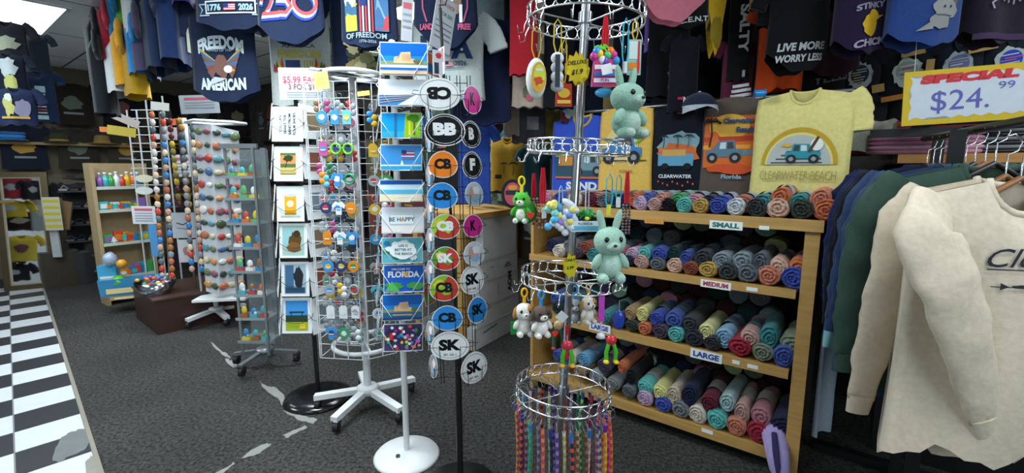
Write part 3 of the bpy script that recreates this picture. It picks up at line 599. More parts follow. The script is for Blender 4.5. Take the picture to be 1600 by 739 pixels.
spec = {(0, 0): ('disc', '#3b8fd0', '#e4e7e8'), (0, 1): ('tag', '#3b8fd0', '#e4e7e8'), (0, 2): ('tag', '#5fb8c9', '#d9b23a'), (1, 0): ('tag', '#c2528f', '#3b8fd0'), (1, 1): ('ring', '#7ac943', '#27406b'), (1, 2): ('ring', '#7ac943', '#27406b'),
        (2, 0): ('fig', '#5fb8c9', '#e08a22'), (2, 1): ('shirt', '#3b8fd0', '#e4e7e8'), (2, 2): ('ring', '#2f9a5b', '#9aa3a8'), (3, 0): ('disc', '#27406b', '#c93a3f'), (3, 1): ('shirt', '#e4e7e8', '#3b8fd0'), (3, 2): ('disc', '#e08a22', '#e08a22'),
        (4, 0): ('tag', '#e08a22', '#e08a22'), (4, 1): ('shirt', '#e4e7e8', '#5fb8c9'), (4, 2): ('shirt', '#3b8fd0', '#e4e7e8'), (5, 0): ('disc', '#3b8fd0', '#d9b23a'), (5, 2): ('disc', '#e08a22', '#2f9a5b'), (7, 0): ('tag', '#e4e7e8', '#e4e7e8'), (7, 1): ('tag', '#e4e7e8', '#e4e7e8'), (7, 2): ('tag', '#e4e7e8', '#9aa3a8'), (8, 1): ('disc', '#2f9a5b', '#e4e7e8'), (8, 2): ('fig', '#e4e7e8', '#9aa3a8')}
rowy = [160, 210, 258, 303, 350, 395, 432, 467, 500]
allc = ['#3b8fd0', '#e4e7e8', '#9aa3a8', '#e4e7e8', '#9aa3a8', '#27406b', '#5fb8c9', '#c93a3f', '#d9b23a', '#8a6a4a', '#9aa3a8', '#2f9a5b', '#c2528f']
for j, y in enumerate(rowy):
    for i in range(3):
        st, a, b = spec.get((j, i), (random.choice(list(sty)), random.choice(allc), random.choice(allc)))
        x = [502, 522, 541][i] + (y-160)*.045; p = at(x, y, kb.y-.205)
        keychain(f'{cn[a]} {sty[st]} keychain, front panel row {ORD[j]} from top, {["left", "middle", "right"][i]} hook', p, rad(-8), st, (a, b), 1.25)
        keychain(f'spare keychain hung behind the {ORD[j]} row, {["left", "middle", "right"][i]} hook of white spinner', p+Vector((random.uniform(-.01, .01), .028, -.028)), rad(25), random.choice(['fig', 'disc', 'tag']), (random.choice(allc), '#9aa3a8'), 1.15)
    for i in range(4):
        keychain(f'silver-backed keychain deep inside the white spinner, {ORD[j]} row, {ORD[i]} from left', at([498, 514, 530, 548][i] + (y-160)*.045, y-14, kb.y-.10-.02*(i % 2)), rad(15-10*i), random.choice(['fig', 'tag', 'disc']), ('#9aa3a8', random.choice(allc)), 1.25)
    for i in range(2):
        st, a, b = random.choice(['fig', 'shirt', 'disc', 'tag']), random.choice(allc), random.choice(allc)
        x = [580, 599][i] + (y-160)*.03; p = at(x, y+3, kb.y-.17+i*.03)
        keychain(f'{cn[a]} {sty[st]} keychain beside the postcards, {ORD[j]} row, {["inner", "outer"][i]} hook', p, rad(30), st, (a, b), 1.2)
# bundled brown paper/sign holder lying on top ring, yellow price notes
mb = MB(); c = at(545, 118, kb.y-.05); t = thing('header_card', 'grey folded header board lying on top of white keychain spinner', 'sign', c, rot=(rad(8), rad(9), rad(-4)))
mb.box((0, 0, 0), (.36, .16, .006), M('#8e9092', 'card')); mb.box((0, -.02, .012), (.33, .13, .005), M('#a3a5a6', 'card')); mb.build('board', t)
for (px, py, l) in ((502, 126, 'yellow price note taped at left of white spinner top'), (568, 146, 'small yellow price note under the white top ring')):
    c = at(px, py, kb.y-.22); k = mpp(c); p = Pr('paper'); 
    if px == 502: p.text('SALE', 0, .01, .011, '#c9a92a'); p.text('2 FOR 5', 0, -.01, .009, '#c9a92a')
    flat_card('price_note', l, 'sign', c, 24*k if px == 502 else 20*k, 26*k if px == 502 else 7*k, rad(-5), p, color='#eee86a', kind='paper', roll=rad(-6))
# ---- grey acrylic spinner
ab = atz(416, 572); AK = thing('display_tower', 'slim grey metal tower with clear shelves of small souvenirs', 'rack', ab)
star_base(AK, .22, .11, [rad(a) for a in (255, 10, 180, 110)], M('#9aa1a6', 'metal'), .035, .022)
GR = M('#9da4a8', 'metal'); l, r = at(366, 400, ab.y-.12)-ab, at(408, 400, ab.y-.16)-ab; r2 = at(424, 400, ab.y)-ab
mb = MB()
for q in (l, r, r2): mb.box((q.x, q.y, .84), (.014 if q is not r2 else .035, .014, 1.38), GR)
mb.box(((l.x+r.x)/2, (l.y+r.y)/2, 1.535), (.24, .02, .03), GR); mb.build('frame', AK)
gm = glassmat('clear_acrylic', '#a9b9bd'); bp_ = MB(); bp_.box(((l.x+r.x)/2-.0, l.y+.13, .84), (.21, .004, 1.36), gm); bp_.build('back_pane', AK)
shz = [.24, .40, .56, .72, .88, 1.04, 1.20, 1.34]; sh = []
for z in shz:
    mb = MB(); mb.box(((l.x+r.x)/2, l.y+.05, z), (.215, .17, .005), gm); mb.box(((l.x+r.x)/2, l.y-.035, z), (.215, .004, .018), M('#b9c3c6', 'metal')); mb.build('shelf', AK)
cols3 = ['#3a7fb0', '#c46a3a', '#58a36a', '#c9b23a', '#8f5f3a', '#4fa0a8', '#b04a4a', '#d3d8d8']; nn3 = dict(zip(cols3, ['blue', 'orange', 'green', 'yellow', 'brown', 'teal', 'red', 'white']))
for j, z in enumerate(shz):
    for i in range(3):
        cc = cols3[(j*3+i*5+j//2) % 8]; p = ab + Vector(((l.x+r.x)/2-.065+.065*i, l.y+.0, z+.0035))
        t = thing('souvenir_trinket', f'{nn3[cc]} resin trinket, clear shelf {ORD[7-j]} from top, {["left", "centre", "right"][i]}', 'souvenir', p)
        mb = MB(); mb.box((0, 0, .012), (.052, .03, .024), M(cols3[(j+i+3) % 8], 'gloss'), taper=.9); mb.build('pedestal', t)
        mb = MB(); h = random.uniform(.02, .035); mb.ell((0, 0, .024+h*.8), (.02, .013, h), M(cc, 'gloss'), 10, 8); mb.ell((.012, -.006, .03), (.011, .009, .012), M(cols3[(j+i+5) % 8], 'gloss'), 8, 6); mb.build('figure', t)
# ---- white magnet spinner behind
mbp = atz(340, 503); mbp = Vector((mbp.x, mbp.y, 0)); WK = thing('magnet_rack', 'white square spinner tower covered in small resin magnets', 'rack', mbp)
star_base(WK, .26, .11, [rad(a) for a in (175, 245, 320, 60)], WHITE, .05, .03)
mb = MB(); mb.cyl((0, 0, .1), (0, 0, .42), .02, WHITE); mb.cyl((0, 0, .42), (-.12, 0, 1.82), .02, WHITE); mb.build('pole', WK)
tl, tr = at(303, 195, mbp.y-.18), at(373, 205, mbp.y-.05); bl, br_ = at(322, 455, mbp.y-.18), at(381, 452, mbp.y-.05); tm, bm_ = at(330, 195, mbp.y-.22), at(343, 462, mbp.y-.22)
PANW = M('#c9ced2', 'paint')
def quadpanel(parent, name, a, b, c_, d, m, th=.006):
    mb = MB(); base = parent.location; P = [Vector(q)-base for q in (a, b, c_, d)]; n = (P[1]-P[0]).cross(P[3]-P[0]).normalized()*th
    V = P+[q+n for q in P]; mb.add(V, [(0, 1, 2, 3), (7, 6, 5, 4), (0, 4, 5, 1), (1, 5, 6, 2), (2, 6, 7, 3), (3, 7, 4, 0)], m); return mb.build(name, parent)
WK.rotation_euler.z = 0
quadpanel(WK, 'magnet_panel', tl, tm, bm_, bl, PANW); quadpanel(WK, 'magnet_panel', tm, tr, br_, bm_, PANW)
mb = MB(); c = at(318, 192, mbp.y-.1)-mbp; mb.tube([c+Vector((-.12, -.05, 0)), c+Vector((0, -.12, .01)), c+Vector((.28, -.06, 0)), c+Vector((.30, .1, 0)), c+Vector((0, .16, 0))], .013, WHITE, 8, closed=True); mb.build('top_rail', WK)
mb = MB(); c = at(350, 462, mbp.y-.1)-mbp; mb.box(c+Vector((0, .02, -.01)), (.42, .28, .02), WHITE, rad(10)); mb.build('tray', WK)
mc = ['#6b7a58', '#b86a4a', '#4f6f96', '#8b5a66', '#cfc3a0', '#3f4a45', '#b5463f', '#c98f5a', '#5c8f9a', '#e0dcd2', '#46563a']; mn = ['olive', 'terracotta', 'slate blue', 'mauve', 'cream', 'dark grey', 'red', 'tan', 'teal', 'white', 'moss green']
for f_, (A, B, Cc, D, ncol) in enumerate([(tl, tm, bm_, bl, 2), (tm, tr, br_, bm_, 3)]):
    nrm = (B-A).cross(D-A).normalized(); nrm = nrm if nrm.y < 0 else -nrm; yw = math.atan2((B-A).y, (B-A).x)
    for j in range(13):
        for i in range(ncol):
            u = (i+.5)/ncol; v = (j+.5)/13.2; p = A.lerp(B, u).lerp(D.lerp(Cc, u), v)+nrm*.008
            q = (j*7+i*3+f_*5) % 11
            t = thing('resin_magnet', f'{mn[q]} resin magnet, {["left", "right"][f_]} face of white tower, {ORD[j]} row, {ORD[i]} column', 'magnet', p, rz=yw)
            mb = MB(); sx, sz = random.uniform(.028, .044), random.uniform(.020, .034)
            mb.ell((0, -.002, 0), (sx, .009, sz), M(mc[q], 'gloss'), 9, 6, noise=.12); mb.build('relief', t)
            mb = MB(); mb.box((0, .003, 0), (sx*1.2, .004, sz*1.1), M('#2c2d2e', 'rubber')); mb.build('magnet_back', t)
# ================================================================ chrome carousel
CH = M('#f2f5f7', 'chrome')
rings = [at(915, 26, 1.55), at(903, 231, 1.55), at(893, 432, 1.55), at(880, 607, 1.55)]
cb_ = Vector((rings[3].x-.025, 1.55, 0)); CK = thing('chrome_carousel', 'tall chrome four-ring carousel hung with plush key clips and bracelets', 'rack', cb_)
axis = (rings[0]-rings[3]); up = axis.normalized()
mb = MB(); mb.tube([Vector((0, 0, 0)), rings[3]-cb_, rings[0]-cb_, rings[0]+up*.08-cb_], .0145, M('#c3c8cc', 'chrome'), 16); mb.build('pole', CK)
mb = MB(); mb.lathe([(0, .02), (.05, .018), (.16, .010), (.17, 0), (0, 0)], M('#c3c8cc', 'chrome')); mb.build('base', CK)
mb = MB(); mb.tube([rings[0]+up*.08-cb_, rings[0]+up*.10-cb_], .02, CH, 12); mb.build('finial', CK)
RR = [.185, .166, .172, .168]; HB = .040
Q = Vector((0, 0, 1)).rotation_difference(up).to_matrix()
def rp(i, a, dz=0, R=None):               # a point on ring i
    return rings[i] + Q @ Vector((math.cos(a)*(R or RR[i]), math.sin(a)*(R or RR[i]), dz))
for i, c in enumerate(rings):
    c = c-cb_; mb = MB()
    mb.ring(c+Q @ Vector((0, 0, HB/2)), RR[i], .0032, CH, 56, 8, Q); mb.ring(c-Q @ Vector((0, 0, HB/2)), RR[i], .0032, CH, 56, 8, Q); mb.build('ring_rail', CK)
    mb = MB(); n = 30
    for k in range(n):
        a = 2*PI*k/n; B = Q @ Matrix.Rotation(a, 3, 'Z') @ Matrix.Rotation(rad(90), 3, 'Y')
        mb.ring(c+Q @ Vector((math.cos(a)*RR[i], math.sin(a)*RR[i], 0)), HB/2, .0019, CH, 14, 5, B)
    mb.build('scroll_trim', CK)
    mb = MB()
    for a in (.5, .5+PI/2): mb.tube([c+Q @ Vector((math.cos(a)*RR[i], math.sin(a)*RR[i], -HB/2)), c-Q @ Vector((math.cos(a)*RR[i], math.sin(a)*RR[i], HB/2))], .0028, CH, 6)
    mb.build('spokes', CK); mb = MB(); mb.tube([c-up*.022, c+up*.012], .022, M('#c3c8cc', 'chrome'), 14); mb.build('collar', CK)
def hookwire(i, a, drop=.035):
    p = rp(i, a, -HB/2)-cb_; o = (Q @ Vector((math.cos(a), math.sin(a), 0)))
    mb = MB(); mb.tube([p, p+o*.012+Vector((0, 0, -drop*.5)), p+o*.016+Vector((0, 0, -drop)), p+o*.032+Vector((0, 0, -drop*1.1)), p+o*.036+Vector((0, 0, -drop*.6))], .0014, CH, 5); mb.build('hook', CK)
    return rp(i, a, -HB/2)+o*.024+Vector((0, 0, -drop*1.08))
for i in (0, 1, 2):
    for k in range(10): hookwire(i, 2*PI*k/12+.2, .045 if i == 0 else .03)
YC = 1.55
def hangpt(px, py, dY=-.15): return at(px, py, YC+dY)
def strap(name, label, cat, px, y0, y1, w_px, col, loop=True, dY=-.16, clip=None, bottom=None, group=None, extra=None):
    p = hangpt(px, y0, dY); q = hangpt(px, y1, dY); k = mpp(p); L_ = (p.z-q.z); t = thing(name, label, cat, q, group=group); mb = MB(); W2 = w_px*k/2; m = M(col, 'cloth')
    if loop: mb.tube([(W2*.3, 0, 0), (W2, 0, L_*.3), (W2*.9, 0, L_*.85), (0, 0, L_), (-W2*.9, 0, L_*.85), (-W2, 0, L_*.3), (-W2*.3, 0, 0)], .0032, m, 6, flat=.6)
    else:
        for dx in (-.6, 0, .6): mb.tube([(dx*W2, 0, 0), (dx*W2*1.1, .001, L_*.5), (dx*W2*.4, 0, L_)], .0035, m, 6)
    mb.build('strap', t)
    if bottom: mb = MB(); mb.cyl((0, 0, -.012), (0, 0, .02), .007, M(bottom, 'plastic'), 10); mb.build('wrap', t)
    if extra: extra(t, W2, L_)
    return t
def clip(t, z, col):
    mb = MB(); m = M(col, 'gloss'); mb.tube([(.009*math.cos(a), 0, z+.034+.014*math.sin(a)) for a in [2*PI*i/12 for i in range(12)]], .0035, m, 6, closed=True); mb.tube([(0, 0, z), (0, 0, z+.022)], .0055, m, 8); mb.build('clip', t)
def plush(name, label, px, y0, y1, body, belly, ears, clipcol, dY=-.17, yaw=0, patch=None, headcol=None):
    # y0 top of the head, y1 feet
    a, b = hangpt(px, y0, dY), hangpt(px, y1, dY); H = (a.z-b.z); t = thing(name, label, 'plush toy', b, rz=yaw); m, m2 = M(body, 'plush'), M(belly, 'plush'); h = H
    mb = MB(); mb.ell((0, 0, .30*h), (.24*h, .20*h, .27*h), m, 18, 12); mb.ell((0, -.10*h, .29*h), (.16*h, .13*h, .20*h), m2, 14, 9); mb.build('body', t)
    hb = MB(); hb.ell((0, -.02*h, .72*h), (.28*h, .24*h, .26*h), M(headcol, 'plush') if headcol else m, 20, 13); hd = hb.build('head', t)
    mb = MB(); mb.ell((0, -.20*h, .66*h), (.13*h, .11*h, .10*h), m2, 14, 9); mb.build('muzzle', hd)
    mb = MB(); mb.ell((0, -.31*h, .69*h), (.035*h, .025*h, .025*h), M('#2a2223', 'gloss'), 8, 6); mb.build('nose', hd)
    for s in (-1, 1):
        mb = MB(); mb.ell((s*.12*h, -.22*h, .78*h), (.045*h, .03*h, .05*h), M('#121314', 'gloss'), 10, 8); e = mb.build('eye', hd)
        mb = MB()
        if ears == 'long': mb.ell((s*.14*h, .03*h, 1.04*h), (.07*h, .045*h, .24*h), m, 10, 9, Matrix.Rotation(s*.25, 3, 'Y'))
        elif ears == 'floppy': mb.ell((s*.27*h, -.02*h, .70*h), (.07*h, .10*h, .18*h), M(patch or body, 'plush'), 10, 9, Matrix.Rotation(-s*.2, 3, 'Y'))
        else: mb.ell((s*.15*h, 0, .93*h), (.05*h, .04*h, .06*h), m, 8, 7)
        mb.build('ear', hd)
        mb = MB(); mb.ell((s*.24*h, -.08*h, .38*h), (.08*h, .08*h, .16*h), m, 10, 8, Matrix.Rotation(-s*.5, 3, 'Y')); mb.build('arm', t)
        mb = MB(); mb.ell((s*.15*h, -.13*h, .10*h), (.10*h, .15*h, .10*h), m, 12, 8); mb.ell((s*.15*h, -.23*h, .10*h), (.085*h, .06*h, .085*h), m2, 10, 7); mb.build('leg', t)
    if patch: mb = MB(); mb.ell((.12*h, -.10*h, .80*h), (.15*h, .15*h, .14*h), M(patch, 'plush'), 12, 9); mb.build('patch', hd)
    if clipcol: clip(t, h*.97, clipcol)
    return t
def heart_tag(t, p, s=.014):
    mb = MB(); mb.prism([(p[0]+s*math.sin(a)**3, p[2]+s*(.8*math.cos(a)-.3*math.cos(2*a)-.12*math.cos(3*a))) for a in [2*PI*i/20 for i in range(20)]], p[1]-.0015, p[1], M('#d8372f', 'gloss')); mb.build('heart_tag', t)
# --- top ring
def egg(t, W2, L_):
    mb = MB(); mb.ell((0, 0, -.055), (.030, .022, .058), M('#d9dcd4', 'gloss'), 16, 12); mb.build('shell', t); p = Pr('gloss'); p.ell(.006, -.055, .021, .042, '#e2a53a'); p.ell(.008, -.05, .016, .030, '#cfdc4a'); p.blob(.006, -.065, .012, .012, '#d3532f', seed=2); p.rect(.008, -.035, .02, .008, '#e7e2d0'); p.build(t, None, off=.0235)
strap('snack_keychain', 'white egg-shaped keychain with orange snack label on yellow cord', 'keychain', 838, 42, 92, 14, '#cfa52a', extra=egg)
def sushi(t, W2, L_):
    mb = MB()
    for q in range(4): mb.ell((0, 0, -.012-.026*q), (.019, .014, .017), M(['#dfe3e6', '#b9c0c6'][q % 2], 'plush'), 12, 8)
    mb.build('charm', t); mb = MB(); mb.box((0, -.012, -.05), (.014, .006, .09), M('#3a3f45', 'gloss')); mb.build('band', t)
strap('plush_keychain', 'white and grey striped keychain on yellow cord under top ring', 'keychain', 871, 30, 84, 12, '#cdb43a', extra=sushi)
def redbag(t, W2, L_):
    mb = MB(); mb.box((0, 0, -.035), (.05, .016, .065), M('#b3382a', 'gloss'), taper=.92); mb.build('packet', t); p = Pr('gloss'); p.ell(0, -.03, .018, .014, '#dcb13a'); p.rect(0, -.055, .04, .01, '#e3c04a'); p.build(t, None, off=.0095)
strap('snack_keychain', 'red and yellow snack packet keychain just left of chrome pole', 'keychain', 881, 60, 130, 8, '#d2b02c', dY=-.12, extra=redbag)
# price bursts tied to the pole
def burst(label, px, py, w_px, h_px, lines, dY, spikes=12, yaw=0):
    c = hangpt(px, py, dY); k = mpp(c); t = thing('price_burst', label, 'sign', c, rz=yaw); a, b = w_px*k/2, h_px*k/2
    pts = [((a if i % 2 == 0 else a*.72)*math.cos(2*PI*i/(2*spikes)), (b if i % 2 == 0 else b*.74)*math.sin(2*PI*i/(2*spikes))) for i in range(2*spikes)]
    mb = MB(); mb.prism(pts, -.0006, .0006, M('#f2e02a', 'paper')); mb.build('card', t); p = Pr('paper')
    for s, z, h, sl in lines: p.text(s, 0, z*b, h*b, '#2b2a18', bold=.03, slope=.12, shear=.15)
    for i in range(0, 2*spikes, 2): p.line([pts[i-1], pts[i]], .0018, '#d98a2a')
    p.build(t, None, off=.0012)
burst('yellow starburst price card reading DELUXE $1.9', 902, 107, 40, 52, [('DELUXE', .35, .24, 1), ('$1.9', -.22, .34, 1)], -.06, 11)
def kart(t, W2, L_):
    cs = ['#c9368a', '#3a8fd8', '#e4d23a', '#e4e4ee', '#6a4fb8', '#4fc06a', '#e8762c']
    mb = MB(); mb.box((0, 0, -.05), (.075, .018, .075), M('#c23a7e', 'gloss'), taper=.85); mb.build('castle', t)
    mb = MB()
    for q in range(9): mb.ell((-.032+.008*q, -.004, -.005+.014*math.sin(q*1.3)), (.012, .011, .013), M(cs[q % 7], 'gloss'), 8, 6)
    mb.build('balloons', t); p = Pr('gloss'); p.rect(0, -.035, .06, .012, '#e7e5ea'); p.rect(0, -.055, .064, .010, '#3a7fd0'); p.rect(0, -.072, .064, .012, '#e9e4f2'); p.text('FUN', 0, -.072, .009, '#c8368a'); p.build(t, None, off=.0105)
    mb = MB(); mb.ell((0, 0, -.105), (.026, .012, .014), M('#49a2d8', 'gloss'), 10, 7); mb.build('drop', t)
    mb = MB()
    for q in range(7): a = q*.9; mb.tube([(-.01, -.003, .016), (-.01+.012*math.cos(a), -.003, .022+.006*math.sin(a)), (-.01+.024*math.cos(a), -.003, .016+.010*math.sin(a))], .003, M('#5fcf3a', 'gloss'), 5)
    mb.build('palm_leaves', t)
strap('souvenir_keychain', 'bright pink and blue toy keychain with balloons on red ribbon', 'keychain', 945, 26, 86, 12, '#c8222e', loop=False, extra=kart)
c = hangpt(948, 108, -.185); flat_card('paper_tag', 'blank white square tag on the bright balloon keychain', 'tag', c, .030, .028, 0, None, kind='paper', roll=rad(-12), th=.001)
strap('wrist_strap', 'light aqua looped strap beside the upper grey-green bunny', 'strap', 976, 28, 108, 9, '#3fb4c9', bottom='#c9d4d8')
def bagtag(t, W2, L_):
    mb = MB(); mb.box((0, 0, -.05), (.04, .005, .10), M('#8fbcb6', 'gloss')); mb.build('card', t); p = Pr('gloss'); p.rect(0, -.03, .032, .05, '#cfe0dc'); p.rect(0, -.075, .034, .02, '#d8862a'); p.rect(.012, -.05, .006, .09, '#c9323a'); p.build(t, None, off=.0035)
strap('luggage_tag', 'glossy mint and orange luggage tag hung right of aqua strap', 'tag', 992, 32, 62, 8, '#d0b23a', dY=-.13, extra=bagtag)
b1 = plush('plush_bunny', 'pale green plush bunny sitting under the top chrome ring', 977, 132, 218, '#8fb5a2', '#a9c2b4', 'long', None, dY=-.19, yaw=rad(35)); b1.scale = (1.25, 1.25, 1.05)
# --- second ring
tt = plush('plush_turtle', 'bright green plush turtle hanging from a yellow clip', 815, 299, 349, '#4fae3a', '#e3e6dc', 'none', '#e3cf1f', dY=-.12, yaw=rad(-15)); heart_tag(tt, (.035, -.03, .03), .013)
mb = MB(); mb.ell((.012, .026, .032), (.032, .02, .035), M('#2f7f30', 'plush'), 14, 10); mb.build('shell', tt)
def beads(t, W2, L_, cs=('#8a4a32', '#b8846a', '#c8a086'), n=9, w_=3):
    for q in range(w_):
        mb = MB()
        for i in range(n): mb.ell(((q-(w_-1)/2)*.010, 0, -.006-.0098*i), (.0048, .0048, .0050), M(cs[(i+q) % len(cs)], 'gloss'), 7, 5)
        mb.build('bead_string', t)
strap('beaded_tassel', 'red tassel with brown bead strings, nearest to the green turtle', 'tassel', 834, 271, 308, 7, '#b81f2b', loop=False, dY=-.10, extra=lambda t, a, b: beads(t, a, b))
strap('beaded_tassel', 'thick red tassel over brown beads, second from the green turtle', 'tassel', 848, 262, 318, 11, '#b81f2b', loop=False, dY=-.13, extra=lambda t, a, b: beads(t, a, b, n=8))
c = hangpt(850, 333, -.14); flat_card('paper_tag', 'small white hang tag below the second red tassel', 'tag', c, .014, .032, 0, None, kind='paper', th=.001)
def unicorn(t, W2, L_):
    cs = ['#6a8fe0', '#b58fe0', '#8fe0d8', '#e8e07a', '#e8ecf2', '#5fb8e8']
    rn = random.Random(3); mb = MB()
    for q in range(26): mb.ell((rn.uniform(-.040, .035), rn.uniform(-.01, .01), rn.uniform(-.075, .02)), (.012, .011, .012), M(rn.choice(cs), 'plush'), 8, 6)
    mb.build('bubble_body', t)
    for q in range(3): mb = MB(); mb.ell((.03, -.004, .012-.03*q), (.034-.003*q, .010, .013), M(['#dfe6ee', '#c7d6ea', '#e8eef2'][q], 'plush'), 12, 8, Matrix.Rotation(.7, 3, 'Y')); mb.build('wing', t)
strap('bubble_keychain', 'pastel rainbow bubble keychain with white wings by chrome pole', 'keychain', 876, 290, 328, 5, '#9ab8d8', dY=-.16, extra=unicorn)
def palm(t, W2, L_):
    mb = MB(); m = M('#1f8f3f', 'gloss')
    for q in range(11):
        a = q*2*PI/11; mb.tube([(0, 0, 0), (.016*math.cos(a), .006*math.sin(a*2), .006+.010*math.sin(a)), (.032*math.cos(a), 0, .013*math.sin(a)-.002)], [.003, .005, .001], m, 6)
    mb.build('leaves', t); mb = MB(); mb.ell((0, -.006, -.012), (.008, .006, .006), M('#d9d42a', 'gloss'), 8, 6); mb.build('coconut', t)
    mb = MB(); mb.box((-.004, 0, -.036), (.085, .004, .032), M('#d9e4e8', 'gloss')); mb.build('plate', t); p = Pr('gloss'); p.rect(-.004, -.042, .08, .014, '#5fa8c8'); p.text('FLORIDA', -.004, -.028, .008, '#35748f'); p.build(t, None, off=.0025)
strap('palm_keychain', 'green palm keychain above a pale blue name plate', 'keychain', 917, 292, 335, 5, '#b8bcc0', dY=-.17, extra=palm)
strap('wrist_strap', 'turquoise looped strap holding the lower green-grey bunny', 'strap', 951, 271, 330, 10, '#35aebd', bottom='#d8d23a')
strap('wrist_strap', 'dull teal looped strap, second of two by red tassel', 'strap', 966, 272, 318, 8, '#4f9ea3', dY=-.12, bottom='#c9d4d8')
strap('beaded_tassel', 'red tassel with blue and brown beads at carousel right', 'tassel', 979, 268, 318, 8, '#b81f2b', loop=False, dY=-.10, extra=lambda t, a, b: beads(t, a, b, ('#8a5a3a', '#35709a', '#7a3a32'), n=10))
plush('plush_bunny', 'mint plush bunny facing front on the turquoise strap', 950, 352, 440, '#9cc0ae', '#abcabb', 'long', None, dY=-.20, yaw=rad(8))
burst('small yellow price card on pole above third ring', 891, 416, 24, 44, [('ONLY', .45, .2, 1), ('5.99', -.1, .22, 1)], -.09, 7)
# --- third ring
d1 = plush('plush_puppy', 'white beagle puppy plush with tan ears, yellow clip', 819, 472, 524, '#d9d6cc', '#e6e3dc', 'floppy', '#e3a81f', dY=-.14, yaw=rad(10), patch='#a87636'); heart_tag(d1, (.03, -.035, .03), .011)
d2 = plush('plush_puppy', 'white puppy plush with dark brown head on blue clip', 845, 476, 526, '#e0dcd6', '#e8e6e2', 'floppy', '#2f8fd0', dY=-.17, yaw=rad(20), patch='#4f4038', headcol='#5f4f46'); heart_tag(d2, (.03, -.038, .02), .011)
d3 = plush('plush_puppy', 'white and tan puppy plush on far side of third ring', 918, 462, 505, '#d8d0c2', '#e2ddd6', 'floppy', '#d8a11f', dY=.02, yaw=rad(25), patch='#a88246'); heart_tag(d3, (.03, -.03, .03), .012)
d4 = plush('plush_kitten', 'small grey plush kitten behind the carousel pole', 897, 466, 506, '#8f9296', '#b9bcc0', 'small', '#2f8fd0', dY=.06, yaw=rad(5))
mb = MB(); t = thing('packet', 'green card packet hanging behind the two puppies', 'packet', at(818, 512, 1.55)); mb.box((0, 0, 0), (.09, .006, .045), M('#1f8f3f', 'gloss'), rad(5)); mb.build('packet_body', t)
c = at(940, 480, 1.55); t = thing('ribbon_strip', 'flat magenta pink strip under third chrome ring', 'strap', c); mb = MB(); mb.box((0, 0, 0), (.020, .003, .105), M('#c24fc0', 'gloss')); mb.build('strip', t); mb = MB(); mb.box((0, 0, -.07), (.006, .003, .04), M('#c7b8cc', 'gloss')); mb.lathe([(0, -.09), (.012, -.095), (.018, -.11), (0, -.112)], M('#dfe2e6', 'gloss'), 14); mb.build('suction_cup', t)
c = at(967, 500, 1.52); t = thing('keychain', 'royal blue oval keychain at right of third ring', 'keychain', c); mb = MB(); mb.ell((0, 0, 0), (.020, .008, .035), M('#2a3f9a', 'gloss'), 18, 12); mb.build('charm', t); mb = MB(); mb.tube([(0, 0, .034), (0, 0, .07)], .002, CH, 5); mb.build('chain', t)
c = at(878, 495, 1.50); flat_card('paper_tag', 'white diamond-turned price tag hanging from thin string', 'tag', c, .032, .032, 0, None, kind='paper', th=.001, roll=rad(42))
c = at(884, 530, 1.55); t = thing('ribbon', 'narrow red ribbon hanging in front of chrome pole', 'ribbon', c); mb = MB(); mb.box((0, -.03, 0), (.012, .003, .12), M('#c8283a', 'cloth')); mb.build('strip', t)
def elf(label, px, y0, y1, cols, dY):
    a, b = hangpt(px, y0, dY), hangpt(px, y1, dY); h = a.z-b.z; t = thing('frog_keychain', label, 'keychain', b)
    for s in (-1, 1): mb = MB(); mb.tube([(s*.006, 0, h*.75), (s*.016, -.004, h*.4), (s*.014, 0, h*.08)], .007, M(cols[0], 'gloss'), 8); mb.ell((s*.016, -.006, .004), (.010, .014, .007), M(cols[2], 'gloss'), 8, 6); mb.build('leg', t)
    mb = MB(); mb.ell((0, 0, h*.82), (.018, .012, .018), M(cols[1], 'gloss'), 10, 8); mb.build('body', t)
    mb = MB(); mb.tube([(0, 0, h), (0, 0, h*1.25)], .002, CH, 5); mb.build('chain', t)
elf('green-legged figure keychain dangling at carousel right', 954, 524, 566, ('#4fae2a', '#c82f3a', '#d8c02a'), -.12)
elf('red and green figure keychain dangling before the pole', 886, 533, 572, ('#4fae2a', '#c82f4a', '#d8a02a'), -.16)
elf('tan figure keychain dangling behind the white tag', 872, 500, 545, ('#2f5a4a', '#b8a070', '#8a2f3a'), .0)
# --- bracelets on the lowest ring
bc = [('#b8406a', '#e07a4a', 'rose'), ('#c85a6a', '#d8b04a', 'coral'), ('#2f7f5a', '#8fd07a', 'green'), ('#d04a6a', '#e88a4a', 'pink'), ('#a8c86a', '#e0d8c0', 'pale lime'), ('#5a4a2a', '#8a6a3a', 'brown'), ('#8fc86a', '#2f3f8f', 'lime'), ('#e0562a', '#f08a5a', 'orange'), ('#b82a4a', '#7a2a6a', 'crimson'), ('#2f8f6a', '#3f9f8a', 'jade'),
      ('#2a3050', '#3f4a78', 'navy'), ('#e8502a', '#2a2a3a', 'red-orange'), ('#c08aa0', '#e0c0b0', 'dusty pink'), ('#e8a01f', '#f0c83a', 'amber'), ('#c02a7a', '#e05a9a', 'magenta'), ('#e86a3a', '#2a3a6a', 'tangerine'), ('#7a6a8a', '#a89ab8', 'mauve'), ('#5a3f8a', '#9a8ac8', 'violet'), ('#8a5a3a', '#c8a07a', 'tan'), ('#a8a8b0', '#6a5a6a', 'grey')]
NB = 44
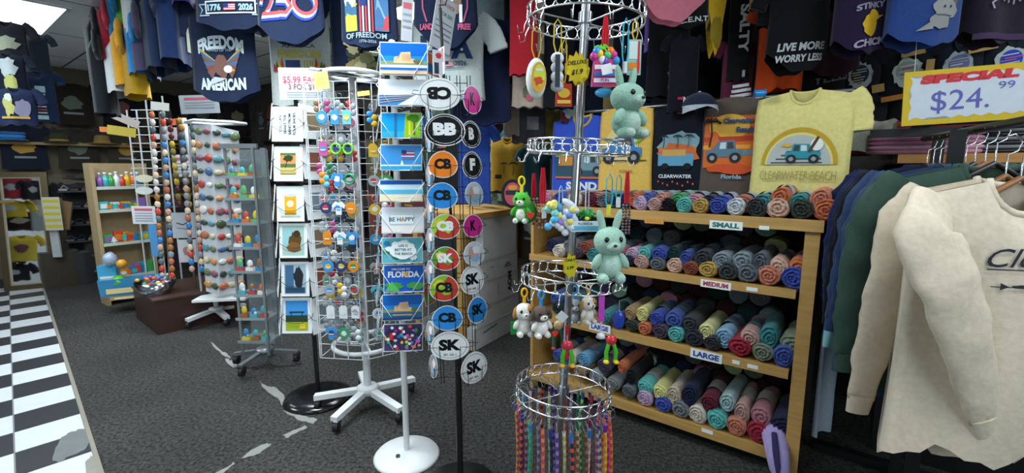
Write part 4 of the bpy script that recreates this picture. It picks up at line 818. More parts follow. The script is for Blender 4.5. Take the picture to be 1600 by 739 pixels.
for k in range(NB):
    a = 2*PI*k/NB+.07; R = RR[3]*(1.0 if k % 2 else .93); p = rp(3, a, -HB/2-.030, R)
    u, v_, nm = bc[(k*7) % 20]; L_ = random.uniform(.32, .40)
    place = 'front' if math.sin(a) < -.35 else ('back' if math.sin(a) > .35 else ('right side' if math.cos(a) > 0 else 'left side'))
    n0, n1 = bc[((k-1) % NB*7) % 20][2], bc[((k+1) % NB*7) % 20][2]
    lb = f'{nm} woven bracelet on {place} of lowest ring, between {n0} and {n1} ones'
    if lb in LABELS: lb = f'{nm} woven bracelet further along the {place} of lowest ring, beside {n1} one'
    t = thing('woven_bracelet', lb, 'bracelet', p, rz=a)
    mb = MB(); mb.ring((0, 0, -.004), .019, .0010, M('#9aa0a6', 'metal'), 18, 4, Matrix.Rotation(rad(90), 3, 'X')); mb.build('loop', t)
    sw = random.uniform(-.012, .012)
    mb = MB(); n = 26; pts = [(sw*math.sin(i/n*3)+random.uniform(-.0008, .0008), .004*math.sin(i/n*5), -.023-L_*i/n) for i in range(n+1)]; c1, c2 = M(u, 'cloth'), M(v_, 'cloth')
    for i in range(n): mb.tube([pts[i], pts[i+1]], [.0062, .0050], c1 if i % 2 else c2, 7, caps=False)
    mb.build('braid', t)
    if k % 3 == 0: mb = MB(); mb.tube([(0, 0, -.024), (0, 0, -.05)], .0068, M(random.choice(['#27408f', '#5a2a8f', '#2f6fb8']), 'cloth'), 7); mb.build('wrap', t)
# ================================================================ shelf unit of rolled shirts
SP = Vector((1.24, 1.93, 0))             # front right corner on the floor
def sh(s, d, z): return SP + RX*s + N*d + Vector((0, 0, z))      # s to the right, d into the shelf
def shp(px, py, d=0):
    p = atp(px, py, SP+N*d, N); q = p-SP; return q.dot(RX), p.z
WD = wood('#c49a58')
UN = thing('shelf_unit', 'long light wood shelf unit filled with rolled t-shirts', 'shelf', SP, YAW)
def ub(mb, s0, s1, d0, d1, z0, z1, m): mb.box(((s0+s1)/2, (d0+d1)/2, (z0+z1)/2), (s1-s0, d1-d0, z1-z0), m)
SL = -1.42; zsh = []
edges = [((1300, 346), (1300, 364)), ((1255, 455), (1255, 468)), ((1232, 577), (1232, 591)), ((1212, 703), (1212, 718))]
for (a, b) in edges: zsh.append((shp(*a)[1], shp(*b)[1]))
print('shelf z', zsh, 'S1 right', shp(1305, 355), 'left ends', shp(975, 343), shp(885, 495), shp(840, 560))
for i, (zt, zb) in enumerate(zsh):
    mb = MB(); s1 = .065 if i == 0 else -.012
    ub(mb, SL, s1, 0, .50, zt-.02, zt-.004, WD); mb.build('shelf_board', UN)
    mb = MB(); ub(mb, SL, s1, -.016, .002, zb, zt+.002, WD); mb.build('front_rail', UN)
mb = MB(); ub(mb, .0, .055, .0, .02, 0, zsh[0][1], WD); ub(mb, .0, .018, .02, .50, 0, zsh[0][1], WD); mb.build('side_panel', UN)
mb = MB(); ub(mb, SL, SL+.02, 0, .50, 0, zsh[0][1], WD); mb.build('side_panel', UN)
mb = MB(); ub(mb, SL, .05, .50, .512, .02, zsh[0][0], M('#2a2826', 'wall')); mb.build('back_panel', UN)
mb = MB(); ub(mb, SL, .0, .06, .48, 0, zsh[3][1]-.002, M('#141414', 'paint')); mb.build('plinth', UN)
# size labels on the rails
def rail_label(txt, px, py, w_px, h_px, col, bg='#e8ece8', nm=None):
    s, z = shp(px, py, -.017); k = mpp(sh(s, 0, z)); s0, _ = shp(px-w_px/2, py, -.017); s1, _ = shp(px+w_px/2, py, -.017); W_ = s1-s0; H_ = h_px*k
    mb = MB(); mb.box((s, -.0172, z), (W_, .001, H_), M(bg, 'paper')); o = mb.build('size_label', UN); o['label'] = nm or (f'white label reading {txt}' if txt else 'small blank white price tab')
    if txt: p = Pr('paper'); p.text(txt, s, z, H_*.62, col, w_=W_*.82, bold=.05); p.build(o, None, off=.0182)
rail_label('SMALL', 1134, 352, 52, 13, '#1f6f6a'); rail_label('MEDIUM', 1118, 445, 48, 12, '#a8324f', nm='pale label reading MEDIUM in red'); rail_label('LARGE', 937, 512, 33, 13, '#28489a'); rail_label('LARGE', 1103, 556, 50, 15, '#28489a')
rail_label('SMALL', 1022, 345, 30, 9, '#c9872a', '#c9954a', nm='faded orange label')
for (x, y, w_) in ((1194, 356, 16), (1175, 452, 18), (1176, 573, 17), (1150, 566, 12), (1105, 674, 18)): rail_label('', x, y, w_, 6, '#fff')
# rolls
def roll_mesh(seed, L_=.27):
    rn = random.Random(seed); mb = MB(); n = 26; R = .046; ph = [rn.uniform(0, 6) for _ in range(4)]
    oval_ = rn.uniform(.86, 1.0)
    def rr(a, y): return R*(1+.05*math.sin(2*a+ph[0]+y*5)+.04*math.sin(3*a+ph[1])+.02*math.sin(9*a+ph[2]))
    m0 = M('#888888', 'cloth')
    mb.grid(lambda u, v: (rr(2*PI*u, v)*math.cos(2*PI*u), .012+v*L_, rr(2*PI*u, v)*math.sin(2*PI*u)*oval_), n, 6, m0, closed_u=True)
    nr = 13; turns = rn.choice([2.5, 3, 3.5]); off = rn.uniform(-.01, .01)
    def face(u, v):
        a = 2*PI*u; r = (1-v); g = math.sin(2*PI*(r*turns)-a+ph[3]); y = -.006+.009*g*(.35+.65*min(1, r*2.2)) + .014*r*r*r + .003*math.sin(7*a+r*9+ph[0])
        if v == 0: y = .012
        q = rr(a, 0)*r*(1+.06*math.sin(3*a+r*8+ph[1])*(1-r)); return (q*math.cos(a)+off*(1-r), y, q*math.sin(a)*oval_)
    mb.grid(face, n, nr, m0, closed_u=True)
    mb.grid(lambda u, v: (rr(2*PI*u, 1)*(1-v)*math.cos(2*PI*u), .012+L_, rr(2*PI*u, 1)*(1-v)*math.sin(2*PI*u)*oval_), n, 1, m0, closed_u=True)
    return mb.mesh('rolled_cloth')
RM = [roll_mesh(s) for s in range(9)]
band_mesh = []
for q in range(6):
    b = MB(); b.grid(lambda u, v: (.0485*math.cos(PI*.1+PI*.75*u), .09+v*.10, .0480*math.sin(PI*.1+PI*.75*u)), 10, 2, M(['#b8bab4', '#9fb0b8', '#c3b88a', '#b8c08a', '#b06a50', '#6f8a98'][q], 'print')); band_mesh.append(b.mesh('printed_band'))
RC_ = dict(orange='#d96a3a', coral='#d9795a', salmon='#d58a76', blue='#3f5ab8', royal='#3a52c0', green='#3fa868', pink='#c9849a', navy='#20284f', rust='#b8654a', teal='#2f8f96', lilac='#c9a3c9', blush='#c99a8f', black='#17181c', mustard='#c9a040', white='#cfdbe0', charcoal='#3a3f45', peach='#dfae94', olive='#3a4238', aqua='#4fc0b8', forest='#1f4240', slate='#5f6872', steel='#7f929c', brick='#a04a32', yellow='#e0dc7a', sky='#5fa8d8', cream='#d9cdb8', sage='#7d8a70', plum='#4f4058', crimson='#b82038', maroon='#7a2038', lavender='#a89acb', beige='#c8b79a', grey='#777c80', mauve='#b8707f', tan='#b08a5a', brown='#4a2c22', wine='#4a1c28', mint='#8fcfae', lime='#c9d98a', purple='#5f5480')
for a_, b_ in {'light blue': '#7fb8e0', 'pale yellow': '#e2df8a', 'pale aqua': '#9fc4c8', 'dark slate': '#2f3340'}.items(): RC_[a_] = b_
def _mute(h, f=.76):
    r, g, b = [int(h[i:i+2], 16) for i in (1, 3, 5)]; l = .3*r+.59*g+.11*b
    return '#%02x%02x%02x' % tuple(int((l+(q-l)*f)*.93) for q in (r, g, b))
RC_ = {k_: _mute(v_) for k_, v_ in RC_.items()}
used_lab = set(); prev = [None]
pending = []
def roll(px, py, colr, shelf, layer, d=.0, size=1.0, rots=0, L_=1, band=False):
    s, z = shp(px, py, d); pending.append([s, z, d, colr, shelf, layer, size, L_, band, px])
data = {}
S = 'SMALL'
T1 = [(858, 311, 'mustard'), (880, 312, 'tan'), (905, 312, 'slate'), (935, 311, 'coral'), (958, 313, 'teal'), (992, 313, 'orange'), (1011, 314, 'blue'), (1032, 314, 'salmon'), (1059, 314, 'green'), (1083, 316, 'pink'), (1107, 317, 'navy'), (1129, 318, 'royal'), (1160, 319, 'rust'), (1190, 317, 'teal'), (1219, 310, 'orange', 1.2), (1248, 317, 'teal'), (1281, 313, 'coral', 1.15)]
Bt = [(852, 330, 'pink'), (874, 331, 'royal'), (897, 331, 'cream'), (920, 331, 'maroon'), (943, 331, 'slate'), (966, 331, 'navy'), (999, 332, 'lilac', .85), (1021, 333, 'blush', .85), (1043, 333, 'black', .85), (1068, 334, 'aqua', .9), (1093, 335, 'mustard', .9), (1120, 336, 'royal'), (1148, 337, 'white'), (1181, 338, 'charcoal'), (1214, 337, 'peach', 1.05), (1251, 340, 'olive', 1.05), (1289, 339, 'orange', 1.1)]
T2 = [(862, 384, 'navy'), (890, 386, 'grey'), (915, 388, 'brick'), (940, 391, 'teal'), (964, 394, 'mauve'), (987, 398, 'lilac', .9), (1006, 397, 'aqua', .9), (1029, 398, 'royal', .95), (1053, 398, 'forest'), (1071, 404, 'blue', 1.0), (1098, 405, 'charcoal', 1.1), (1127, 408, 'steel'), (1159, 409, 'steel', 1.2), (1189, 411, 'slate', 1.15), (1216, 420, 'peach', 1.25), (1249, 421, 'orange', 1.2)]
B2 = [(872, 404, 'cream', .9), (898, 407, 'plum', .9), (925, 408, 'teal', .9), (951, 410, 'rust', .9), (980, 413, 'navy', .8), (1001, 415, 'blush', .85), (1026, 417, 'slate', .85), (1053, 419, 'peach', .9), (1078, 424, 'brick', .85), (1105, 426, 'mustard', .95), (1136, 430, 'charcoal', 1.0), (1167, 433, 'slate', 1.05), (1200, 440, 'coral', 1.1), (1240, 446, 'royal', 1.15)]
T3 = [(868, 466, 'blue', .9), (893, 470, 'teal', .9), (985, 490, 'tan', .9), (1003, 491, 'yellow', 1.05), (1025, 498, 'royal', 1.0), (1052, 500, 'blue', 1.0), (1078, 507, 'charcoal', 1.05), (1103, 520, 'pale yellow', 1.2), (1131, 528, 'light blue', 1.25), (1171, 530, 'blush', 1.1), (1201, 528, 'teal', 1.3), (1238, 540, 'sage', 1.2)]
B3 = [(870, 482, 'forest', .85), (893, 487, 'sky', .85), (944, 497, 'teal', .85), (963, 503, 'plum', .8), (986, 509, 'olive', .85), (1006, 515, 'orange', .9), (1031, 521, 'plum', .95), (1055, 525, 'aqua', 1.0), (1083, 534, 'dark slate', 1.05), (1112, 541, 'charcoal', .95), (1155, 549, 'crimson', 1.15), (1191, 554, 'sage', 1.1), (1224, 564, 'blue', 1.2)]
T4 = [(872, 556, 'blue', .95), (891, 560, 'cream', .95), (912, 562, 'sky', .95), (943, 572, 'plum', .95), (972, 574, 'orange', .95), (985, 590, 'black', 1.1), (1007, 606, 'aqua', 1.0), (1031, 614, 'yellow', 1.05), (1053, 619, 'beige', 1.15), (1077, 618, 'navy', 1.25), (1108, 630, 'maroon', 1.1), (1136, 630, 'pale aqua', 1.15), (1159, 645, 'blush', 1.2), (1188, 652, 'mauve', 1.25), (1224, 668, 'navy', 1.2)]
B4 = [(905, 580, 'tan', .9), (930, 588, 'steel', .9), (957, 601, 'grey', .9), (982, 612, 'slate', .9), (1007, 623, 'lilac', .95), (1035, 633, 'royal', .95), (1062, 641, 'grey', 1.0), (1089, 650, 'cream', 1.05), (1119, 658, 'aqua', 1.15), (1150, 668, 'coral', 1.15), (1183, 680, 'crimson', 1.2)]
for shn, rows in (('SMALL shelf', (T1, Bt)), ('MEDIUM shelf', (T2, B2)), ('LARGE shelf', (T3, B3)), ('bottom shelf', (T4, B4))):
    for ly, row in zip(('top layer', 'lower layer'), rows):
        for r in row: roll(r[0], r[1], r[2], shn, ly, d=.012 if ly == 'lower layer' else .03, size=r[3] if len(r) > 3 else 1.0, band=(random.random() < (.75 if ly == 'top layer' else .15)))
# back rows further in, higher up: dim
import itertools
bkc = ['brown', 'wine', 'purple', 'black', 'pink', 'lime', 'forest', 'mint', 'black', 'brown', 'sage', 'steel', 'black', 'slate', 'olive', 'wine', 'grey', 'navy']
for shn, z0, cnt, seedk in (('MEDIUM shelf', zsh[1][0], 15, 2), ('LARGE shelf', zsh[2][0], 15, 5), ('bottom shelf', zsh[3][0], 15, 9)):
    for r_, (dd, zz) in enumerate(((.30, .045), (.30, .135), (.31, .222))):
        for k in range(13):
            s = -1.33+k*.103+(.05 if r_ % 2 else 0)
            if s > -.06: continue
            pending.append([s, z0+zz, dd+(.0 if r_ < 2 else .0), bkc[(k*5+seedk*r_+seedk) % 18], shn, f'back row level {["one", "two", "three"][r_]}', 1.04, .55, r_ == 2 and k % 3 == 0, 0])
# back-row shelf under the SMALL board also shows; resolve z so rolls rest, then build
byrow = {}
for p in pending: byrow.setdefault((p[4], p[5]), []).append(p)
for (shn, ly), row in byrow.items():
    row.sort(key=lambda q: q[0]); zt = zsh[['SMALL shelf', 'MEDIUM shelf', 'LARGE shelf', 'bottom shelf'].index(shn)][0]
    for i, (s, z, d, colr, _, _, size, L_, band, px) in enumerate(row):
        if ly == 'lower layer': z = max(z, zt-.004+.044*size)
        # squeeze to the room between neighbours
        gap = min([abs(row[j][0]-s) for j in (i-1, i+1) if 0 <= j < len(row)] or [1])
        sx = min(size, max(.62, gap/.088)) if ly != 'x' else size
        l = row[i-1][3] if i else None; r_ = row[i+1][3] if i < len(row)-1 else None
        if l and r_: pos = f'between {l} and {r_}'
        elif r_: pos = f'left end, beside {r_}'
        else: pos = f'right end, beside {l}'
        lab = f'{colr} rolled t-shirt, {ly} of {shn}, {pos}'
        if lab in used_lab: lab = f'{colr} rolled t-shirt, {ly} of {shn}, {ORD[i % 20]} from left, {pos}'
        if len(lab.split()) > 16: lab = f'{colr} rolled t-shirt, {ly} of {shn}, {ORD[i % 20]} from left'
        used_lab.add(lab)
        t = thing('rolled_shirt', lab, 't-shirt', sh(s, d, z), YAW, 'rolled t-shirts on the shelf unit')
        o = bpy.data.objects.new('roll', RM[random.randrange(9)]); C.objects.link(o); o.parent = t; o.scale = (sx, L_, min(size, 1.25)); o.rotation_euler = (0, 0, random.uniform(-.03, .03))
        o.material_slots[0].link = 'OBJECT'; o.material_slots[0].material = M(RC_[colr], 'cloth')
        if band: b = bpy.data.objects.new('printed_band', band_mesh[(i*5+len(used_lab)) % 6]); C.objects.link(b); b.parent = t; b.scale = (sx*1.01, L_, min(size, 1.25)*1.01)
# the lavender roll sagging over the bottom corner
mb = MB(); t = thing('folded_shirt', 'lavender t-shirt sliding off the lowest right shelf corner', 't-shirt', sh(-.015, -.05, .10), YAW)
mb.tube([(-.05, .16, .10), (-.03, .06, .07), (-.005, -.0, .02), (.01, -.03, -.03), (.015, -.035, -.07)], [.05, .052, .048, .04, .018], M('#a89acb', 'cloth'), 16, flat=.75); mb.build('cloth', t)
mb = MB(); mb.tube([(-.03, .04, .10), (-.01, -.03, .055), (.005, -.055, .0), (.01, -.06, -.04)], [.012, .014, .012, .006], M('#33305a', 'cloth'), 8); mb.build('fold', t)
# ================================================================ shirts
def hs(label, cx, ybot, wpx, Y, H, color, pr=None, name='hanging_tshirt', **k):
    """a shirt hung from above whose hem hangs at pixel row ybot, wpx pixels wide, at distance Y"""
    b = at(cx, ybot, Y); m = mpp(b); W = wpx*m*.86
    if callable(pr): q = Pr(); pr(q, W, H, m); pr = q
    return shirt(name, label, 't-shirt', b+Vector((0, 0, H)), W, H, color, pr=pr, **k)
def flag(p, cx, cz, w_, h):
    for q in range(7): p.rect(cx, cz+h/2-h*(q+.5)/7, w_, h/7.5, '#c8404a' if q % 2 == 0 else '#e3e6ea')
    p.rect(cx-w_*.28, cz+h*.2, w_*.42, h*.55, '#2b3a78')
def eagle(p, cx, cz, s, c1='#7a5a4a', c2='#5f7fa0', c3='#d8c98a'):
    for sg in (-1, 1):
        for q in range(6): p.poly([(cx+sg*.05*s, cz), (cx+sg*(.55-.04*q)*s, cz+(.42-.12*q)*s), (cx+sg*(.50-.05*q)*s, cz+(.30-.13*q)*s)], [c3, c2, c1, c2, '#8a4a44', c1][q])
    p.blob(cx, cz-.05*s, .16*s, .28*s, c1, seed=3, j=.12); p.ell(cx+.16*s, cz-.12*s, .12*s, .09*s, '#e6e9ea'); p.poly([(cx+.26*s, cz-.10*s), (cx+.36*s, cz-.16*s), (cx+.25*s, cz-.18*s)], '#dcae3a')
    p.poly([(cx-.2*s, cz-.3*s), (cx+.1*s, cz-.34*s), (cx-.3*s, cz-.5*s)], '#c3ccd2')
def jeep(p, cx, cz, s, c, wheel='#2a2b2e', fl=1):
    P_ = lambda *a: [(cx+fl*x*s, cz+z*s) for x, z in a]
    p.poly(P_((-.5, -.12), (-.5, .08), (-.2, .12), (-.16, .34), (.28, .36), (.34, .1), (.5, .08), (.5, -.12)), c); p.poly(P_((-.12, .12), (-.1, .3), (.06, .31), (.06, .12)), '#c3d2d6'); p.poly(P_((.1, .12), (.1, .31), (.24, .31), (.28, .12)), '#3c4448')
    for x in (-.32, .32): p.ell(cx+fl*x*s, cz-.14*s, .15*s, .15*s, wheel); p.ell(cx+fl*x*s, cz-.14*s, .07*s, .07*s, '#8f979a')
def palmp(p, cx, cz, h, c):
    p.line([(cx, cz), (cx+.08*h, cz+.5*h), (cx+.05*h, cz+h)], .05*h, c)
    for a in (.1, .8, 1.6, 2.4, 3.0, -.3, 3.5): p.line([(cx+.05*h, cz+h), (cx+.05*h+.22*h*math.cos(a), cz+h+.14*h*math.sin(a)+.03*h), (cx+.05*h+.38*h*math.cos(a), cz+h+.12*h*math.sin(a)-.08*h)], .05*h, c)
NV = '#222d47'
# --- the patriotic shirts over the left racks (z measured from the collar, hem at -H)
def p_usa(p, W, H, m):
    b = -H
    p.text('USA', -.0, b+62*m, 34*m, '#e6e9ea', w_=88*m, bold=.09); p.text('U', -31*m, b+62*m, 34*m, '#d8474e', bold=.07); 
    p.line([(-40*m, b+42*m), (40*m, b+42*m)], 2*m, '#dfe5ea'); p.line([(-40*m, b+25*m), (40*m, b+25*m)], 2*m, '#dfe5ea')
    for s in (-1, 1): p.line([(s*39*m, b+42*m), (s*39*m, b+25*m)], 2*m, '#dfe5ea'); p.line([(s*39*m, b+38*m), (s*50*m, b+38*m), (s*45*m, b+30*m), (s*50*m, b+22*m), (s*34*m, b+22*m)], 2*m, '#9fc0d0')
    p.text('1776', -25*m, b+33*m, 10*m, '#a9cfe0', w_=22*m, bold=.05); p.text('2026', 25*m, b+33*m, 10*m, '#a9cfe0', w_=22*m, bold=.05); flag(p, 0, b+33*m, 18*m, 10*m)
hs('navy tee printed USA with 1776 and 2026 ribbon, hem over the eagle tee', 369, 50, 138, 2.78, .62, NV, p_usa, sag=.10, seed=1)
def p_free(p, W, H, m):
    b = -H
    p.text('FREEDOM', 0, b+88*m, 20*m, '#d5e4ea', w_=70*m, bold=.05, bend=-1.5); p.text('AMERICAN', 0, b+26*m, 18*m, '#d5e4ea', w_=70*m, bold=.05, bend=.3); eagle(p, 0, b+56*m, 62*m, '#7d5a50', '#4f6f96', '#b5ae6a'); p.text('LAND OF THE', 0, b+76*m, 4*m, '#8fa0a8')
hs('navy tee printed FREEDOM AMERICAN around an eagle', 358, 161, 122, 2.95, .60, NV, p_free, sag=.14, seed=2)
def p_250(p, W, H, m):
    b = -H
    for k, (c, d) in enumerate((('#2b49b8', -7), ('#e8e8ec', -4), ('#d8565a', -0))):
        z = b+58*m+d*m; x = d*.3*m; wd = (7 if k == 0 else 5)*m
        p.line([(x-42*m, z+4*m), (x-38*m, z+16*m), (x-26*m, z+18*m), (x-22*m, z+8*m), (x-30*m, z-6*m), (x-42*m, z-14*m), (x-12*m, z-14*m)], wd, c)
        p.line([(x+10*m, z+18*m), (x-10*m, z+18*m), (x-14*m, z+6*m), (x+0*m, z+6*m), (x+6*m, z-4*m), (x-2*m, z-14*m), (x-14*m, z-13*m)], wd, c)
        p.arc(x+26*m, z+3*m, 16*m, 17*m, wd, c)
hs('navy tee with big red white and blue striped 250', 459, 71, 122, 2.72, .58, NV, p_250, sag=.18, seed=3)
def p_white(p, W, H, m):
    b = -H
    p.text('FREEDOM', 0, b+76*m, 12*m, '#c3b75a', w_=64*m, bold=.05); p.text('AMERICA', 0, b+88*m, 6*m, '#5a5f4a', w_=50*m); p.rect(-10*m, b+59*m, 22*m, 16*m, '#3a4a7a')
    for q in range(5): p.rect((6+4*q)*m, b+59*m, 2.4*m, 16*m, '#cfc07a')
    for s in (-1, 1):
        for q in range(4): p.poly([(s*(22+q*3)*m, b+50*m), (s*(26+q*4)*m, b+(72-q*3)*m), (s*(29+q*3.5)*m, b+50*m)], ['#c23a3a', '#dcae3a', '#2f6a3a', '#a83a2f'][q])
hs('white tee printed FREEDOM with raised hands and flag', 476, 166, 112, 3.05, .62, '#c3cbc6', p_white, sag=.0, seed=4)
hs('grey-green tee lettered with green W, between two navy tees', 525, 66, 56, 3.3, .6, '#3f4a48', lambda p, W, H, m: (p.text('W', 2*m, -H+42*m, 16*m, '#2f9a4a', bold=.05), p.text('EN', 6*m, -H+16*m, 9*m, '#d5dadc', bold=.03)), seed=5)
def p_of(p, W, H, m):
    b = -H
    p.rect(-26*m, b+54*m, 20*m, 60*m, '#a8b06a'); p.rect(-26*m, b+66*m, 20*m, 40*m, '#3f6f8f'); p.blob(-26*m, b+68*m, 9*m, 12*m, '#e8eaea', seed=4); p.poly([(-20*m, b+66*m), (-14*m, b+62*m), (-20*m, b+59*m)], '#dcae3a'); p.rect(-26*m, b+36*m, 18*m, 22*m, '#c3cf4a')
    for q in range(5): p.rect((-10+4.5*q)*m, b+52*m, 2.6*m, 60*m, '#c8505a' if q % 2 == 0 else '#dfe3e8')
    p.rect(-5*m, b+70*m, 11*m, 22*m, '#2b3f80'); p.rect(21*m, b+54*m, 20*m, 60*m, '#4f7fb0'); p.blob(21*m, b+56*m, 8*m, 22*m, '#8fb8cf', seed=9); p.poly([(12*m, b+26*m), (31*m, b+26*m), (31*m, b+50*m)], '#c8505a')
    p.text('OF FREEDOM', -4*m, b+17*m, 8*m, '#a3b8c2', w_=62*m, bold=.02); p.text('1776-2026', 0, b+8*m, 4.5*m, '#8fa5b0')
hs('navy tee with eagle, flag and statue panels over OF FREEDOM', 580, 77, 104, 2.75, .6, NV, p_of, sag=.08, seed=6)
hs('navy tee with tan camouflage print below the OF FREEDOM tee', 560, 132, 92, 3.0, .55, '#1c2640', lambda p, W, H, m: [p.blob(random.uniform(-6, 34)*m, -H+random.uniform(12, 66)*m, 9*m, 8*m, random.choice(['#b8b08a', '#6a6f4a', '#d8d2b0', '#3f4638', '#9a8a5a']), seed=q) for q in range(34)], seed=7)
def p_shield(p, W, H, m):
    b = -H
    p.line([(-34*m, b+95*m), (-34*m, b+58*m), (-28*m, b+38*m)], 2.5*m, '#b05a7a'); p.line([(34*m, b+95*m), (34*m, b+58*m), (28*m, b+38*m)], 2.5*m, '#b05a7a'); p.blob(10*m, b+66*m, 17*m, 15*m, '#8a6f5f', seed=3); p.blob(4*m, b+74*m, 10*m, 8*m, '#d8dde2', seed=5)
    p.text('LAND', -29*m, b+31*m, 9*m, '#c85a80', bold=.05, w_=20*m); p.text('FREE', 29*m, b+31*m, 9*m, '#c85a80', bold=.05, w_=20*m); p.rect(24*m, b+50*m, 5*m, 26*m, '#dfe5ea')
hs('navy tee with eagle shield behind the tilted paper sheet', 698, 78, 116, 2.75, .62, '#1e2740', p_shield, sag=.22, seed=8)
hs('pale blue-grey tee lettered TER, near the ceiling gap', 768, 64, 70, 3.2, .6, '#93a7ad', lambda p, W, H, m: p.text('TER', -6*m, -H+24*m, 13*m, '#d8e2e4', bold=.04), seed=9)
hs('big navy tee with striped sleeve hanging behind the white USA tee', 752, 196, 110, 3.05, .66, '#1b2340', lambda p, W, H, m: (flag(p, -8*m, -H+86*m, 14*m, 26*m), p.text('A', -10*m, -H+58*m, 12*m, '#d8dde2')), seed=10, sag=.06)
def p_sa(p, W, H, m):
    b = -H
    p.text('U', -28*m, b+80*m, 30*m, '#27406b', bold=.07); p.text('S', 1*m, b+80*m, 30*m, '#27406b', bold=.10); p.text('S', 1*m, b+80*m, 28*m, '#c8d3d2', bold=.02); p.text('A', 22*m, b+77*m, 32*m, '#27406b', bold=.07); p.ell(22*m, b+74*m, 2*m, 2*m, '#dfe5e8')
    flag(p, 2*m, b+54*m, 12*m, 8*m); p.text('1776', -16*m, b+54*m, 7*m, '#27406b'); p.text('2026', 20*m, b+54*m, 7*m, '#27406b'); p.rect(-4*m, b+47*m, 60*m, 1*m, '#27406b')
hs('cream tee printed USA in navy varsity letters', 702, 158, 132, 2.9, .50, '#bfc9c6', p_sa, seed=11, sag=.0, side=(1,))
# far row seen edge-on at top left
edge = [(160, 135, 22, '#1b2022', .52, 'black'), (168, 180, 26, '#20262b', .60, 'black-and-grey'), (176, 100, 15, '#a82a3c', .42, 'crimson'), (186, 148, 18, '#d5dadb', .40, 'white'), (192, 84, 12, '#1f6f9a', .45, 'blue'), (201, 62, 22, '#57a83a', .42, 'lime green'), (199, 138, 16, '#dca02a', .42, 'amber'),
        (212, 125, 18, '#6f2434', .42, 'wine red'), (216, 152, 26, '#b8901f', .40, 'mustard'), (220, 122, 15, '#2f86c4', .38, 'sky blue'), (213, 60, 14, '#c9ced0', .42, 'pale grey'), (231, 120, 18, '#4a4560', .42, 'mauve-navy'), (229, 46, 14, '#15181b', .4, 'jet black'), (243, 26, 10, '#c3a8b0', .4, 'pale pink'), (250, 112, 28, '#20304c', .5, 'navy and cream'), (262, 40, 22, '#121417', .45, 'plain black'), (276, 102, 32, '#1d2f58', .55, 'deep navy'), (292, 20, 26, '#2f2468', .4, 'violet')]
for k, (x, yb, wd, c, H, nm) in enumerate(edge):
    b = at(x, yb, 3.75-k*.045); m = mpp(b); W = .46
    t = shirt('hanging_tshirt', f'{nm} tee hung edge-on in the crowded row at upper left', 't-shirt', b+Vector((0, 0, H)), W, H, c, yaw=math.atan2(ray(x, 60).y, ray(x, 60).x)+rad(random.uniform(-7, 7)), T=.05+wd*m*.18, amp=.02, seed=100+k, group=None,
          pr=(lambda q: (q.rect(0, -H*.55, .05, H*.6, '#c3cbb8'), q)[1])(Pr()) if nm in ('navy and cream', 'deep navy') else None)
# --- centre back: red, brown, dark
hs('red tee hung highest left of the chrome carousel', 818, 118, 52, 2.9, .62, '#a8232e', seed=20, collar='#c9a62a')
hs('black tee half hidden behind the red tee', 806, 128, 44, 3.1, .62, '#17191c', seed=21)
hs('taupe long tee hanging below the red one', 806, 212, 46, 3.2, .52, '#6a6058', seed=22)
hs('beige tee with small dark print above a dark jersey', 826, 168, 62, 3.05, .34, '#a8998c', lambda p, W, H, m: (p.blob(0, -H+22*m, 9*m, 12*m, '#5a6a50', seed=3), p.blob(0, -H+14*m, 5*m, 6*m, '#b85a6a', seed=5)), seed=23)
hs('dark grey tee with a square chest patch', 826, 224, 62, 3.2, .5, '#27282b', lambda p, W, H, m: p.rect(6*m, -H+30*m, 18*m, 20*m, '#55585c'), seed=24)
hs('maroon tee in the gap beside the ceiling light', 786, 116, 30, 3.4, .4, '#4a1f2a', seed=25)
hs('teal-black tee with pale stripes near the blue tee', 776, 170, 40, 3.5, .45, '#1f3538', lambda p, W, H, m: [p.rect(4*m, -H+(14+6*q)*m, 22*m, 3*m, '#8fd0d0') for q in range(4)], seed=26)
hs('black tee behind carousel pole near red packet', 872, 170, 56, 3.0, .8, '#14161a', seed=27)
hs('dark red tee with pale script behind the pole', 892, 192, 40, 3.1, .3, '#5a2430', lambda p, W, H, m: p.blob(0, -H+16*m, 14*m, 10*m, '#8f9a9f', seed=2), seed=28)
hs('midnight navy tee behind the yellow price burst', 915, 180, 62, 3.15, .8, '#151b2e', seed=29)
hs('olive and black tee low behind carousel left', 866, 232, 46, 3.25, .3, '#5a5528', seed=30)
hs('orange tee high behind the top chrome ring', 893, 60, 36, 3.3, .5, '#b84a22', seed=31)
hs('violet tee glimpsed right of the top ring', 1020, 82, 34, 3.0, .5, '#7a5fb8', seed=32)
hs('plain navy tee behind upper plush bunny', 985, 160, 74, 3.15, .8, '#161b2b', seed=33)
hs('faded rose tee whose hem fills the top edge', 1048, 38, 128, 2.2, .5, '#b86878', seed=34, sag=.25)
hs('black tee with spaced white letters along its hem', 1066, 48, 90, 2.35, .45, '#121316', lambda p, W, H, m: p.text('C.C.E.N.T', 6*m, -H+12*m, 8*m, '#c9d3d6', w_=62*m, bold=.03, slope=.15), seed=35, sag=.12)
hs('black tee with grey patterned back panel', 1040, 152, 78, 2.7, .8, '#101114', lambda p, W, H, m: [p.blob(12*m+random.uniform(-11, 11)*m, -H+random.uniform(10, 46)*m, 5*m, 4*m, random.choice(['#4a4b4d', '#6a6b6a', '#38393b']), seed=q) for q in range(30)], seed=36)
hs('yellow tee wedge poking between black tees', 1113, 88, 42, 2.55, .5, '#c9a424', lambda p, W, H, m: p.blob(0, -H+34*m, 10*m, 22*m, '#8f7a1f', seed=3), seed=37, sag=.35, scoop=.45)
hs('long black tee beneath the yellow wedge', 1105, 150, 84, 2.85, .85, '#0e0f12', seed=38)
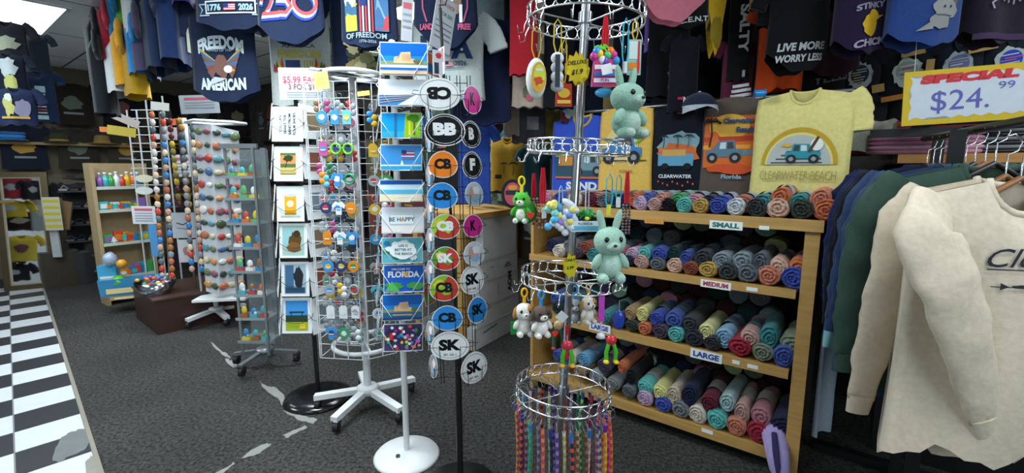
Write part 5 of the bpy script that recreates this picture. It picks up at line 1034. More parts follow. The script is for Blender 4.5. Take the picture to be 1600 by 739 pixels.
hs('black tee with vertical gothic white print', 1152, 128, 44, 2.6, .7, '#131417', lambda p, W, H, m: (p.text('SALTY', 0, -H+76*m, 13*m, '#c3c8c8', w_=70*m, rot=rad(-90), bold=.04), p.rect(2*m, -H+10*m, 4*m, 10*m, '#a8acac')), seed=39)
hs('slate grey tee hung edge-on beside the orange tee', 1172, 116, 24, 2.7, .7, '#5d5f63', seed=40)
hs('tan and blue hem at top beside QUEEN tee', 1188, 16, 40, 2.4, .4, '#a88a62', seed=41)
hs('bright orange tee with folded hem above the tan display tees', 1214, 140, 82, 2.55, .45, '#c84a1c', seed=42, sag=-.12, T=.06, amp=.03)
hs('black tee lettered QUEEN over a white splash', 1212, 42, 72, 2.35, .45, '#101114', lambda p, W, H, m: (p.text('QUEEN', 0, -H+42*m, 12*m, '#b88a80', w_=52*m, bold=.04), p.blob(6*m, -H+16*m, 14*m, 9*m, '#8f9494', seed=7, j=.6)), seed=43)
hs('green tee hem peeping above the black slogan tee', 1264, 30, 34, 2.4, .35, '#1f6a3a', seed=44)
def p_live(p, W, H, m):
    p.text('LIVE MORE', 0, -H+37*m, 12*m, '#b8bcc0', w_=70*m, bold=.04, shear=.12, slope=.06); p.text('WORRY LESS', -3*m, -H+20*m, 11*m, '#b8bcc0', w_=70*m, bold=.04, shear=.12, slope=.06)
hs('black tee reading LIVE MORE WORRY LESS', 1238, 116, 106, 2.3, .42, '#0f1013', p_live, seed=45, sag=.22, T=.06)
hs('dark maroon tee under the purple chick tee', 1292, 122, 110, 2.5, .4, '#2c1620', seed=46, sag=.15)
hs('black tee with dim white lettering above the yellow display tee', 1284, 146, 92, 2.75, .4, '#0f1012', lambda p, W, H, m: p.text('YELLS', 6*m, -H+22*m, 13*m, '#55585a', w_=52*m, bold=.03, slope=.2), seed=47)
def p_chick(p, W, H, m):
    b = -H
    p.text('STINKY', 0, b+68*m, 9*m, '#8f8aa0', w_=46*m, bold=.04, slope=.22); p.blob(0, b+40*m, 14*m, 17*m, '#c9a21f', seed=1, j=.1); p.ell(5*m, b+54*m, 10*m, 9*m, '#c9a21f'); p.poly([(14*m, b+55*m), (22*m, b+56*m), (14*m, b+50*m)], '#b8862a'); p.text('CHICK', 4*m, b+16*m, 11*m, '#9a94a8', w_=52*m, bold=.04, slope=.22)
hs('deep purple tee with a yellow chick print', 1338, 88, 94, 2.1, .45, '#221833', p_chick, seed=48, sag=.12, T=.06)
def p_cat(p, W, H, m):
    b = -H
    p.blob(14*m, b+52*m, 22*m, 15*m, '#8f8f8c', seed=2, j=.08); p.poly([(0, b+62*m), (-6*m, b+84*m), (12*m, b+70*m)], '#8f8f8c'); p.poly([(24*m, b+64*m), (38*m, b+82*m), (34*m, b+60*m)], '#6a5a50'); p.blob(6*m, b+34*m, 16*m, 12*m, '#8a8a88', seed=4, j=.15); p.poly([(-8*m, b+34*m), (-26*m, b+20*m), (-6*m, b+22*m)], '#8a8a88'); p.ell(8*m, b+54*m, 1.5*m, 2*m, '#22252a'); p.ell(20*m, b+55*m, 1.5*m, 2*m, '#22252a'); p.line([(-4*m, b+42*m), (24*m, b+42*m)], 1.4*m, '#4a5a6a')
hs('blue tee with a sitting grey puppy print', 1434, 77, 128, 2.0, .45, '#27407a', p_cat, seed=49, sag=.12, T=.06)
hs('dark plum tee with purple hem band at upper right', 1548, 72, 124, 2.0, .45, '#1f1826', lambda p, W, H, m: (p.rect(0, -H+9*m, 94*m, 9*m, '#3a2848'), p.line([(-26*m, -H+48*m), (-30*m, -H+56*m), (-22*m, -H+62*m)], 3*m, '#9a94a0'), [p.rect((-10+8*q)*m, -H+(66)*m, 3*m, (14+4*(q % 3))*m, '#77727c') for q in range(5)]), seed=50, sag=.12, T=.06)
hs('maroon tee with white slogan lines over the brown display tee', 1148, 170, 58, 2.62, .35, '#5a2238', lambda p, W, H, m: [p.rect((6-1.5*q)*m, -H+(12+7*q)*m, (40-6*q)*m, 4.5*m, '#d8dde0', rot=.12) for q in range(4)], seed=80)
hs('dark tee lettered NO. ONE in white above the black display tee', 1064, 176, 54, 2.6, .4, '#14161f', lambda p, W, H, m: (p.text('NO.', 8*m, -H+18*m, 9*m, '#d8dde0', bold=.06), p.text('ONE', 8*m, -H+7*m, 9*m, '#d8dde0', bold=.06), p.rect(-6*m, -H+20*m, 8*m, 4*m, '#c02a3a')), seed=81)
c = sh(shp(1187, 146, .22)[0], .22, shp(1187, 146, .22)[1]); t = thing('ribbon_spool', 'small bright blue spool at the collar of the yellow display tee', 'spool', c, YAW+.4)
mb = MB(); mb.cyl((-.02, 0, 0), (.02, 0, 0), .016, M('#1f8fd0', 'gloss'), 14); mb.build('spool_body', t)
for sx in (-1, 1): mb = MB(); mb.cyl((sx*.02, 0, 0), (sx*.024, 0, 0), .021, M('#2f6fb0', 'gloss'), 14); mb.build('rim', t)
# --- display tees standing along the back of the shelf unit
def disp(label, x0, y0, x1, y1, d, color, pr, **k):
    s0, zt = shp((x0+x1)/2, y0, d); sa, zb = shp(x0, (y0+y1)/2, d); sb, _ = shp(x1, (y0+y1)/2, d); _, zb = shp((x0+x1)/2, y1, d); W = (sb-sa)/.95; s = (sa+sb)/2; H = zt-zb
    q = Pr(); pr(q, W, H)
    kw = dict(sleeve=None, T=.02, amp=.004, neck=True); kw.update(k)
    return shirt('display_tshirt', label, 't-shirt', sh(s, d, zt), W, H, color, yaw=YAW, pr=q, **kw)
def p_jeepy(p, W, H):
    p.ell(-.05*W, -.42*H, .3*W, .2*H, '#d9c98a'); jeep(p, -.05*W, -.50*H, .72*W, '#3f7fb8'); p.rect(0, -.60*H, .8*W, .01*H, '#2f3a4a'); p.text('BEACH', .22*W, -.26*H, .06*H, '#2f5a8a', bold=.03, rot=-.5); p.text('FLORIDA', .05*W, -.72*H, .03*H, '#8a7a3a'); p.line([(.2*W, -.42*H), (.42*W, -.3*H)], .04*W, '#7fa83a')
disp('golden yellow display tee with blue jeep, beside the plush bunny', 938, 166, 1020, 306, .36, '#dbb45a', p_jeepy, seed=61)
def p_sand(p, W, H):
    p.rect(0, -.50*H, .82*W, .26*H, '#2f4f5f'); p.rect(-.2*W, -.46*H, .3*W, .1*H, '#c8863a'); jeep(p, .12*W, -.52*H, .45*W, '#6f8f9a'); p.rect(-.05*W, -.40*H, .7*W, .03*H, '#a8b83a'); p.rect(0, -.635*H, .8*W, .02*H, '#c8683a'); p.text('SAND H', .12*W, -.72*H, .085*H, '#cfdbe4', w_=.66*W, bold=.05); p.text('CLEARWATER BEACH', .1*W, -.83*H, .035*H, '#a3b0d0', w_=.6*W)
disp('royal blue display tee lettered SAND behind the carousel', 864, 180, 958, 332, .38, '#3350b8', p_sand, seed=62, collar='#c9a24a')
def p_van(p, W, H):
    p.blob(0, -.42*H, .36*W, .13*H, '#7fa0a8', seed=5); p.rect(0, -.52*H, .68*W, .12*H, '#d07a4a'); p.blob(0, -.52*H, .40*W, .1*H, '#c86a3a', seed=8, j=.4); p.rect(-.02*W, -.60*H, .64*W, .13*H, '#5f9ab8'); p.rect(-.05*W, -.52*H, .42*W, .07*H, '#c9a05a')
    for x in (-.2, .2): p.ell(x*W, -.67*H, .07*W, .035*H, '#15181b')
    for x in (-.25, 0, .2): palmp(p, x*W, -.47*H, .13*H, '#1a2a2c')
    p.text('CLEARWATER', 0, -.78*H, .04*H, '#cfd8da', w_=.6*W, bold=.03)
    for q in range(8): p.ell((-.3+.09*q)*W, (-.84-.02*(q % 3))*H, .015*W, .012*H, '#c8563a')
disp('black display tee with light blue van under palms', 1020, 164, 1102, 306, .37, '#161a24', p_van, seed=63, collar='#a8562a')
def p_sun(p, W, H):
    p.rect(0, -.45*H, .88*W, .52*H, '#cf6a30'); p.ell(-.02*W, -.30*H, .34*W, .13*H, '#e3b04a'); p.rect(0, -.42*H, .88*W, .05*H, '#b8442a'); p.rect(-.05*W, -.50*H, .8*W, .04*H, '#e39a3a'); p.rect(.25*W, -.56*H, .36*W, .05*H, '#5f8a98'); jeep(p, -.08*W, -.56*H, .62*W, '#5a7a8a'); palmp(p, -.34*W, -.5*H, .26*H, '#2a2420')
    p.blob(.05*W, -.72*H, .40*W, .05*H, '#c8502a', seed=3); p.text('Clearwater', .14*W, -.24*H, .055*H, '#2f4f7a', w_=.5*W, bold=.05); p.text('Beach', .26*W, -.33*H, .055*H, '#2f4f7a', w_=.28*W, bold=.05); p.text('Florida', .08*W, -.80*H, .045*H, '#8fa8b8', w_=.34*W, bold=.03)
disp('brown display tee with orange sunset jeep print', 1098, 152, 1186, 306, .36, '#5a4f48', p_sun, seed=64, neck=False)
def p_arch(p, W, H):
    p.ell(0, -.60*H, .37*W, .30*H, '#b89a2f', a0=0, a1=PI); p.ell(0, -.60*H, .33*W, .26*H, '#d9cc7a', a0=0, a1=PI); p.ell(0, -.60*H, .31*W, .24*H, '#aeb6b2', a0=0, a1=PI)
    for q in range(4): p.rect((-.02+.02*q)*W, (-.585+.03*q)*H, (.5-.06*q)*W, .012*H, '#4a4f50')
    jeep(p, .04*W, -.52*H, .34*W, '#2f8f9a', fl=-1); p.ell(.17*W, -.44*H, .06*W, .05*H, '#dfe3df'); p.line([(.1*W, -.5*H), (.18*W, -.38*H)], .03*W, '#5a3f2a'); p.blob(-.12*W, -.44*H, .05*W, .015*H, '#d8a83a', seed=3)
    p.text('CLEARWATER BEACH', 0, -.69*H, .075*H, '#9a9154', w_=.74*W, bold=.0)
disp('big pale yellow display tee with arched jeep print', 1178, 142, 1330, 332, .30, '#d6cb82', p_arch, seed=65, neck=True, T=.05, amp=.012, sleeve='short', side=(1,), slen=.3)
rm = MB(); rm.tube([sh(-1.42, .47, 1.76), sh(.1, .47, 1.76)], .010, M('#9aa0a4', 'metal'), 8); rr_ = rm.build('display_rail'); tag(rr_, 'thin metal rail carrying the display tees over the shelf unit', 'rail')
# cap
c0 = sh(*[shp(1092, 168, .25)[0], .25, shp(1092, 168, .25)[1]]); t = thing('baseball_cap', 'navy and white baseball cap above the brown display tee', 'cap', c0, YAW+.5)
mb = MB(); mb.grid(lambda u, v: (.085*math.cos(2*PI*u)*math.sin(v*PI/2), .095*math.sin(2*PI*u)*math.sin(v*PI/2), .075*math.cos(v*PI/2)), 20, 7, M('#1a2238', 'cloth'), closed_u=True); mb.build('crown', t)
mb = MB(); mb.grid(lambda u, v: (.085*math.cos(PI+PI*u)*1.0, -.02+(-.08-.075*v)*math.sin(PI*u)*1.0+0*.01, .004-.018*v-.02*abs(math.cos(PI*u))*v), 14, 4, M('#aab2b8', 'cloth')); mb.build('brim', t)
mb = MB(); mb.ell((0, 0, .078), (.008, .008, .005), M('#aab2b8', 'cloth'), 8, 6); mb.build('button', t)
# tees and cap right of that, table-top unit behind the magnets
# ================================================================ low unit with cartons behind the magnets
u0 = atz(748, 545, 0); u1 = atz(830, 500, 0); nd = (u1-u0).normalized(); pn = Vector((-nd.y, nd.x, 0))
pn = pn if pn.y < 0 else -pn
tz = atp(826, 322, u1, pn).z
print('unit B', u0, u1, tz)
UB = thing('wood_table', 'light wood display table with pale cartons against its side', 'table', u0, math.atan2(nd.y, nd.x))
LB = (u1-u0).length
mb = MB(); mb.box(((LB-.18)/2, .30, tz-.02), (LB+.06, .66, .04), WD); mb.build('table_top', UB)
mb = MB(); mb.box(((LB-.18)/2, .06, .035), (LB+.02, .05, .07), WD); mb.build('kick_board', UB)
for x, y in ((-.07, .10), (LB-.12, .10), (-.07, .55), (LB-.12, .55)): mb = MB(); mb.box((x, y, tz/2-.02), (.05, .05, tz-.04), WD); mb.build('leg', UB)
mb = MB(); mb.box(((LB-.18)/2, .09, tz/2), (LB-.02, .012, tz-.12), M('#8a6a40', 'card')); mb.build('side_panel', UB)
def ubp(px, py, off=0):
    q = atp(px, py, u0+pn*off, pn)-u0; return q.dot(nd), q.z
for k, (x0, y0, x1, y1, lab) in enumerate([(758, 335, 810, 402, 'plain pale carton panel, topmost against the wood table side'), (752, 400, 811, 432, 'white carton with small printed triangle and arrows'), (752, 430, 812, 470, 'white carton marked with sideways black letters'), (748, 468, 813, 500, 'pale carton third from floor against the table'), (744, 498, 814, 534, 'pale carton lowest against the wood table side')]):
    a, z0 = ubp(x0, y0+ (y1-y0)*.5, .02); b, _ = ubp(x1, y0+(y1-y0)*.5, .02); _, zt = ubp((x0+x1)/2, y0, .02); _, zb = ubp((x0+x1)/2, y1, .02)
    t = thing('carton', lab, 'carton', u0+nd*((a+b)/2)+Vector((0, 0, (zt+zb)/2)), math.atan2(nd.y, nd.x)); Wb, Hb = abs(b-a), (zt-zb)*.97
    mb = MB(); mb.box((0, .035, 0), (Wb, .07, Hb), M('#b9bfc2', 'card')); mb.build('box_body', t)
    mb = MB(); mb.box((0, -.001, Hb*.5-.012), (Wb*.99, .003, .018), M('#a9afb2', 'card')); mb.build('flap', t)
    p = Pr()
    if k == 1:
        for q in range(3): p.rect(.22*Wb, (.05-.09*q)*Hb, (.10+.05*q)*Wb, .05*Hb, '#4a5054')
        p.rect(-.2*Wb, .05*Hb, .08*Wb, .06*Hb, '#8a9094')
    if k == 2: p.text('MOV', .26*Wb, .12*Hb, .11*Wb, '#2f3438', rot=rad(-90), bold=.05); p.rect(-.05*Wb, -.05*Hb, .015*Wb, .4*Hb, '#7a8084')
    if k == 4: p.rect(-.18*Wb, .22*Hb, .3*Wb, .05*Hb, '#33383c', rot=.1)
    if p.it: p.build(t, None, off=.0035)
# tees and rolls on that table
for k, (px, py, c, n) in enumerate([(768, 292, '#9a6f66', 'dusty rose'), (790, 290, '#a87a6a', 'tan rose'), (812, 296, '#8f5f5a', 'brown rose'), (772, 308, '#7f9a8a', 'sage'), (795, 310, '#6f8f80', 'green-grey'), (752, 306, '#2f6f7a', 'teal'), (818, 312, '#8a5a4a', 'rust')]):
    s, z = ubp(px, py, -.12); z = max(z, tz+.035)
    t = thing('rolled_shirt', f'{n} rolled t-shirt on the wood table behind the black magnet tower', 't-shirt', u0+nd*s-pn*.12+Vector((0, 0, z)), math.atan2(nd.y, nd.x)+rad(-30), 'rolled shirts on the wood table')
    o = bpy.data.objects.new('roll', RM[k % 9]); C.objects.link(o); o.parent = t; o.scale = (.9, .8, .85); o.material_slots[0].link = 'OBJECT'; o.material_slots[0].material = M(c, 'cloth')
hs('mustard tee with two black palms behind the table', 793, 298, 62, 3.75, .42, '#a8832a', lambda p, W, H, m: (palmp(p, -6*m, -H+28*m, 14*m, '#2a2614'), palmp(p, 8*m, -H+24*m, 18*m, '#2a2614'), p.rect(-14*m, -H+22*m, 10*m, 6*m, '#2a2614')), seed=70, name='display_tshirt', sleeve=None)
hs('royal blue display tee behind the black magnet tower', 742, 318, 60, 3.3, .55, '#2c4a9a', seed=71, name='display_tshirt')
hs('dark teal display tee between mustard and royal tees', 838, 322, 50, 3.6, .45, '#1f4046', seed=72, name='display_tshirt')
c = at(801, 303, 3.35); k_ = mpp(c); p = Pr(); p.ell(0, 0, 17*k_, 22*k_, '#23262a'); p.ell(0, 0, 13*k_, 18*k_, '#c85a6a'); p.rect(0, 2*k_, 22*k_, 7*k_, '#2f3a3a'); p.ell(0, 10*k_, 7*k_, 4*k_, '#e3a04a')
t = thing('round_sign', 'dark round sticker display with pink sunset on the table', 'sign', c); mb = MB(); mb.prism([(18*k_*math.cos(a), 23*k_*math.sin(a)) for a in [2*PI*i/24 for i in range(24)]], 0, .004, M('#2f3338', 'gloss')); mb.build('plate', t); p.build(t, None, off=.001)
# ================================================================ clothing rail at right
h0 = at(1592, 258, 1.22); h1 = at(1418, 205, 2.25)
zr = 1.52; rb0 = Vector((h0.x, h0.y, 0)); rdir = Vector((h1.x-h0.x, h1.y-h0.y, 0)).normalized()
def rail_pt(t, z=zr): q = rb0+rdir*t; return Vector((q.x, q.y, z))
RK = thing('clothing_rack', 'black floor rack whose rail carries long-sleeved shirts', 'rack', rail_pt(.6, 0), YAW)
mb = MB(); mb.tube([rail_pt(-.35)-rail_pt(.6, 0), rail_pt(.88)-rail_pt(.6, 0)], .013, BLACKW, 10); o = mb.build('rail', RK)
o.matrix_parent_inverse = Matrix.Rotation(-YAW, 4, 'Z')
mb = MB()
for yy in (-.3, .25): mb.box((0, yy, zr/2), (.04, .025, zr), BLACKW)
mb.build('post', RK)
mb = MB(); mb.box((0, -.02, .03), (.06, .6, .04), BLACKW); mb.build('base_bar', RK)
for yy in (-.3, .25):
    mb = MB(); mb.box((0, yy, .03), (.62, .05, .035), BLACKW); mb.build('foot', RK)
mb = MB(); mb.box((-.08, .30, zr+.03), (.30, .03, .035), BLACKW); mb.box((.06, .30, zr-.04), (.03, .03, .16), BLACKW); mb.build('end_arm', RK)
def rshirt(label, t, W, H, color, hang, seed, sleeve='long', pr=None, dz=-.115, dyaw=0, **k):
    if pr: q = Pr(); pr(q, W, H); pr = q
    return shirt('long_sleeve_shirt' if sleeve == 'long' else 'hanging_tshirt', label, 'shirt', rail_pt(t, zr+dz), W, H, color, yaw=YAW+rad(34)+dyaw, sleeve=sleeve, pr=pr, hanger=hang, seed=seed, **k)
def p_clear(p, W, H):
    p.text('Clearwater', .10*W, -.25*H, .065*H, '#2a2e3a', w_=.56*W, bold=.004, shear=.35, slope=.05); p.line([(-.18*W, -.30*H), (.1*W, -.295*H), (.38*W, -.29*H)], .005*W, '#2a2e3a'); p.blob(-.02*W, -.355*H, .07*W, .008*H, '#2a2e3a', seed=3); p.line([(-.16*W, -.36*H), (.14*W, -.352*H)], .004*W, '#2a2e3a'); p.poly([(-.1*W, -.357*H), (-.13*W, -.345*H), (-.13*W, -.37*H)], '#2a2e3a')
rshirt('front cream long-sleeved shirt with dark script on its back', -.02, .56, .74, '#d3c6b0', 'wood', 201, dz=-.155, pr=p_clear, T=.06, amp=.035, side=(-1, 1), dyaw=rad(2), splay=(-.40, .1), sfwd=.075)
rshirt('second cream long-sleeved shirt showing behind the front one', .07, .50, .80, '#c9bba4', 'wood', 202, dz=-.15, T=.05, amp=.035, dyaw=rad(-3), splay=(.10, .1))
for k, (t_, c, nm, H) in enumerate([(.15, '#33493f', 'dark green', .70), (.22, '#37504a', 'sea green', .66), (.30, '#30465f', 'denim blue', .76), (.38, '#2a3a5a', 'slate navy', .60), (.46, '#2f4566', 'faded blue', .66), (.55, '#16181f', 'black', .66), (.64, '#1c2436', 'inky navy', .62), (.72, '#1f2850', 'bright navy', .64), (.80, '#1a2240', 'midnight blue', .60)]):
    rshirt(f'{nm} shirt, {ORD[k+2]} along the rail from the front', t_, .60, H, c, 'wood' if k % 2 else '#2a2022', 210+k, T=.05, amp=.02, dyaw=rad(random.uniform(-4, 4)))
# further hangers with tees on the same rail, out past the frame are left out
# pegged pale tees hanging off the right end of the shelf unit
for k, (s, z, c, nm) in enumerate([(.13, .95, '#7fb3b8', 'light aqua'), (.12, .80, '#9aa8b4', 'pale grey-blue')]):
    shirt('hanging_tshirt', f'{nm} tee hanging against the end panel of the shelf unit', 't-shirt', sh(s, .10+.12*k, z), .26, .62 if k else .3, c, yaw=YAW+rad(80), sleeve=None, T=.02, amp=.02, seed=230+k, neck=False)
# ================================================================ special sign
c = at(1512, 148, 1.95); k_ = mpp(c); t = thing('price_sign', 'yellow-bordered white sign reading SPECIAL $24.99', 'sign', c, rot=(0, rad(-3), rad(-14)))
Ws, Hs = 172*k_, 84*k_; mb = MB(); mb.box((0, 0, 0), (Ws, .004, Hs), M('#c9ab1c', 'paper')); mb.build('board', t)
p = Pr('paper'); zig = []
for i in range(17): zig.append((-Ws*.45+Ws*.9*i/16, -Hs*.40+(.045*Hs if i % 2 else 0)))
for i in range(1, 7): zig.append((Ws*.45-(.018*Ws if i % 2 else 0), -Hs*.40+Hs*.8*i/7))
for i in range(17): zig.append((Ws*.45-Ws*.9*i/16, Hs*.40-(.045*Hs if i % 2 else 0)))
for i in range(1, 7): zig.append((-Ws*.45+(.018*Ws if i % 2 else 0), Hs*.40-Hs*.8*i/7))
p.poly(zig, '#c3cbd4'); p.text('SPECIAL', 0, Hs*.33, Hs*.17, '#c02a34', w_=Ws*.74, bold=.09, shear=.25)
p.text('$24.', -.06*Ws, -.10*Hs, Hs*.42, '#5a5aa8', w_=Ws*.44, bold=-.0); p.text('99', .28*Ws, .13*Hs, Hs*.13, '#5a5aa8', w_=Ws*.12, bold=0); p.build(t, None, off=.0026)
mb = MB()
for sx in (-1, 1): mb.tube([(sx*Ws*.42, 0, Hs*.5), (sx*Ws*.42, 0, .75)], .0012, M('#cfd3d6', 'plastic'), 5)
mb.build('hanging_thread', t)
# ================================================================ folded tees displayed on the right wall
def wallp(px, py, off=.05):
    n = -N; p0 = RC(0, B1-off); return atp(px, py, p0, n)
def folded(label, x0, y0, x1, y1, color, pr=None, off=.05, th=.02):
    c = wallp((x0+x1)/2, (y0+y1)/2, off); a, b = wallp(x0, (y0+y1)/2, off), wallp(x1, (y0+y1)/2, off); W = (b-a).length; H = (wallp((x0+x1)/2, y0, off)-wallp((x0+x1)/2, y1, off)).length
    t = thing('folded_tshirt', label, 't-shirt', c, YAW)
    mb = MB(); mb.grid(lambda u, v: ((u-.5)*W*(1-.02*math.sin(v*9)), -th*.5-th*.5*math.sin(PI*u)**.5*(math.sin(PI*v)**.5 if 0 < v < 1 else 0) if 0 < u < 1 else 0, (v-.5)*H), 8, 8, M(color, 'cloth')); mb.box((0, .003, 0), (W*.96, .006, H*.96), M(color, 'cloth')); mb.build('cloth', t)
    cb = MB(); cb.tube([(W*.13*math.cos(a), -th-.001, H*.5-.01-.05*math.sin(a)) for a in [PI*i/10 for i in range(11)]], .005, M(color, 'cloth'), 6); cb.build('collar', t)
    if pr: q = Pr(); pr(q, W, H); q.build(t, None, off=th+.003)
    return t
def p_round(c1, c2, c3, seed):
    def f(p, W, H):
        p.blob(0, 0, .30*W, .26*H, c1, seed=seed, j=.18, n=26); p.ell(0, .02*H, .22*W, .18*H, c2)
        rn = random.Random(seed)
        for q in range(6): p.rect(rn.uniform(-.1, .1)*W, (-.14+.05*q)*H, rn.uniform(.2, .4)*W, .02*H, rn.choice([c1, c3, '#cfd5d2']), rot=.12)
    return f
def p_rain(p, W, H):
    for q, c in enumerate(['#c8343a', '#e0a02a', '#dfd83a', '#3fae5a', '#3f7fd0', '#7a4fb8']): p.poly([(-.2*W+.03*q*W, -.06*H+.0*q), (-.12*W+.05*q*W, .12*H-.03*q*H), (.0*W+.06*q*W, -.06*H)], c)
    p.rect(.05*W, -.12*H, .62*W, .10*H, '#cfdcd8', rot=.06); p.text('FLORIDA', .05*W, -.12*H, .06*H, '#3f6f6a', w_=.5*W)
cols_ = ['#1a1e22', '#171a1f', '#1d2530', '#151a22', '#20242a']
grid_ = [  # lower row
 ('black folded wall tee with white and yellow round crest', 1312, 78, 1375, 160, cols_[0], p_round('#aab4b6', '#2a3444', '#c9b43a', 1)), ('black folded wall tee with red tipped white circle print', 1378, 72, 1455, 154, cols_[0], p_round('#b5c3bd', '#90a39a', '#a83a4a', 2)),
 ('navy folded wall tee with pale violet round print', 1460, 62, 1534, 144, cols_[2], p_round('#9fb0b8', '#6f74a0', '#8fa0b0', 3)), ('navy folded wall tee with blue circle and pink stripe', 1538, 54, 1618, 138, cols_[2], p_round('#b5c5c0', '#2f48c0', '#c06a8a', 4)),
 ('black folded wall tee with rainbow badge, left of two', 1352, 20, 1432, 100, cols_[1], p_rain), ('black folded wall tee with rainbow badge, under blue puppy tee', 1440, 8, 1512, 86, cols_[3], p_rain), ('black folded wall tee with pale print at far right', 1540, -4, 1630, 70, cols_[1], p_round('#9fb8b0', '#8fa8a2', '#cfd8d2', 8)),
 ('black folded wall tee low behind the white stack', 1318, 152, 1385, 200, cols_[4], None), ('black folded wall tee behind the price sign left', 1392, 150, 1470, 205, cols_[0], None), ('black folded wall tee behind the price sign right', 1480, 140, 1560, 200, cols_[1], None), ('black folded wall tee at frame edge behind sign', 1562, 130, 1640, 195, cols_[3], None)]
for g in grid_: folded(*g)
# tan clip tags between the folded tees
for k, (px, py, w_, h) in enumerate([(1372, 138, 14, 12), (1453, 106, 9, 26), (1427, 82, 26, 9), (1536, 75, 30, 9), (1402, 152, 36, 8)]):
    c = wallp(px, py, .085); m_ = mpp(c); t = thing('size_tag', f'tan size tag between the folded wall tees, {ORD[k]} from left of its kind', 'tag', c, rot=(0, rad(-8 if k != 1 else 0), YAW)); mb = MB(); mb.box((0, 0, 0), (w_*m_*1.1, .003, h*m_), M('#b89a5a' if k < 4 else '#c8863a', 'card')); mb.build('tag_card', t)
# counter/stack area below the wall tees
tb0 = wallp(1310, 210, .75); 
mb = MB(); a0_ = tb0.dot(E)
t = thing('display_counter', 'dark low counter against the right wall behind the rail', 'counter', RC(-1.42, B1-.31), YAW)
mb = MB(); mb.box((0, 0, .71), (2.6, .56, 1.42), M('#1a1a1c', 'paint')); mb.build('counter_body', t); mb = MB(); mb.box((0, -.01, 1.44), (2.66, .60, .04), wood('#c08a4a')); mb.build('counter_top', t)
def stack_pt(px, z=1.462, off=.5):        # point on the counter top at this pixel column
    d = ray(px, 230); n = N; q = CAM + d*((RC(0, B1-off)-CAM).dot(N)/d.dot(N)); return Vector((q.x, q.y, z))
def softbox(name, label, cat, p, size, color, yaw=0, kind='cloth', layers=1, pr=None):
    t = thing(name, label, cat, p, yaw); W, D, H = size
    for i in range(layers):
        mb = MB(); z0, z1 = H*i/layers, H*(i+.93)/layers; sx = 1-.03*random.random()
        pts = []
        mb.grid(lambda u, v: (W/2*sx*math.copysign(abs(math.cos(2*PI*u))**.4, math.cos(2*PI*u))*(1-.05*abs(2*v-1)**3), D/2*math.copysign(abs(math.sin(2*PI*u))**.4, math.sin(2*PI*u))*(1-.05*abs(2*v-1)**3), z0+(z1-z0)*v), 24, 4, M(color if isinstance(color, str) else color[i % len(color)], kind), closed_u=True)
        for zz in (z0, z1): mb.add([(W/2*sx*.95*math.copysign(abs(math.cos(2*PI*q/24))**.4, math.cos(2*PI*q/24)), D/2*.95*math.copysign(abs(math.sin(2*PI*q/24))**.4, math.sin(2*PI*q/24)), zz) for q in range(24)], [tuple(range(24))], M(color if isinstance(color, str) else color[i % len(color)], kind))
        mb.build('fold_layer', t)
    return t
# cloth tent shaped white tee, teal and pink stacks
c = at(1362, 214, 2.35); m_ = mpp(c); t = thing('draped_tshirt', 'white tee draped over an olive one right of the yellow tee', 't-shirt', c, rad(-20))
mb = MB(); mb.grid(lambda u, v: ((-.08+.17*u+(.06*v*(u-.3))), -.05+.03*math.sin(u*7+v*2), .09-.02*u-.21*v*(.75+.25*u)+.01*math.sin(u*9)), 14, 8, M('#b9bfb0', 'cloth')); mb.grid(lambda u, v: ((-.08+.17*u), -.05+.16*v, .09-.02*u), 10, 4, M('#cdd5cf', 'cloth')); mb.build('cloth', t)
mb = MB(); mb.grid(lambda u, v: (.05+.03*u, -.062+.01*u, .06-.17*v), 3, 5, M('#7a7f5a', 'cloth')); mb.build('fold', t)
hs('teal tee corner poking out right of the yellow display tee', 1336, 232, 26, 2.5, .2, '#4a8a8c', seed=301)
softbox('folded_stack', 'pink folded tees stacked on the counter behind the black arm', 't-shirt', stack_pt(1440, 1.462, .45), (.42, .28, .10), ['#c98fa8', '#d3a3b8', '#b87f9a'], YAW, layers=5)
softbox('folded_stack', 'red and pale lettered folded tees on the counter, left end', 't-shirt', stack_pt(1362, 1.462, .30), (.30, .28, .16), ['#8a3a44', '#a84a50', '#c0b8b0', '#7a2f3a'], YAW, layers=6)
softbox('folded_stack', 'yellow and red folded tees on the counter under the sign', 't-shirt', stack_pt(1500, 1.462, .35), (.26, .28, .13), ['#c9a81f', '#8a2f2f', '#1f1f22'], YAW, layers=5)
softbox('folded_stack', 'black and silver plastic-wrapped tees at the counter right', 't-shirt', stack_pt(1570, 1.462, .42), (.36, .28, .12), ['#1a1b1e', '#6a7278'], YAW, layers=7, kind='gloss')
# ================================================================ left and far end of the shop
def backp(px, py, off=.1):
    return atp(px, py, RC(A1-off, 0), -E)
BY = math.atan2(N.y, N.x)                  # "to the right" along the end wall is +N
BY = math.atan2(N.y, N.x)
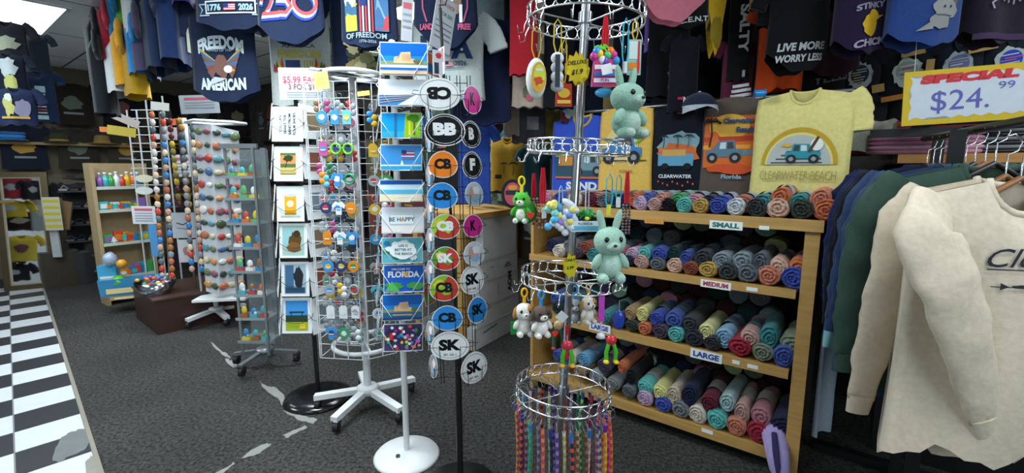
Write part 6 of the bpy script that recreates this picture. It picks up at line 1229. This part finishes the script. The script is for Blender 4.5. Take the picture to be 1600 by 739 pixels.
# leaning mirror
mbL = atz(8, 456); mbR = atz(92, 448); mbL.z = mbR.z = 0
ux = (mbR-mbL).normalized(); uy = Vector((-ux.y, ux.x, 0)); Wm = (mbR-mbL).length
mtop = atp(30, 269, mbL+uy*.12, uy).z; lean = math.atan2(.16, mtop)
MR = thing('standing_mirror', 'tall bronze-framed mirror leaning beside the tiled aisle', 'mirror', (mbL+mbR)/2, rot=(-lean, 0, math.atan2(ux.y, ux.x)))
fm = M('#5f5340', 'metal'); fb = M('#8f8468', 'paint'); Lm = mtop/math.cos(lean)
for (cx, cz, w_, h) in ((-Wm/2+.03, Lm/2, .06, Lm), (Wm/2-.03, Lm/2, .06, Lm), (0, .03, Wm-.12, .06), (0, Lm-.03, Wm-.12, .06)):
    mb = MB(); mb.box((cx, 0, cz), (w_, .035, h), fm); mb.build('frame_rail', MR)
for (cx, cz, w_, h) in ((-Wm/2+.065, Lm/2, .012, Lm-.12), (Wm/2-.065, Lm/2, .012, Lm-.12), (0, .066, Wm-.13, .012), (0, Lm-.066, Wm-.13, .012)):
    mb = MB(); mb.box((cx, -.012, cz), (w_, .02, h), fb); mb.build('inner_bead', MR)
mm = bpy.data.materials.new('mirror_glass'); mm.use_nodes = True; b_ = mm.node_tree.nodes['Principled BSDF']; b_.inputs['Metallic'].default_value = 1; b_.inputs['Roughness'].default_value = .03; b_.inputs['Base Color'].default_value = (.75, .78, .78, 1)
mb = MB(); mb.box((0, .002, Lm/2), (Wm-.12, .006, Lm-.12), mm); mb.build('mirror_glass', MR)
# what the mirror shows: tees and caps hung on the left side wall
Rn = (Matrix.Rotation(math.atan2(ux.y, ux.x), 3, 'Z') @ Matrix.Rotation(-lean, 3, 'X')) @ Vector((0, -1, 0))
def mirrored(px, py, dist):
    d = ray(px, py).normalized(); P = CAM + d*((mbL+uy*.08-CAM).dot(uy)/d.dot(uy)); r = d-Rn*2*d.dot(Rn); return P+r*dist, math.atan2(-r.x, r.y)
GRL = thing('garment_rail', 'garment rail of bright tees facing the leaning mirror, seen only as its reflection', 'rack', Vector((mirrored(35, 300, 2.6)[0].x, mirrored(35, 300, 2.6)[0].y, 0)))
dv = Vector((GRL.location.x-mbL.x, GRL.location.y-mbL.y, 0)).normalized(); myaw = math.atan2(-dv.x, dv.y); GRL.rotation_euler.z = myaw
mb = MB(); mb.tube([(-.8, .06, 1.9), (.8, .06, 1.9)], .012, M('#9aa0a4', 'metal'), 8); mb.build('rail', GRL)
for sx in (-.8, .8): mb = MB(); mb.tube([(sx, .06, 0), (sx, .06, 1.9)], .012, M('#9aa0a4', 'metal'), 8); mb.box((sx, .06, .015), (.05, .4, .03), M('#9aa0a4', 'metal')); mb.build('post', GRL)
for px, py, W_, H_, c_, nm in [(12, 292, .34, .34, '#a83a44', 'red'), (14, 326, .36, .26, '#c9b03a', 'mustard'), (36, 388, .36, .40, '#d8c04a', 'bright yellow'), (30, 345, .5, .3, '#3a2028', 'wine'), (60, 330, .22, .62, '#9aa8ac', 'pale grey'), (28, 425, .34, .26, '#2a2c30', 'black'), (48, 296, .26, .3, '#2a2c34', 'ink'), (10, 420, .3, .4, '#5a4a44', 'brown')]:
    p_, _ = mirrored(px, py, 2.6 if c_ not in ('#3a2028', '#9aa8ac') else 2.8)
    q_ = Pr(); q_.blob(0, -H_*.5, W_*.2, H_*.15, '#b8bcc0' if c_ != '#d8c04a' else '#7a4a5a', seed=px)
    shirt('hanging_tshirt', f'{nm} tee on the garment rail, reflected in the leaning mirror', 't-shirt', p_+Vector((0, 0, H_/2)), W_, H_, c_, yaw=myaw, sleeve='short', seed=px*7+py, pr=q_)
# tan slatted gondola with toys
g0, g1 = atz(172, 478), atz(250, 463); gx = (g1-g0).normalized(); gyaw = math.atan2(gx.y, gx.x); Wg = (g1-g0).length
TG = thing('toy_gondola', 'tan board display unit with four shelves of small toys', 'shelf', g0, gyaw)
gt_ = atp(200, 255, g0, Vector((-gx.y, gx.x, 0))).z
tanm = M('#a48f6a', 'card')
mb = MB(); mb.box((Wg/2, .22, gt_/2), (Wg, .03, gt_), tanm); mb.build('back_board', TG)
for x in (0, Wg): mb = MB(); mb.box((x, .11, gt_/2), (.03, .21, gt_), tanm); mb.build('side_panel', TG)
gy_ = lambda py: atp(205, py, g0, Vector((-gx.y, gx.x, 0))).z
gshelf = [gy_(y) for y in (458, 430, 378, 327, 292)]
toyc = [('#c8442f', 'red'), ('#2f7fc0', 'blue'), ('#3f9a4a', 'green'), ('#d8a82a', 'yellow'), ('#8a5fa8', 'purple'), ('#d8dde0', 'white'), ('#d8722a', 'orange'), ('#3fb0b0', 'aqua')]
for j, z in enumerate(gshelf):
    mb = MB(); mb.box((Wg/2, .105, z-.01), (Wg-.03, .20, .016), M('#c9cdc8', 'paint')); mb.build('shelf', TG)
    mb = MB(); mb.box((Wg/2, -.004, z-.005), (Wg-.03, .006, .03), M('#b9bfb8', 'plastic')); mb.build('price_rail', TG)
    for i in range(8):
        c_, n_ = toyc[(i*3+j*5) % 8]; x = .06+(Wg-.12)*i/7; hh = random.uniform(.06, .13) if j < 4 else random.uniform(.12, .17)
        t = thing('boxed_toy', f'{n_} small toy on the tan display unit, shelf {ORD[4-j]} from top, place {ORD[i]} from left', 'toy', g0+gx*x+Vector((-gx.y, gx.x, 0))*.05+Vector((0, 0, z)), gyaw)
        mb = MB()
        if j == 4: mb.lathe([(0, 0), (.03, .0), (.032, hh*.6), (.012, hh*.75), (.012, hh*.85), (0, hh*.85)], M(c_, 'gloss'), 12); mb.build('bottle', t); mb = MB(); mb.lathe([(0, hh*.85), (.014, hh*.85), (.014, hh), (0, hh)], M('#d8dde0', 'plastic'), 10); mb.build('cap', t)
        else: mb.box((0, 0, hh/2), (.075, .05, hh), M(c_, 'gloss')); mb.build('box_body', t); mb = MB(); mb.box((0, -.026, hh*.5), (.055, .003, hh*.5), M(toyc[(i+j+2) % 8][0], 'gloss')); mb.build('box_window', t)
def sheet(name, label, cat, px, py, w_, h, Y, c='#c9d0d4', yaw=0, pr=None, roll=0, lean=0, th=.003, kind='paper'):
    p = at(px, py, Y); k = mpp(p); return flat_card(name, label, cat, p, w_*k, h*k, yaw, pr(w_*k, h*k) if pr else None, color=c, kind=kind, roll=roll, lean=lean, th=th)
def lines_pr(c='#8a8f96', n=4, red=False):
    def f(w_, h):
        p = Pr('paper')
        if red: p.rect(0, h*.3, w_*.75, h*.14, '#c05a6a')
        for q in range(n): p.rect(0, h*(.1-.14*q), w_*.75, h*.05, c)
        return p
    return f
sheet('paper_sign', 'white lettered paper sign clipped on the tan toy unit', 'sign', 225, 336, 40, 28, g0.y-.1, pr=lines_pr(red=True), yaw=rad(-5))
sheet('paper_sign', 'white paper sign above the brown plinth displays', 'sign', 285, 259, 30, 34, 4.3, pr=lines_pr(red=True))
sheet('paper_sign', 'large tilted grey paper sign over the white magnet tower', 'sign', 312, 163, 56, 28, 3.7, c='#aab2b8', pr=lines_pr(red=True, n=3), roll=rad(-3), yaw=rad(10))
sheet('paper_sign', 'long paper price sheet hanging tilted among the patriotic tees', 'sign', 693, 38, 40, 82, 2.5, c='#c3cbce', pr=lambda w_, h: (lambda p: (p.text('$12.99 EACH', 0, h*.36, h*.09, '#c0566a', w_=w_*.8), p.text('2 FOR $20', 0, h*.18, h*.08, '#5a8a7a', w_=w_*.7), [p.rect(0, h*(.02-.1*q), w_*.8, h*.02, '#7a82a8') for q in range(4)], p)[-1])(Pr('paper')), roll=rad(13), yaw=rad(48))
sheet('round_tag', 'oval paper price disc seen edge-on near the ceiling', 'sign', 636, 30, 17, 66, 2.5, c='#b3b9bf', yaw=rad(20), roll=rad(4), pr=lines_pr(red=True, n=3))
sheet('framed_print', 'grey line-art print hanging left of the white magnet tower', 'picture', 288, 352, 36, 40, 4.2, c='#b3b8bc', yaw=rad(8), pr=lambda w_, h: Pr('paper').line([(-w_*.3, h*.1), (-w_*.05, h*.02), (w_*.15, h*.12), (w_*.3, -h*.05)], h*.05, '#3f4448').line([(-w_*.3, -h*.1), (w_*.2, -h*.15)], h*.03, '#6a6f74'))
sheet('framed_print', 'pale print with red flower under the grey print', 'picture', 296, 392, 32, 36, 4.2, c='#c3c8ca', yaw=rad(8), pr=lambda w_, h: Pr('paper').blob(0, 0, w_*.25, h*.25, '#b07a7a', seed=4).ell(0, h*.05, w_*.1, h*.1, '#d8d0c0'))
sheet('towel', 'light blue cloth strip hanging at the right of the toy unit', 'cloth', 241, 376, 12, 50, g0.y-.15, c='#4f8fc4', kind='cloth', th=.01)
for k, (py, c) in enumerate(((279, '#c9c3a8'), (298, '#c3c8c0'))): 
    p = at(225, py, g0.y-.12); k_ = mpp(p); t = thing('oval_tag', f'oval shelf tag on the toy unit, {["upper", "lower"][k]}', 'sign', p); mb = MB(); mb.prism([(14*k_*math.cos(a), 6*k_*math.sin(a)) for a in [2*PI*i/20 for i in range(20)]], 0, .004, M(c, 'paper')); mb.build('tag_card', t)
# beach toys at the foot of the unit
for k, (px, py, w_, h, c, nm) in enumerate([(205, 447, 76, 26, '#2f7fae', 'long blue beach playset box'), (168, 430, 22, 30, '#3fa0c8', 'aqua bucket set'), (165, 447, 18, 22, '#c8443a', 'red toy bag'), (186, 440, 20, 20, '#5fb83a', 'lime toy bag'), (190, 412, 14, 9, '#d8982a', 'amber ball'), (205, 462, 50, 9, '#c39a5a', 'tan wooden tray'), (172, 405, 18, 22, '#9fb0c8', 'pale inflatable')]):
    p = at(px, py, g0.y-.22); k_ = mpp(p); t = thing('beach_toy', f'{nm} at the foot of the tan toy unit', 'toy', p, gyaw*.5); W_, H_ = w_*k_, h*k_
    mb = MB()
    if 'ball' in nm: mb.ell((0, 0, 0), (W_/2, W_/2, W_/2), M(c, 'gloss'))
    elif 'bag' in nm or 'inflat' in nm: mb.ell((0, 0, 0), (W_/2, .07, H_/2), M(c, 'gloss'), noise=.1)
    else: mb.box((0, .05, 0), (W_, .12, H_), M(c, 'gloss'), taper=1.04)
    mb.build('toy_body', t); mb = MB(); mb.box((0, -.014 if 'ball' not in nm else 0, -H_*.2), (W_*.8, .004, H_*.3), M('#d9c98a' if k == 0 else '#e0dcc8', 'gloss')); mb.build('label', t)
# brown plinth and its crowded display
c1 = atz(247, 524); c2 = atz(213, 497); c3 = atz(375, 495); pzx = (c3-c1).normalized(); pyaw = math.atan2(pzx.y, pzx.x); pz = atp(247, 472, c1, Vector((0, -1, 0))).z
PL = thing('brown_plinth', 'low dark brown box plinth carrying keychain towers', 'plinth', c1, pyaw)
mb = MB(); Lp, Dp = (c3-c1).length, (c2-c1).length
mb.box((Lp/2, Dp/2, pz/2), (Lp, Dp, pz), M('#3a241e', 'paint')); mb.build('box_body', PL); mb = MB(); mb.box((Lp/2, Dp/2, pz+.008), (Lp+.02, Dp+.02, .016), M('#46302a', 'paint')); mb.build('top_board', PL)
pY = Vector((-pzx.y, pzx.x, 0))
def onpl(u, v, z=0): return c1+pzx*(Lp*u)+pY*(Dp*v)+Vector((0, 0, pz+.017+z))
p = onpl(.12, .35); t = thing('basket', 'silver wire basket of colourful trinkets on the brown plinth', 'basket', p, pyaw)
mb = MB(); mb.lathe([(.10, 0), (.15, .11), (.155, .112), (.105, 0)], M('#9aa0a6', 'chrome'), 24); mb.lathe([(0, .002), (.10, .002)], M('#9aa0a6', 'metal')); mb.build('bowl', t)
rn_ = random.Random(5)
mb = MB()
for q in range(46): mb.ell((rn_.uniform(-.1, .1), rn_.uniform(-.1, .1), .07+rn_.uniform(0, .08)), (.02, .018, .016), M(rn_.choice([x[0] for x in toyc]), 'gloss'), 7, 5)
o = mb.build('basket_trinkets'); o.location = p; tag(o, 'heap of tiny colourful trinkets filling the silver basket', 'trinkets'); o['kind'] = 'stuff'
# post with dangling keychains (two dense columns)
for k, (px, y0, y1, Y) in enumerate([(258, 180, 440, 4.0), (285, 190, 330, 4.1), (304, 200, 430, 4.0)]):
    a, b = at(px-8, y0, Y), at(px+8, y1, Y); b = Vector((b.x, b.y, max(b.z, pz+.03)))
    t = thing('keychain_tower', f'{["tall narrow", "short gold-hung", "slim white"][k]} wire tower of tiny keychains on the brown plinth', 'rack', Vector((b.x, b.y, pz+.017)))
    mb = MB(); mb.tube([(0, 0, 0), (0, 0, b.z-pz), (a.x-b.x, 0, a.z-pz)], .010, M(['#8f8a80', '#6f6558', '#c9ced0'][k], 'metal'), 8); mb.build('pole', t)
    n = int((y1-y0)/11)
    for j in range(n):
        for sx in (-1, 1):
            v = j/n; q = a.lerp(b, v); cc = rn_.choice(['#c8a08a', '#b86a4a', '#d8d0c8', '#3f7fc0', '#8f8f94', '#a8703a', '#5f6a70', '#e0c8a8', '#c84a3a']) if k != 1 else rn_.choice(['#a88a2a', '#c8a83a', '#5a2a2a', '#8a7a3a'])
            nmm = {'#c8a08a': 'blush', '#b86a4a': 'rust', '#d8d0c8': 'ivory', '#3f7fc0': 'blue', '#8f8f94': 'grey', '#a8703a': 'brown', '#5f6a70': 'slate', '#e0c8a8': 'sand', '#c84a3a': 'red', '#a88a2a': 'gold', '#c8a83a': 'bright gold', '#5a2a2a': 'maroon', '#8a7a3a': 'olive gold'}[cc]
            ky = thing('keychain', f'{nmm} tiny keychain on {["tall narrow", "short gold-hung", "slim white"][k]} plinth tower, tier {ORD[j] if j < 20 else "twenty-" + ORD[j-20]}, {"left" if sx < 0 else "right"}', 'keychain', q+Vector((sx*.045, -.03, 0)))
            mb = MB(); mb.ell((0, 0, 0), (.026, .012, .030), M(cc, 'gloss'), 8, 6, noise=.15); mb.build('charm', ky); mb = MB(); mb.tube([(-sx*.02, .01, .04), (0, 0, .028)], .002, STEEL, 4); mb.build('chain', ky)
# header signs over the plinth
for k, (px, py, w_, h, c, nm, cc) in enumerate([(190, 205, 40, 14, '#b3a03a', 'yellow', 0), (176, 203, 36, 8, '#c8703a', 'orange', 0), (196, 187, 40, 12, '#a8a09a', 'pale', 0), (268, 206, 28, 14, '#b8a8b0', 'pinkish', 0), (258, 214, 34, 8, '#c3cbd8', 'white-blue', 0), (277, 190, 22, 10, '#c85a3a', 'red and yellow', 0), (250, 166, 26, 12, '#b8bab0', 'cream oval', 0)]):
    sheet('header_card', f'small {nm} header card over the plinth display', 'sign', px, py, w_, h, 4.1+.05*k, c=c, roll=rad([8, 3, 25, 2, 3, -8, 6][k]), yaw=rad(8), th=.006)
# upright white rails and wire grid behind
t = thing('wire_grid', 'white wire grid frame standing behind the plinth display', 'rack', Vector((at(222, 300, 4.6).x, 4.6, 0)))
mb = MB()
for px in (205, 220, 236, 262): x = at(px, 230, 4.6).x-t.location.x; mb.tube([(x, 0, 0), (x, 0, at(px, 150 if px > 225 else 172, 4.6).z)], .008, M('#b3b8ba', 'paint'), 6)
for py in range(172, 300, 13): z = at(222, py, 4.6).z; mb.tube([(at(205, py, 4.6).x-t.location.x, 0, z), (at(262, py, 4.6).x-t.location.x, 0, z)], .005, M('#b3b8ba', 'paint'), 5)
mb.build('grid', t)
# ---- far end wall: shelf ledges, hats, bags and dark tees
dk = [('#15171a', 'black'), ('#1c2230', 'navy'), ('#2a2420', 'dark brown'), ('#23282a', 'charcoal'), ('#33302a', 'dark olive'), ('#1a1a22', 'ink black'), ('#2f2a33', 'aubergine'), ('#3f3a30', 'khaki grey')]
def lcopy(o, loc, yaw, label, cat, group=None, scale=1):
    r = o.copy(); C.objects.link(r); r.location = loc; r.rotation_euler = (0, 0, yaw); r.scale = (scale,)*3; r['label'] = label; r['category'] = cat
    if group: r['group'] = group
    def kids(src, dst):
        for ch in [x for x in C.objects if x.parent == src]:
            c_ = ch.copy(); C.objects.link(c_); c_.parent = dst; kids(ch, c_)
    kids(o, r); return r
zs_b = [2.16, 1.62, .95]
for r_, z in enumerate(zs_b):
    protos = []
    for i in range(11):
        c_, n_ = dk[(i*3+r_*2) % 8]; bpos = B0+.5+i*.47; p = RC(A1-.14, bpos, z+.26)
        def prr(c0=rn_.choice(['#8f8a70', '#7a8a94', '#a8863a', '#7a4a4a', '#5f6a5a'])):
            p_ = Pr(); p_.blob(0, -.24, .09, .08, c0, seed=i+r_); p_.rect(0, -.36, .18, .025, '#7f8488'); return p_
        shirt('hanging_tshirt', f'{n_} printed tee on the far end wall, {["upper", "middle", "lower"][r_]} row, {ORD[i]} from the left', 't-shirt', p, .40, .50, c_, yaw=BY, sleeve='short', T=.03, seed=400+i+20*r_, pr=prr())
for k, z in enumerate((1.68, 1.02)):
    t = thing('wall_ledge', f'{["upper", "lower"][k]} tan ledge along the far end wall', 'shelf', RC(A1-.02, (B0+B1)/2, z), BY)
    mb = MB(); mb.box((0, .10, 0), (B1-B0-.1, .22, .03), wood('#8f7440', 'ledge_wood')); mb.build('ledge_board', t)
    for i in range(10):
        mb = MB(); mb.box((-2.4+i*.52, .17, -.08), (.02, .06, .14), M('#55585a', 'metal')); mb.build('bracket', t)
    t.location = RC(A1-.25, (B0+B1)/2, z)
hat_cols = [('#2a2018', 'dark brown'), ('#8f7a4a', 'straw'), ('#1a1a1c', 'black'), ('#6a5040', 'cocoa'), ('#3a3f2a', 'army green')]
for k in range(13):
    c_, n_ = hat_cols[k*2 % 5]; p = RC(A1-.2, B0+.35+.40*k, 1.70)
    t = thing('sun_hat', f'{n_} brimmed hat on the far upper ledge, {ORD[k]} from left', 'hat', p, BY)
    mb = MB(); mb.lathe([(0, .11), (.05, .11), (.075, .09), (.085, .02), (.10, .012), (.17, .004), (.172, -.002), (.09, 0), (0, 0)], M(c_, 'cloth'), 20); mb.build('brim_and_crown', t); mb = MB(); mb.lathe([(.087, .016), (.088, .034), (.083, .036)], M('#b8863a' if k % 3 else '#15161a', 'cloth'), 20); mb.build('hat_band', t)
# boxes and bags low on the end wall
for k in range(6, 12):
    c_, n_ = dk[(k*5+1) % 8]; h = .35+.25*((k*7) % 5)/5
    softbox('storage_bin', f'{n_} fabric bin on the floor by the far wall, {ORD[k-6]} from left', 'bin', RC(A1-.4, B0+.45+.42*k, .0), (.36, .34, h), [c_], BY, layers=1)
# right-hand wall far stretch: tees in tiers
mx = dk+[('#5a2a30', 'burgundy'), ('#2a4a5a', 'petrol'), ('#6a5f3a', 'ochre'), ('#3a4f3a', 'bottle green'), ('#50555a', 'grey'), ('#7a3a2a', 'brick')]
for r_, z in enumerate((2.30, 1.72, 1.12)):
    for i in range(13):
        c_, n_ = mx[(i*5+r_*3) % 14]; a = .65+i*.54
        pq = Pr(); cc = rn_.choice(['#8f9498', '#a8863a', '#6a7a84', '#8a5a4a', '#b0b4b0']); pq.blob(0, -.22, .09, .07, cc, seed=i); pq.rect(0, -.33, .18, .022, '#8a8f92'); pq.rect(0, -.12, .15, .02, cc)
        shirt('hanging_tshirt', f'{n_} tee on the long right wall, {["top", "middle", "lower"][r_]} row, {ORD[i]} from the front', 't-shirt', RC(a, B1-.12, z), .44, .52, c_, yaw=YAW+rad(rn_.uniform(-6, 6)), T=.03, seed=500+i+20*r_, pr=pq)
# upper-left tees near the camera side of the aisle
def ls(label, cx, y0, y1, wpx, Y, c, pr, yaw=0, **k):
    top, b = at(cx, y0, Y), at(cx, y1, Y); H = top.z-b.z; m = mpp(b); W = wpx*m; q = Pr()
    if pr: pr(q, W, H)
    return shirt('hanging_tshirt', label, 't-shirt', top, W, H, c, yaw=rad(yaw), pr=q if pr else None, **k)
def p_lib(p, W, H): p.blob(-.12*W, -.5*H, .14*W, .28*H, '#b3b26a', seed=2); p.blob(-.1*W, -.25*H, .1*W, .1*H, '#c8d8dc', seed=3); p.blob(.2*W, -.55*H, .18*W, .25*H, '#8a86a0', seed=5); p.rect(0, -.8*H, .7*W, .06*H, '#c8a04a')
def p_flagv(p, W, H):
    p.rect(.08*W, -.35*H, .3*W, .12*H, '#a8c3c8'); [p.rect(.08*W, (-.45-.06*q)*H, .26*W, .03*H, '#b85a6a' if q % 2 else '#c8c8d0') for q in range(7)]; p.rect(.08*W, -.9*H, .3*W, .08*H, '#a8c3c8')
ls('navy tee with tan statue and mauve print at far left', 22, 138, 196, 50, 3.3, '#1f2a48', p_lib, 20, T=.03, seed=601)
ls('dark tee with white and yellow figure print at left edge', 10, 84, 146, 44, 3.35, '#1a2030', lambda p, W, H: (p.blob(.05*W, -.35*H, .25*W, .25*H, '#b3c0c3', seed=2), p.blob(.1*W, -.75*H, .2*W, .22*H, '#b0b46a', seed=3)), 20, seed=602)
ls('charcoal tee high at left edge with pale script', 8, 34, 92, 50, 3.4, '#22242c', lambda p, W, H: p.blob(0, -.6*H, .3*W, .2*H, '#9aa08a', seed=2), 20, seed=603)
ls('slate tee hanging plain beside the upper left tees', 50, 52, 120, 36, 3.6, '#2f3a44', None, 25, seed=604)
ls('navy tee with vertical flag print facing the aisle', 58, 112, 192, 40, 3.5, '#1f2f4c', p_flagv, 25, seed=605)
# yellow stripes board, bin and boards beside the mirror
sheet('striped_board', 'yellow and white striped board standing behind the mirror', 'sign', 82, 334, 24, 52, 5.2, c='#c3c5b0', yaw=rad(10), pr=lambda w_, h: [p for p in [Pr('paper')] for q in [[p.rect(0, h*(.38-.19*k), w_*.9, h*.08, '#c8b82a') for k in range(5)]]][0])
sheet('wood_board', 'tan wooden board leaning right of the striped board', 'board', 101, 336, 18, 44, 5.3, c='#7a6040', yaw=rad(10), roll=rad(12), kind='card', th=.02)
sheet('white_board', 'narrow white board above the grey bin by the mirror', 'board', 87, 378, 12, 48, 5.25, c='#b3b9bc', yaw=rad(5), kind='card', th=.02)
pq = atz(91, 450); softbox('waste_bin', 'dark grey bin standing right behind the mirror', 'bin', pq+Vector((.1, .25, 0)), (.22, .22, .42), ['#34373a'], 0)
softbox('folded_stack', 'blue folded cloth pile on the far ledge above the mirror', 'cloth', RC(A1-.26, .62, 1.70), (.5, .2, .10), ['#2f5f9a', '#3f7fb8'], BY, layers=3)
# dark racks between the mirror and the toy unit
for k, (px, Y, W_, z1, c_, n_) in enumerate([(122, 6.0, .55, 1.35, '#15171a', 'black'), (145, 5.7, .4, 1.2, '#1e2026', 'charcoal'), (100, 6.4, .5, 1.1, '#221f1e', 'umber')]):
    p = at(px, 400, Y); t = thing('shoe_stand', f'{n_} stand of dark merchandise between mirror and toy unit', 'rack', (p.x, p.y, 0), rad(35))
    mb = MB(); mb.box((0, 0, z1/2), (W_, .04, z1), M(c_, 'card')); mb.build('back_board', t)
    for q in range(6): mb = MB(); mb.box((0, -.12, .12+q*(z1-.2)/5), (W_, .22, .02), M(c_, 'paint')); mb.build('shelf', t)
    for q in range(6):
        for i in range(4):
            cc, nn_ = [('#5a3a30', 'brown'), ('#6f7478', 'grey'), ('#1f2a3a', 'navy'), ('#7a6a4a', 'tan'), ('#8f9496', 'pale grey'), ('#3a2a3a', 'plum')][(q*3+i+k) % 6]
            pp = Vector((p.x, p.y, .132+q*(z1-.2)/5)) + Matrix.Rotation(rad(35), 3, 'Z') @ Vector((-W_*.38+W_*.25*i, -.12, 0))
            f = thing('flip_flop', f'{nn_} sandal on the {n_} stand, shelf {ORD[q]} up, place {ORD[i]}', 'shoe', pp, rad(35))
            mb = MB(); mb.prism([(-.035, 0), (.035, 0), (.04, .02), (-.04, .02)], -.10, .10, M(cc, 'rubber')); mb.build('sole', f); mb = MB(); mb.tube([(-.035, .0, .02), (0, -.04, .06), (.035, 0, .02)], .007, M(cc, 'rubber'), 6); mb.build('strap', f)
# ================================================================ groups of repeats
GROUPS = dict(postcard='postcards in the white wire rack', oval_magnet='oval magnets on the black tower', greeting_card='greeting cards on the black pole spinner', keychain='keychains hung on the racks', souvenir_trinket='trinkets on the clear shelves',
              resin_magnet='resin magnets on the white tower', woven_bracelet='woven bracelets on the lowest chrome ring', hanging_tshirt='t-shirts hung around the shop', display_tshirt='display tees behind the shelves', long_sleeve_shirt='long-sleeved shirts on the rail',
              folded_tshirt='folded tees on the right wall', size_tag='tan size tags on the right wall', boxed_toy='small toys on the tan unit', beach_toy='beach toys at the foot of the unit', sun_hat='hats on the far ledge', flip_flop='sandals on the dark stands', storage_bin='fabric bins by the far wall',
              carton='pale cartons by the wood table', plush_puppy='puppy plushes on the third ring', plush_bunny='bunny plushes on the carousel', beaded_tassel='beaded tassels on the second ring', header_card='header cards over the plinth', folded_stack='folded stacks', shoe_stand='dark stands of sandals', wall_ledge='ledges on the far wall', wrist_strap='aqua looped straps', keychain_tower='keychain towers on the plinth', paper_sign='paper signs')
for o in list(C.objects):
    k_ = o.name.split('.')[0]
    if o.parent is None and 'label' in o and 'group' not in o and k_ in GROUPS: o['group'] = GROUPS[k_]
# ================================================================ turn the finished room square to the world axes
_R = Matrix.Rotation(rad(37.7), 4, 'Z')
for o in list(C.objects):
    if o.parent is None and o is not cam: o.matrix_basis = _R @ o.matrix_basis
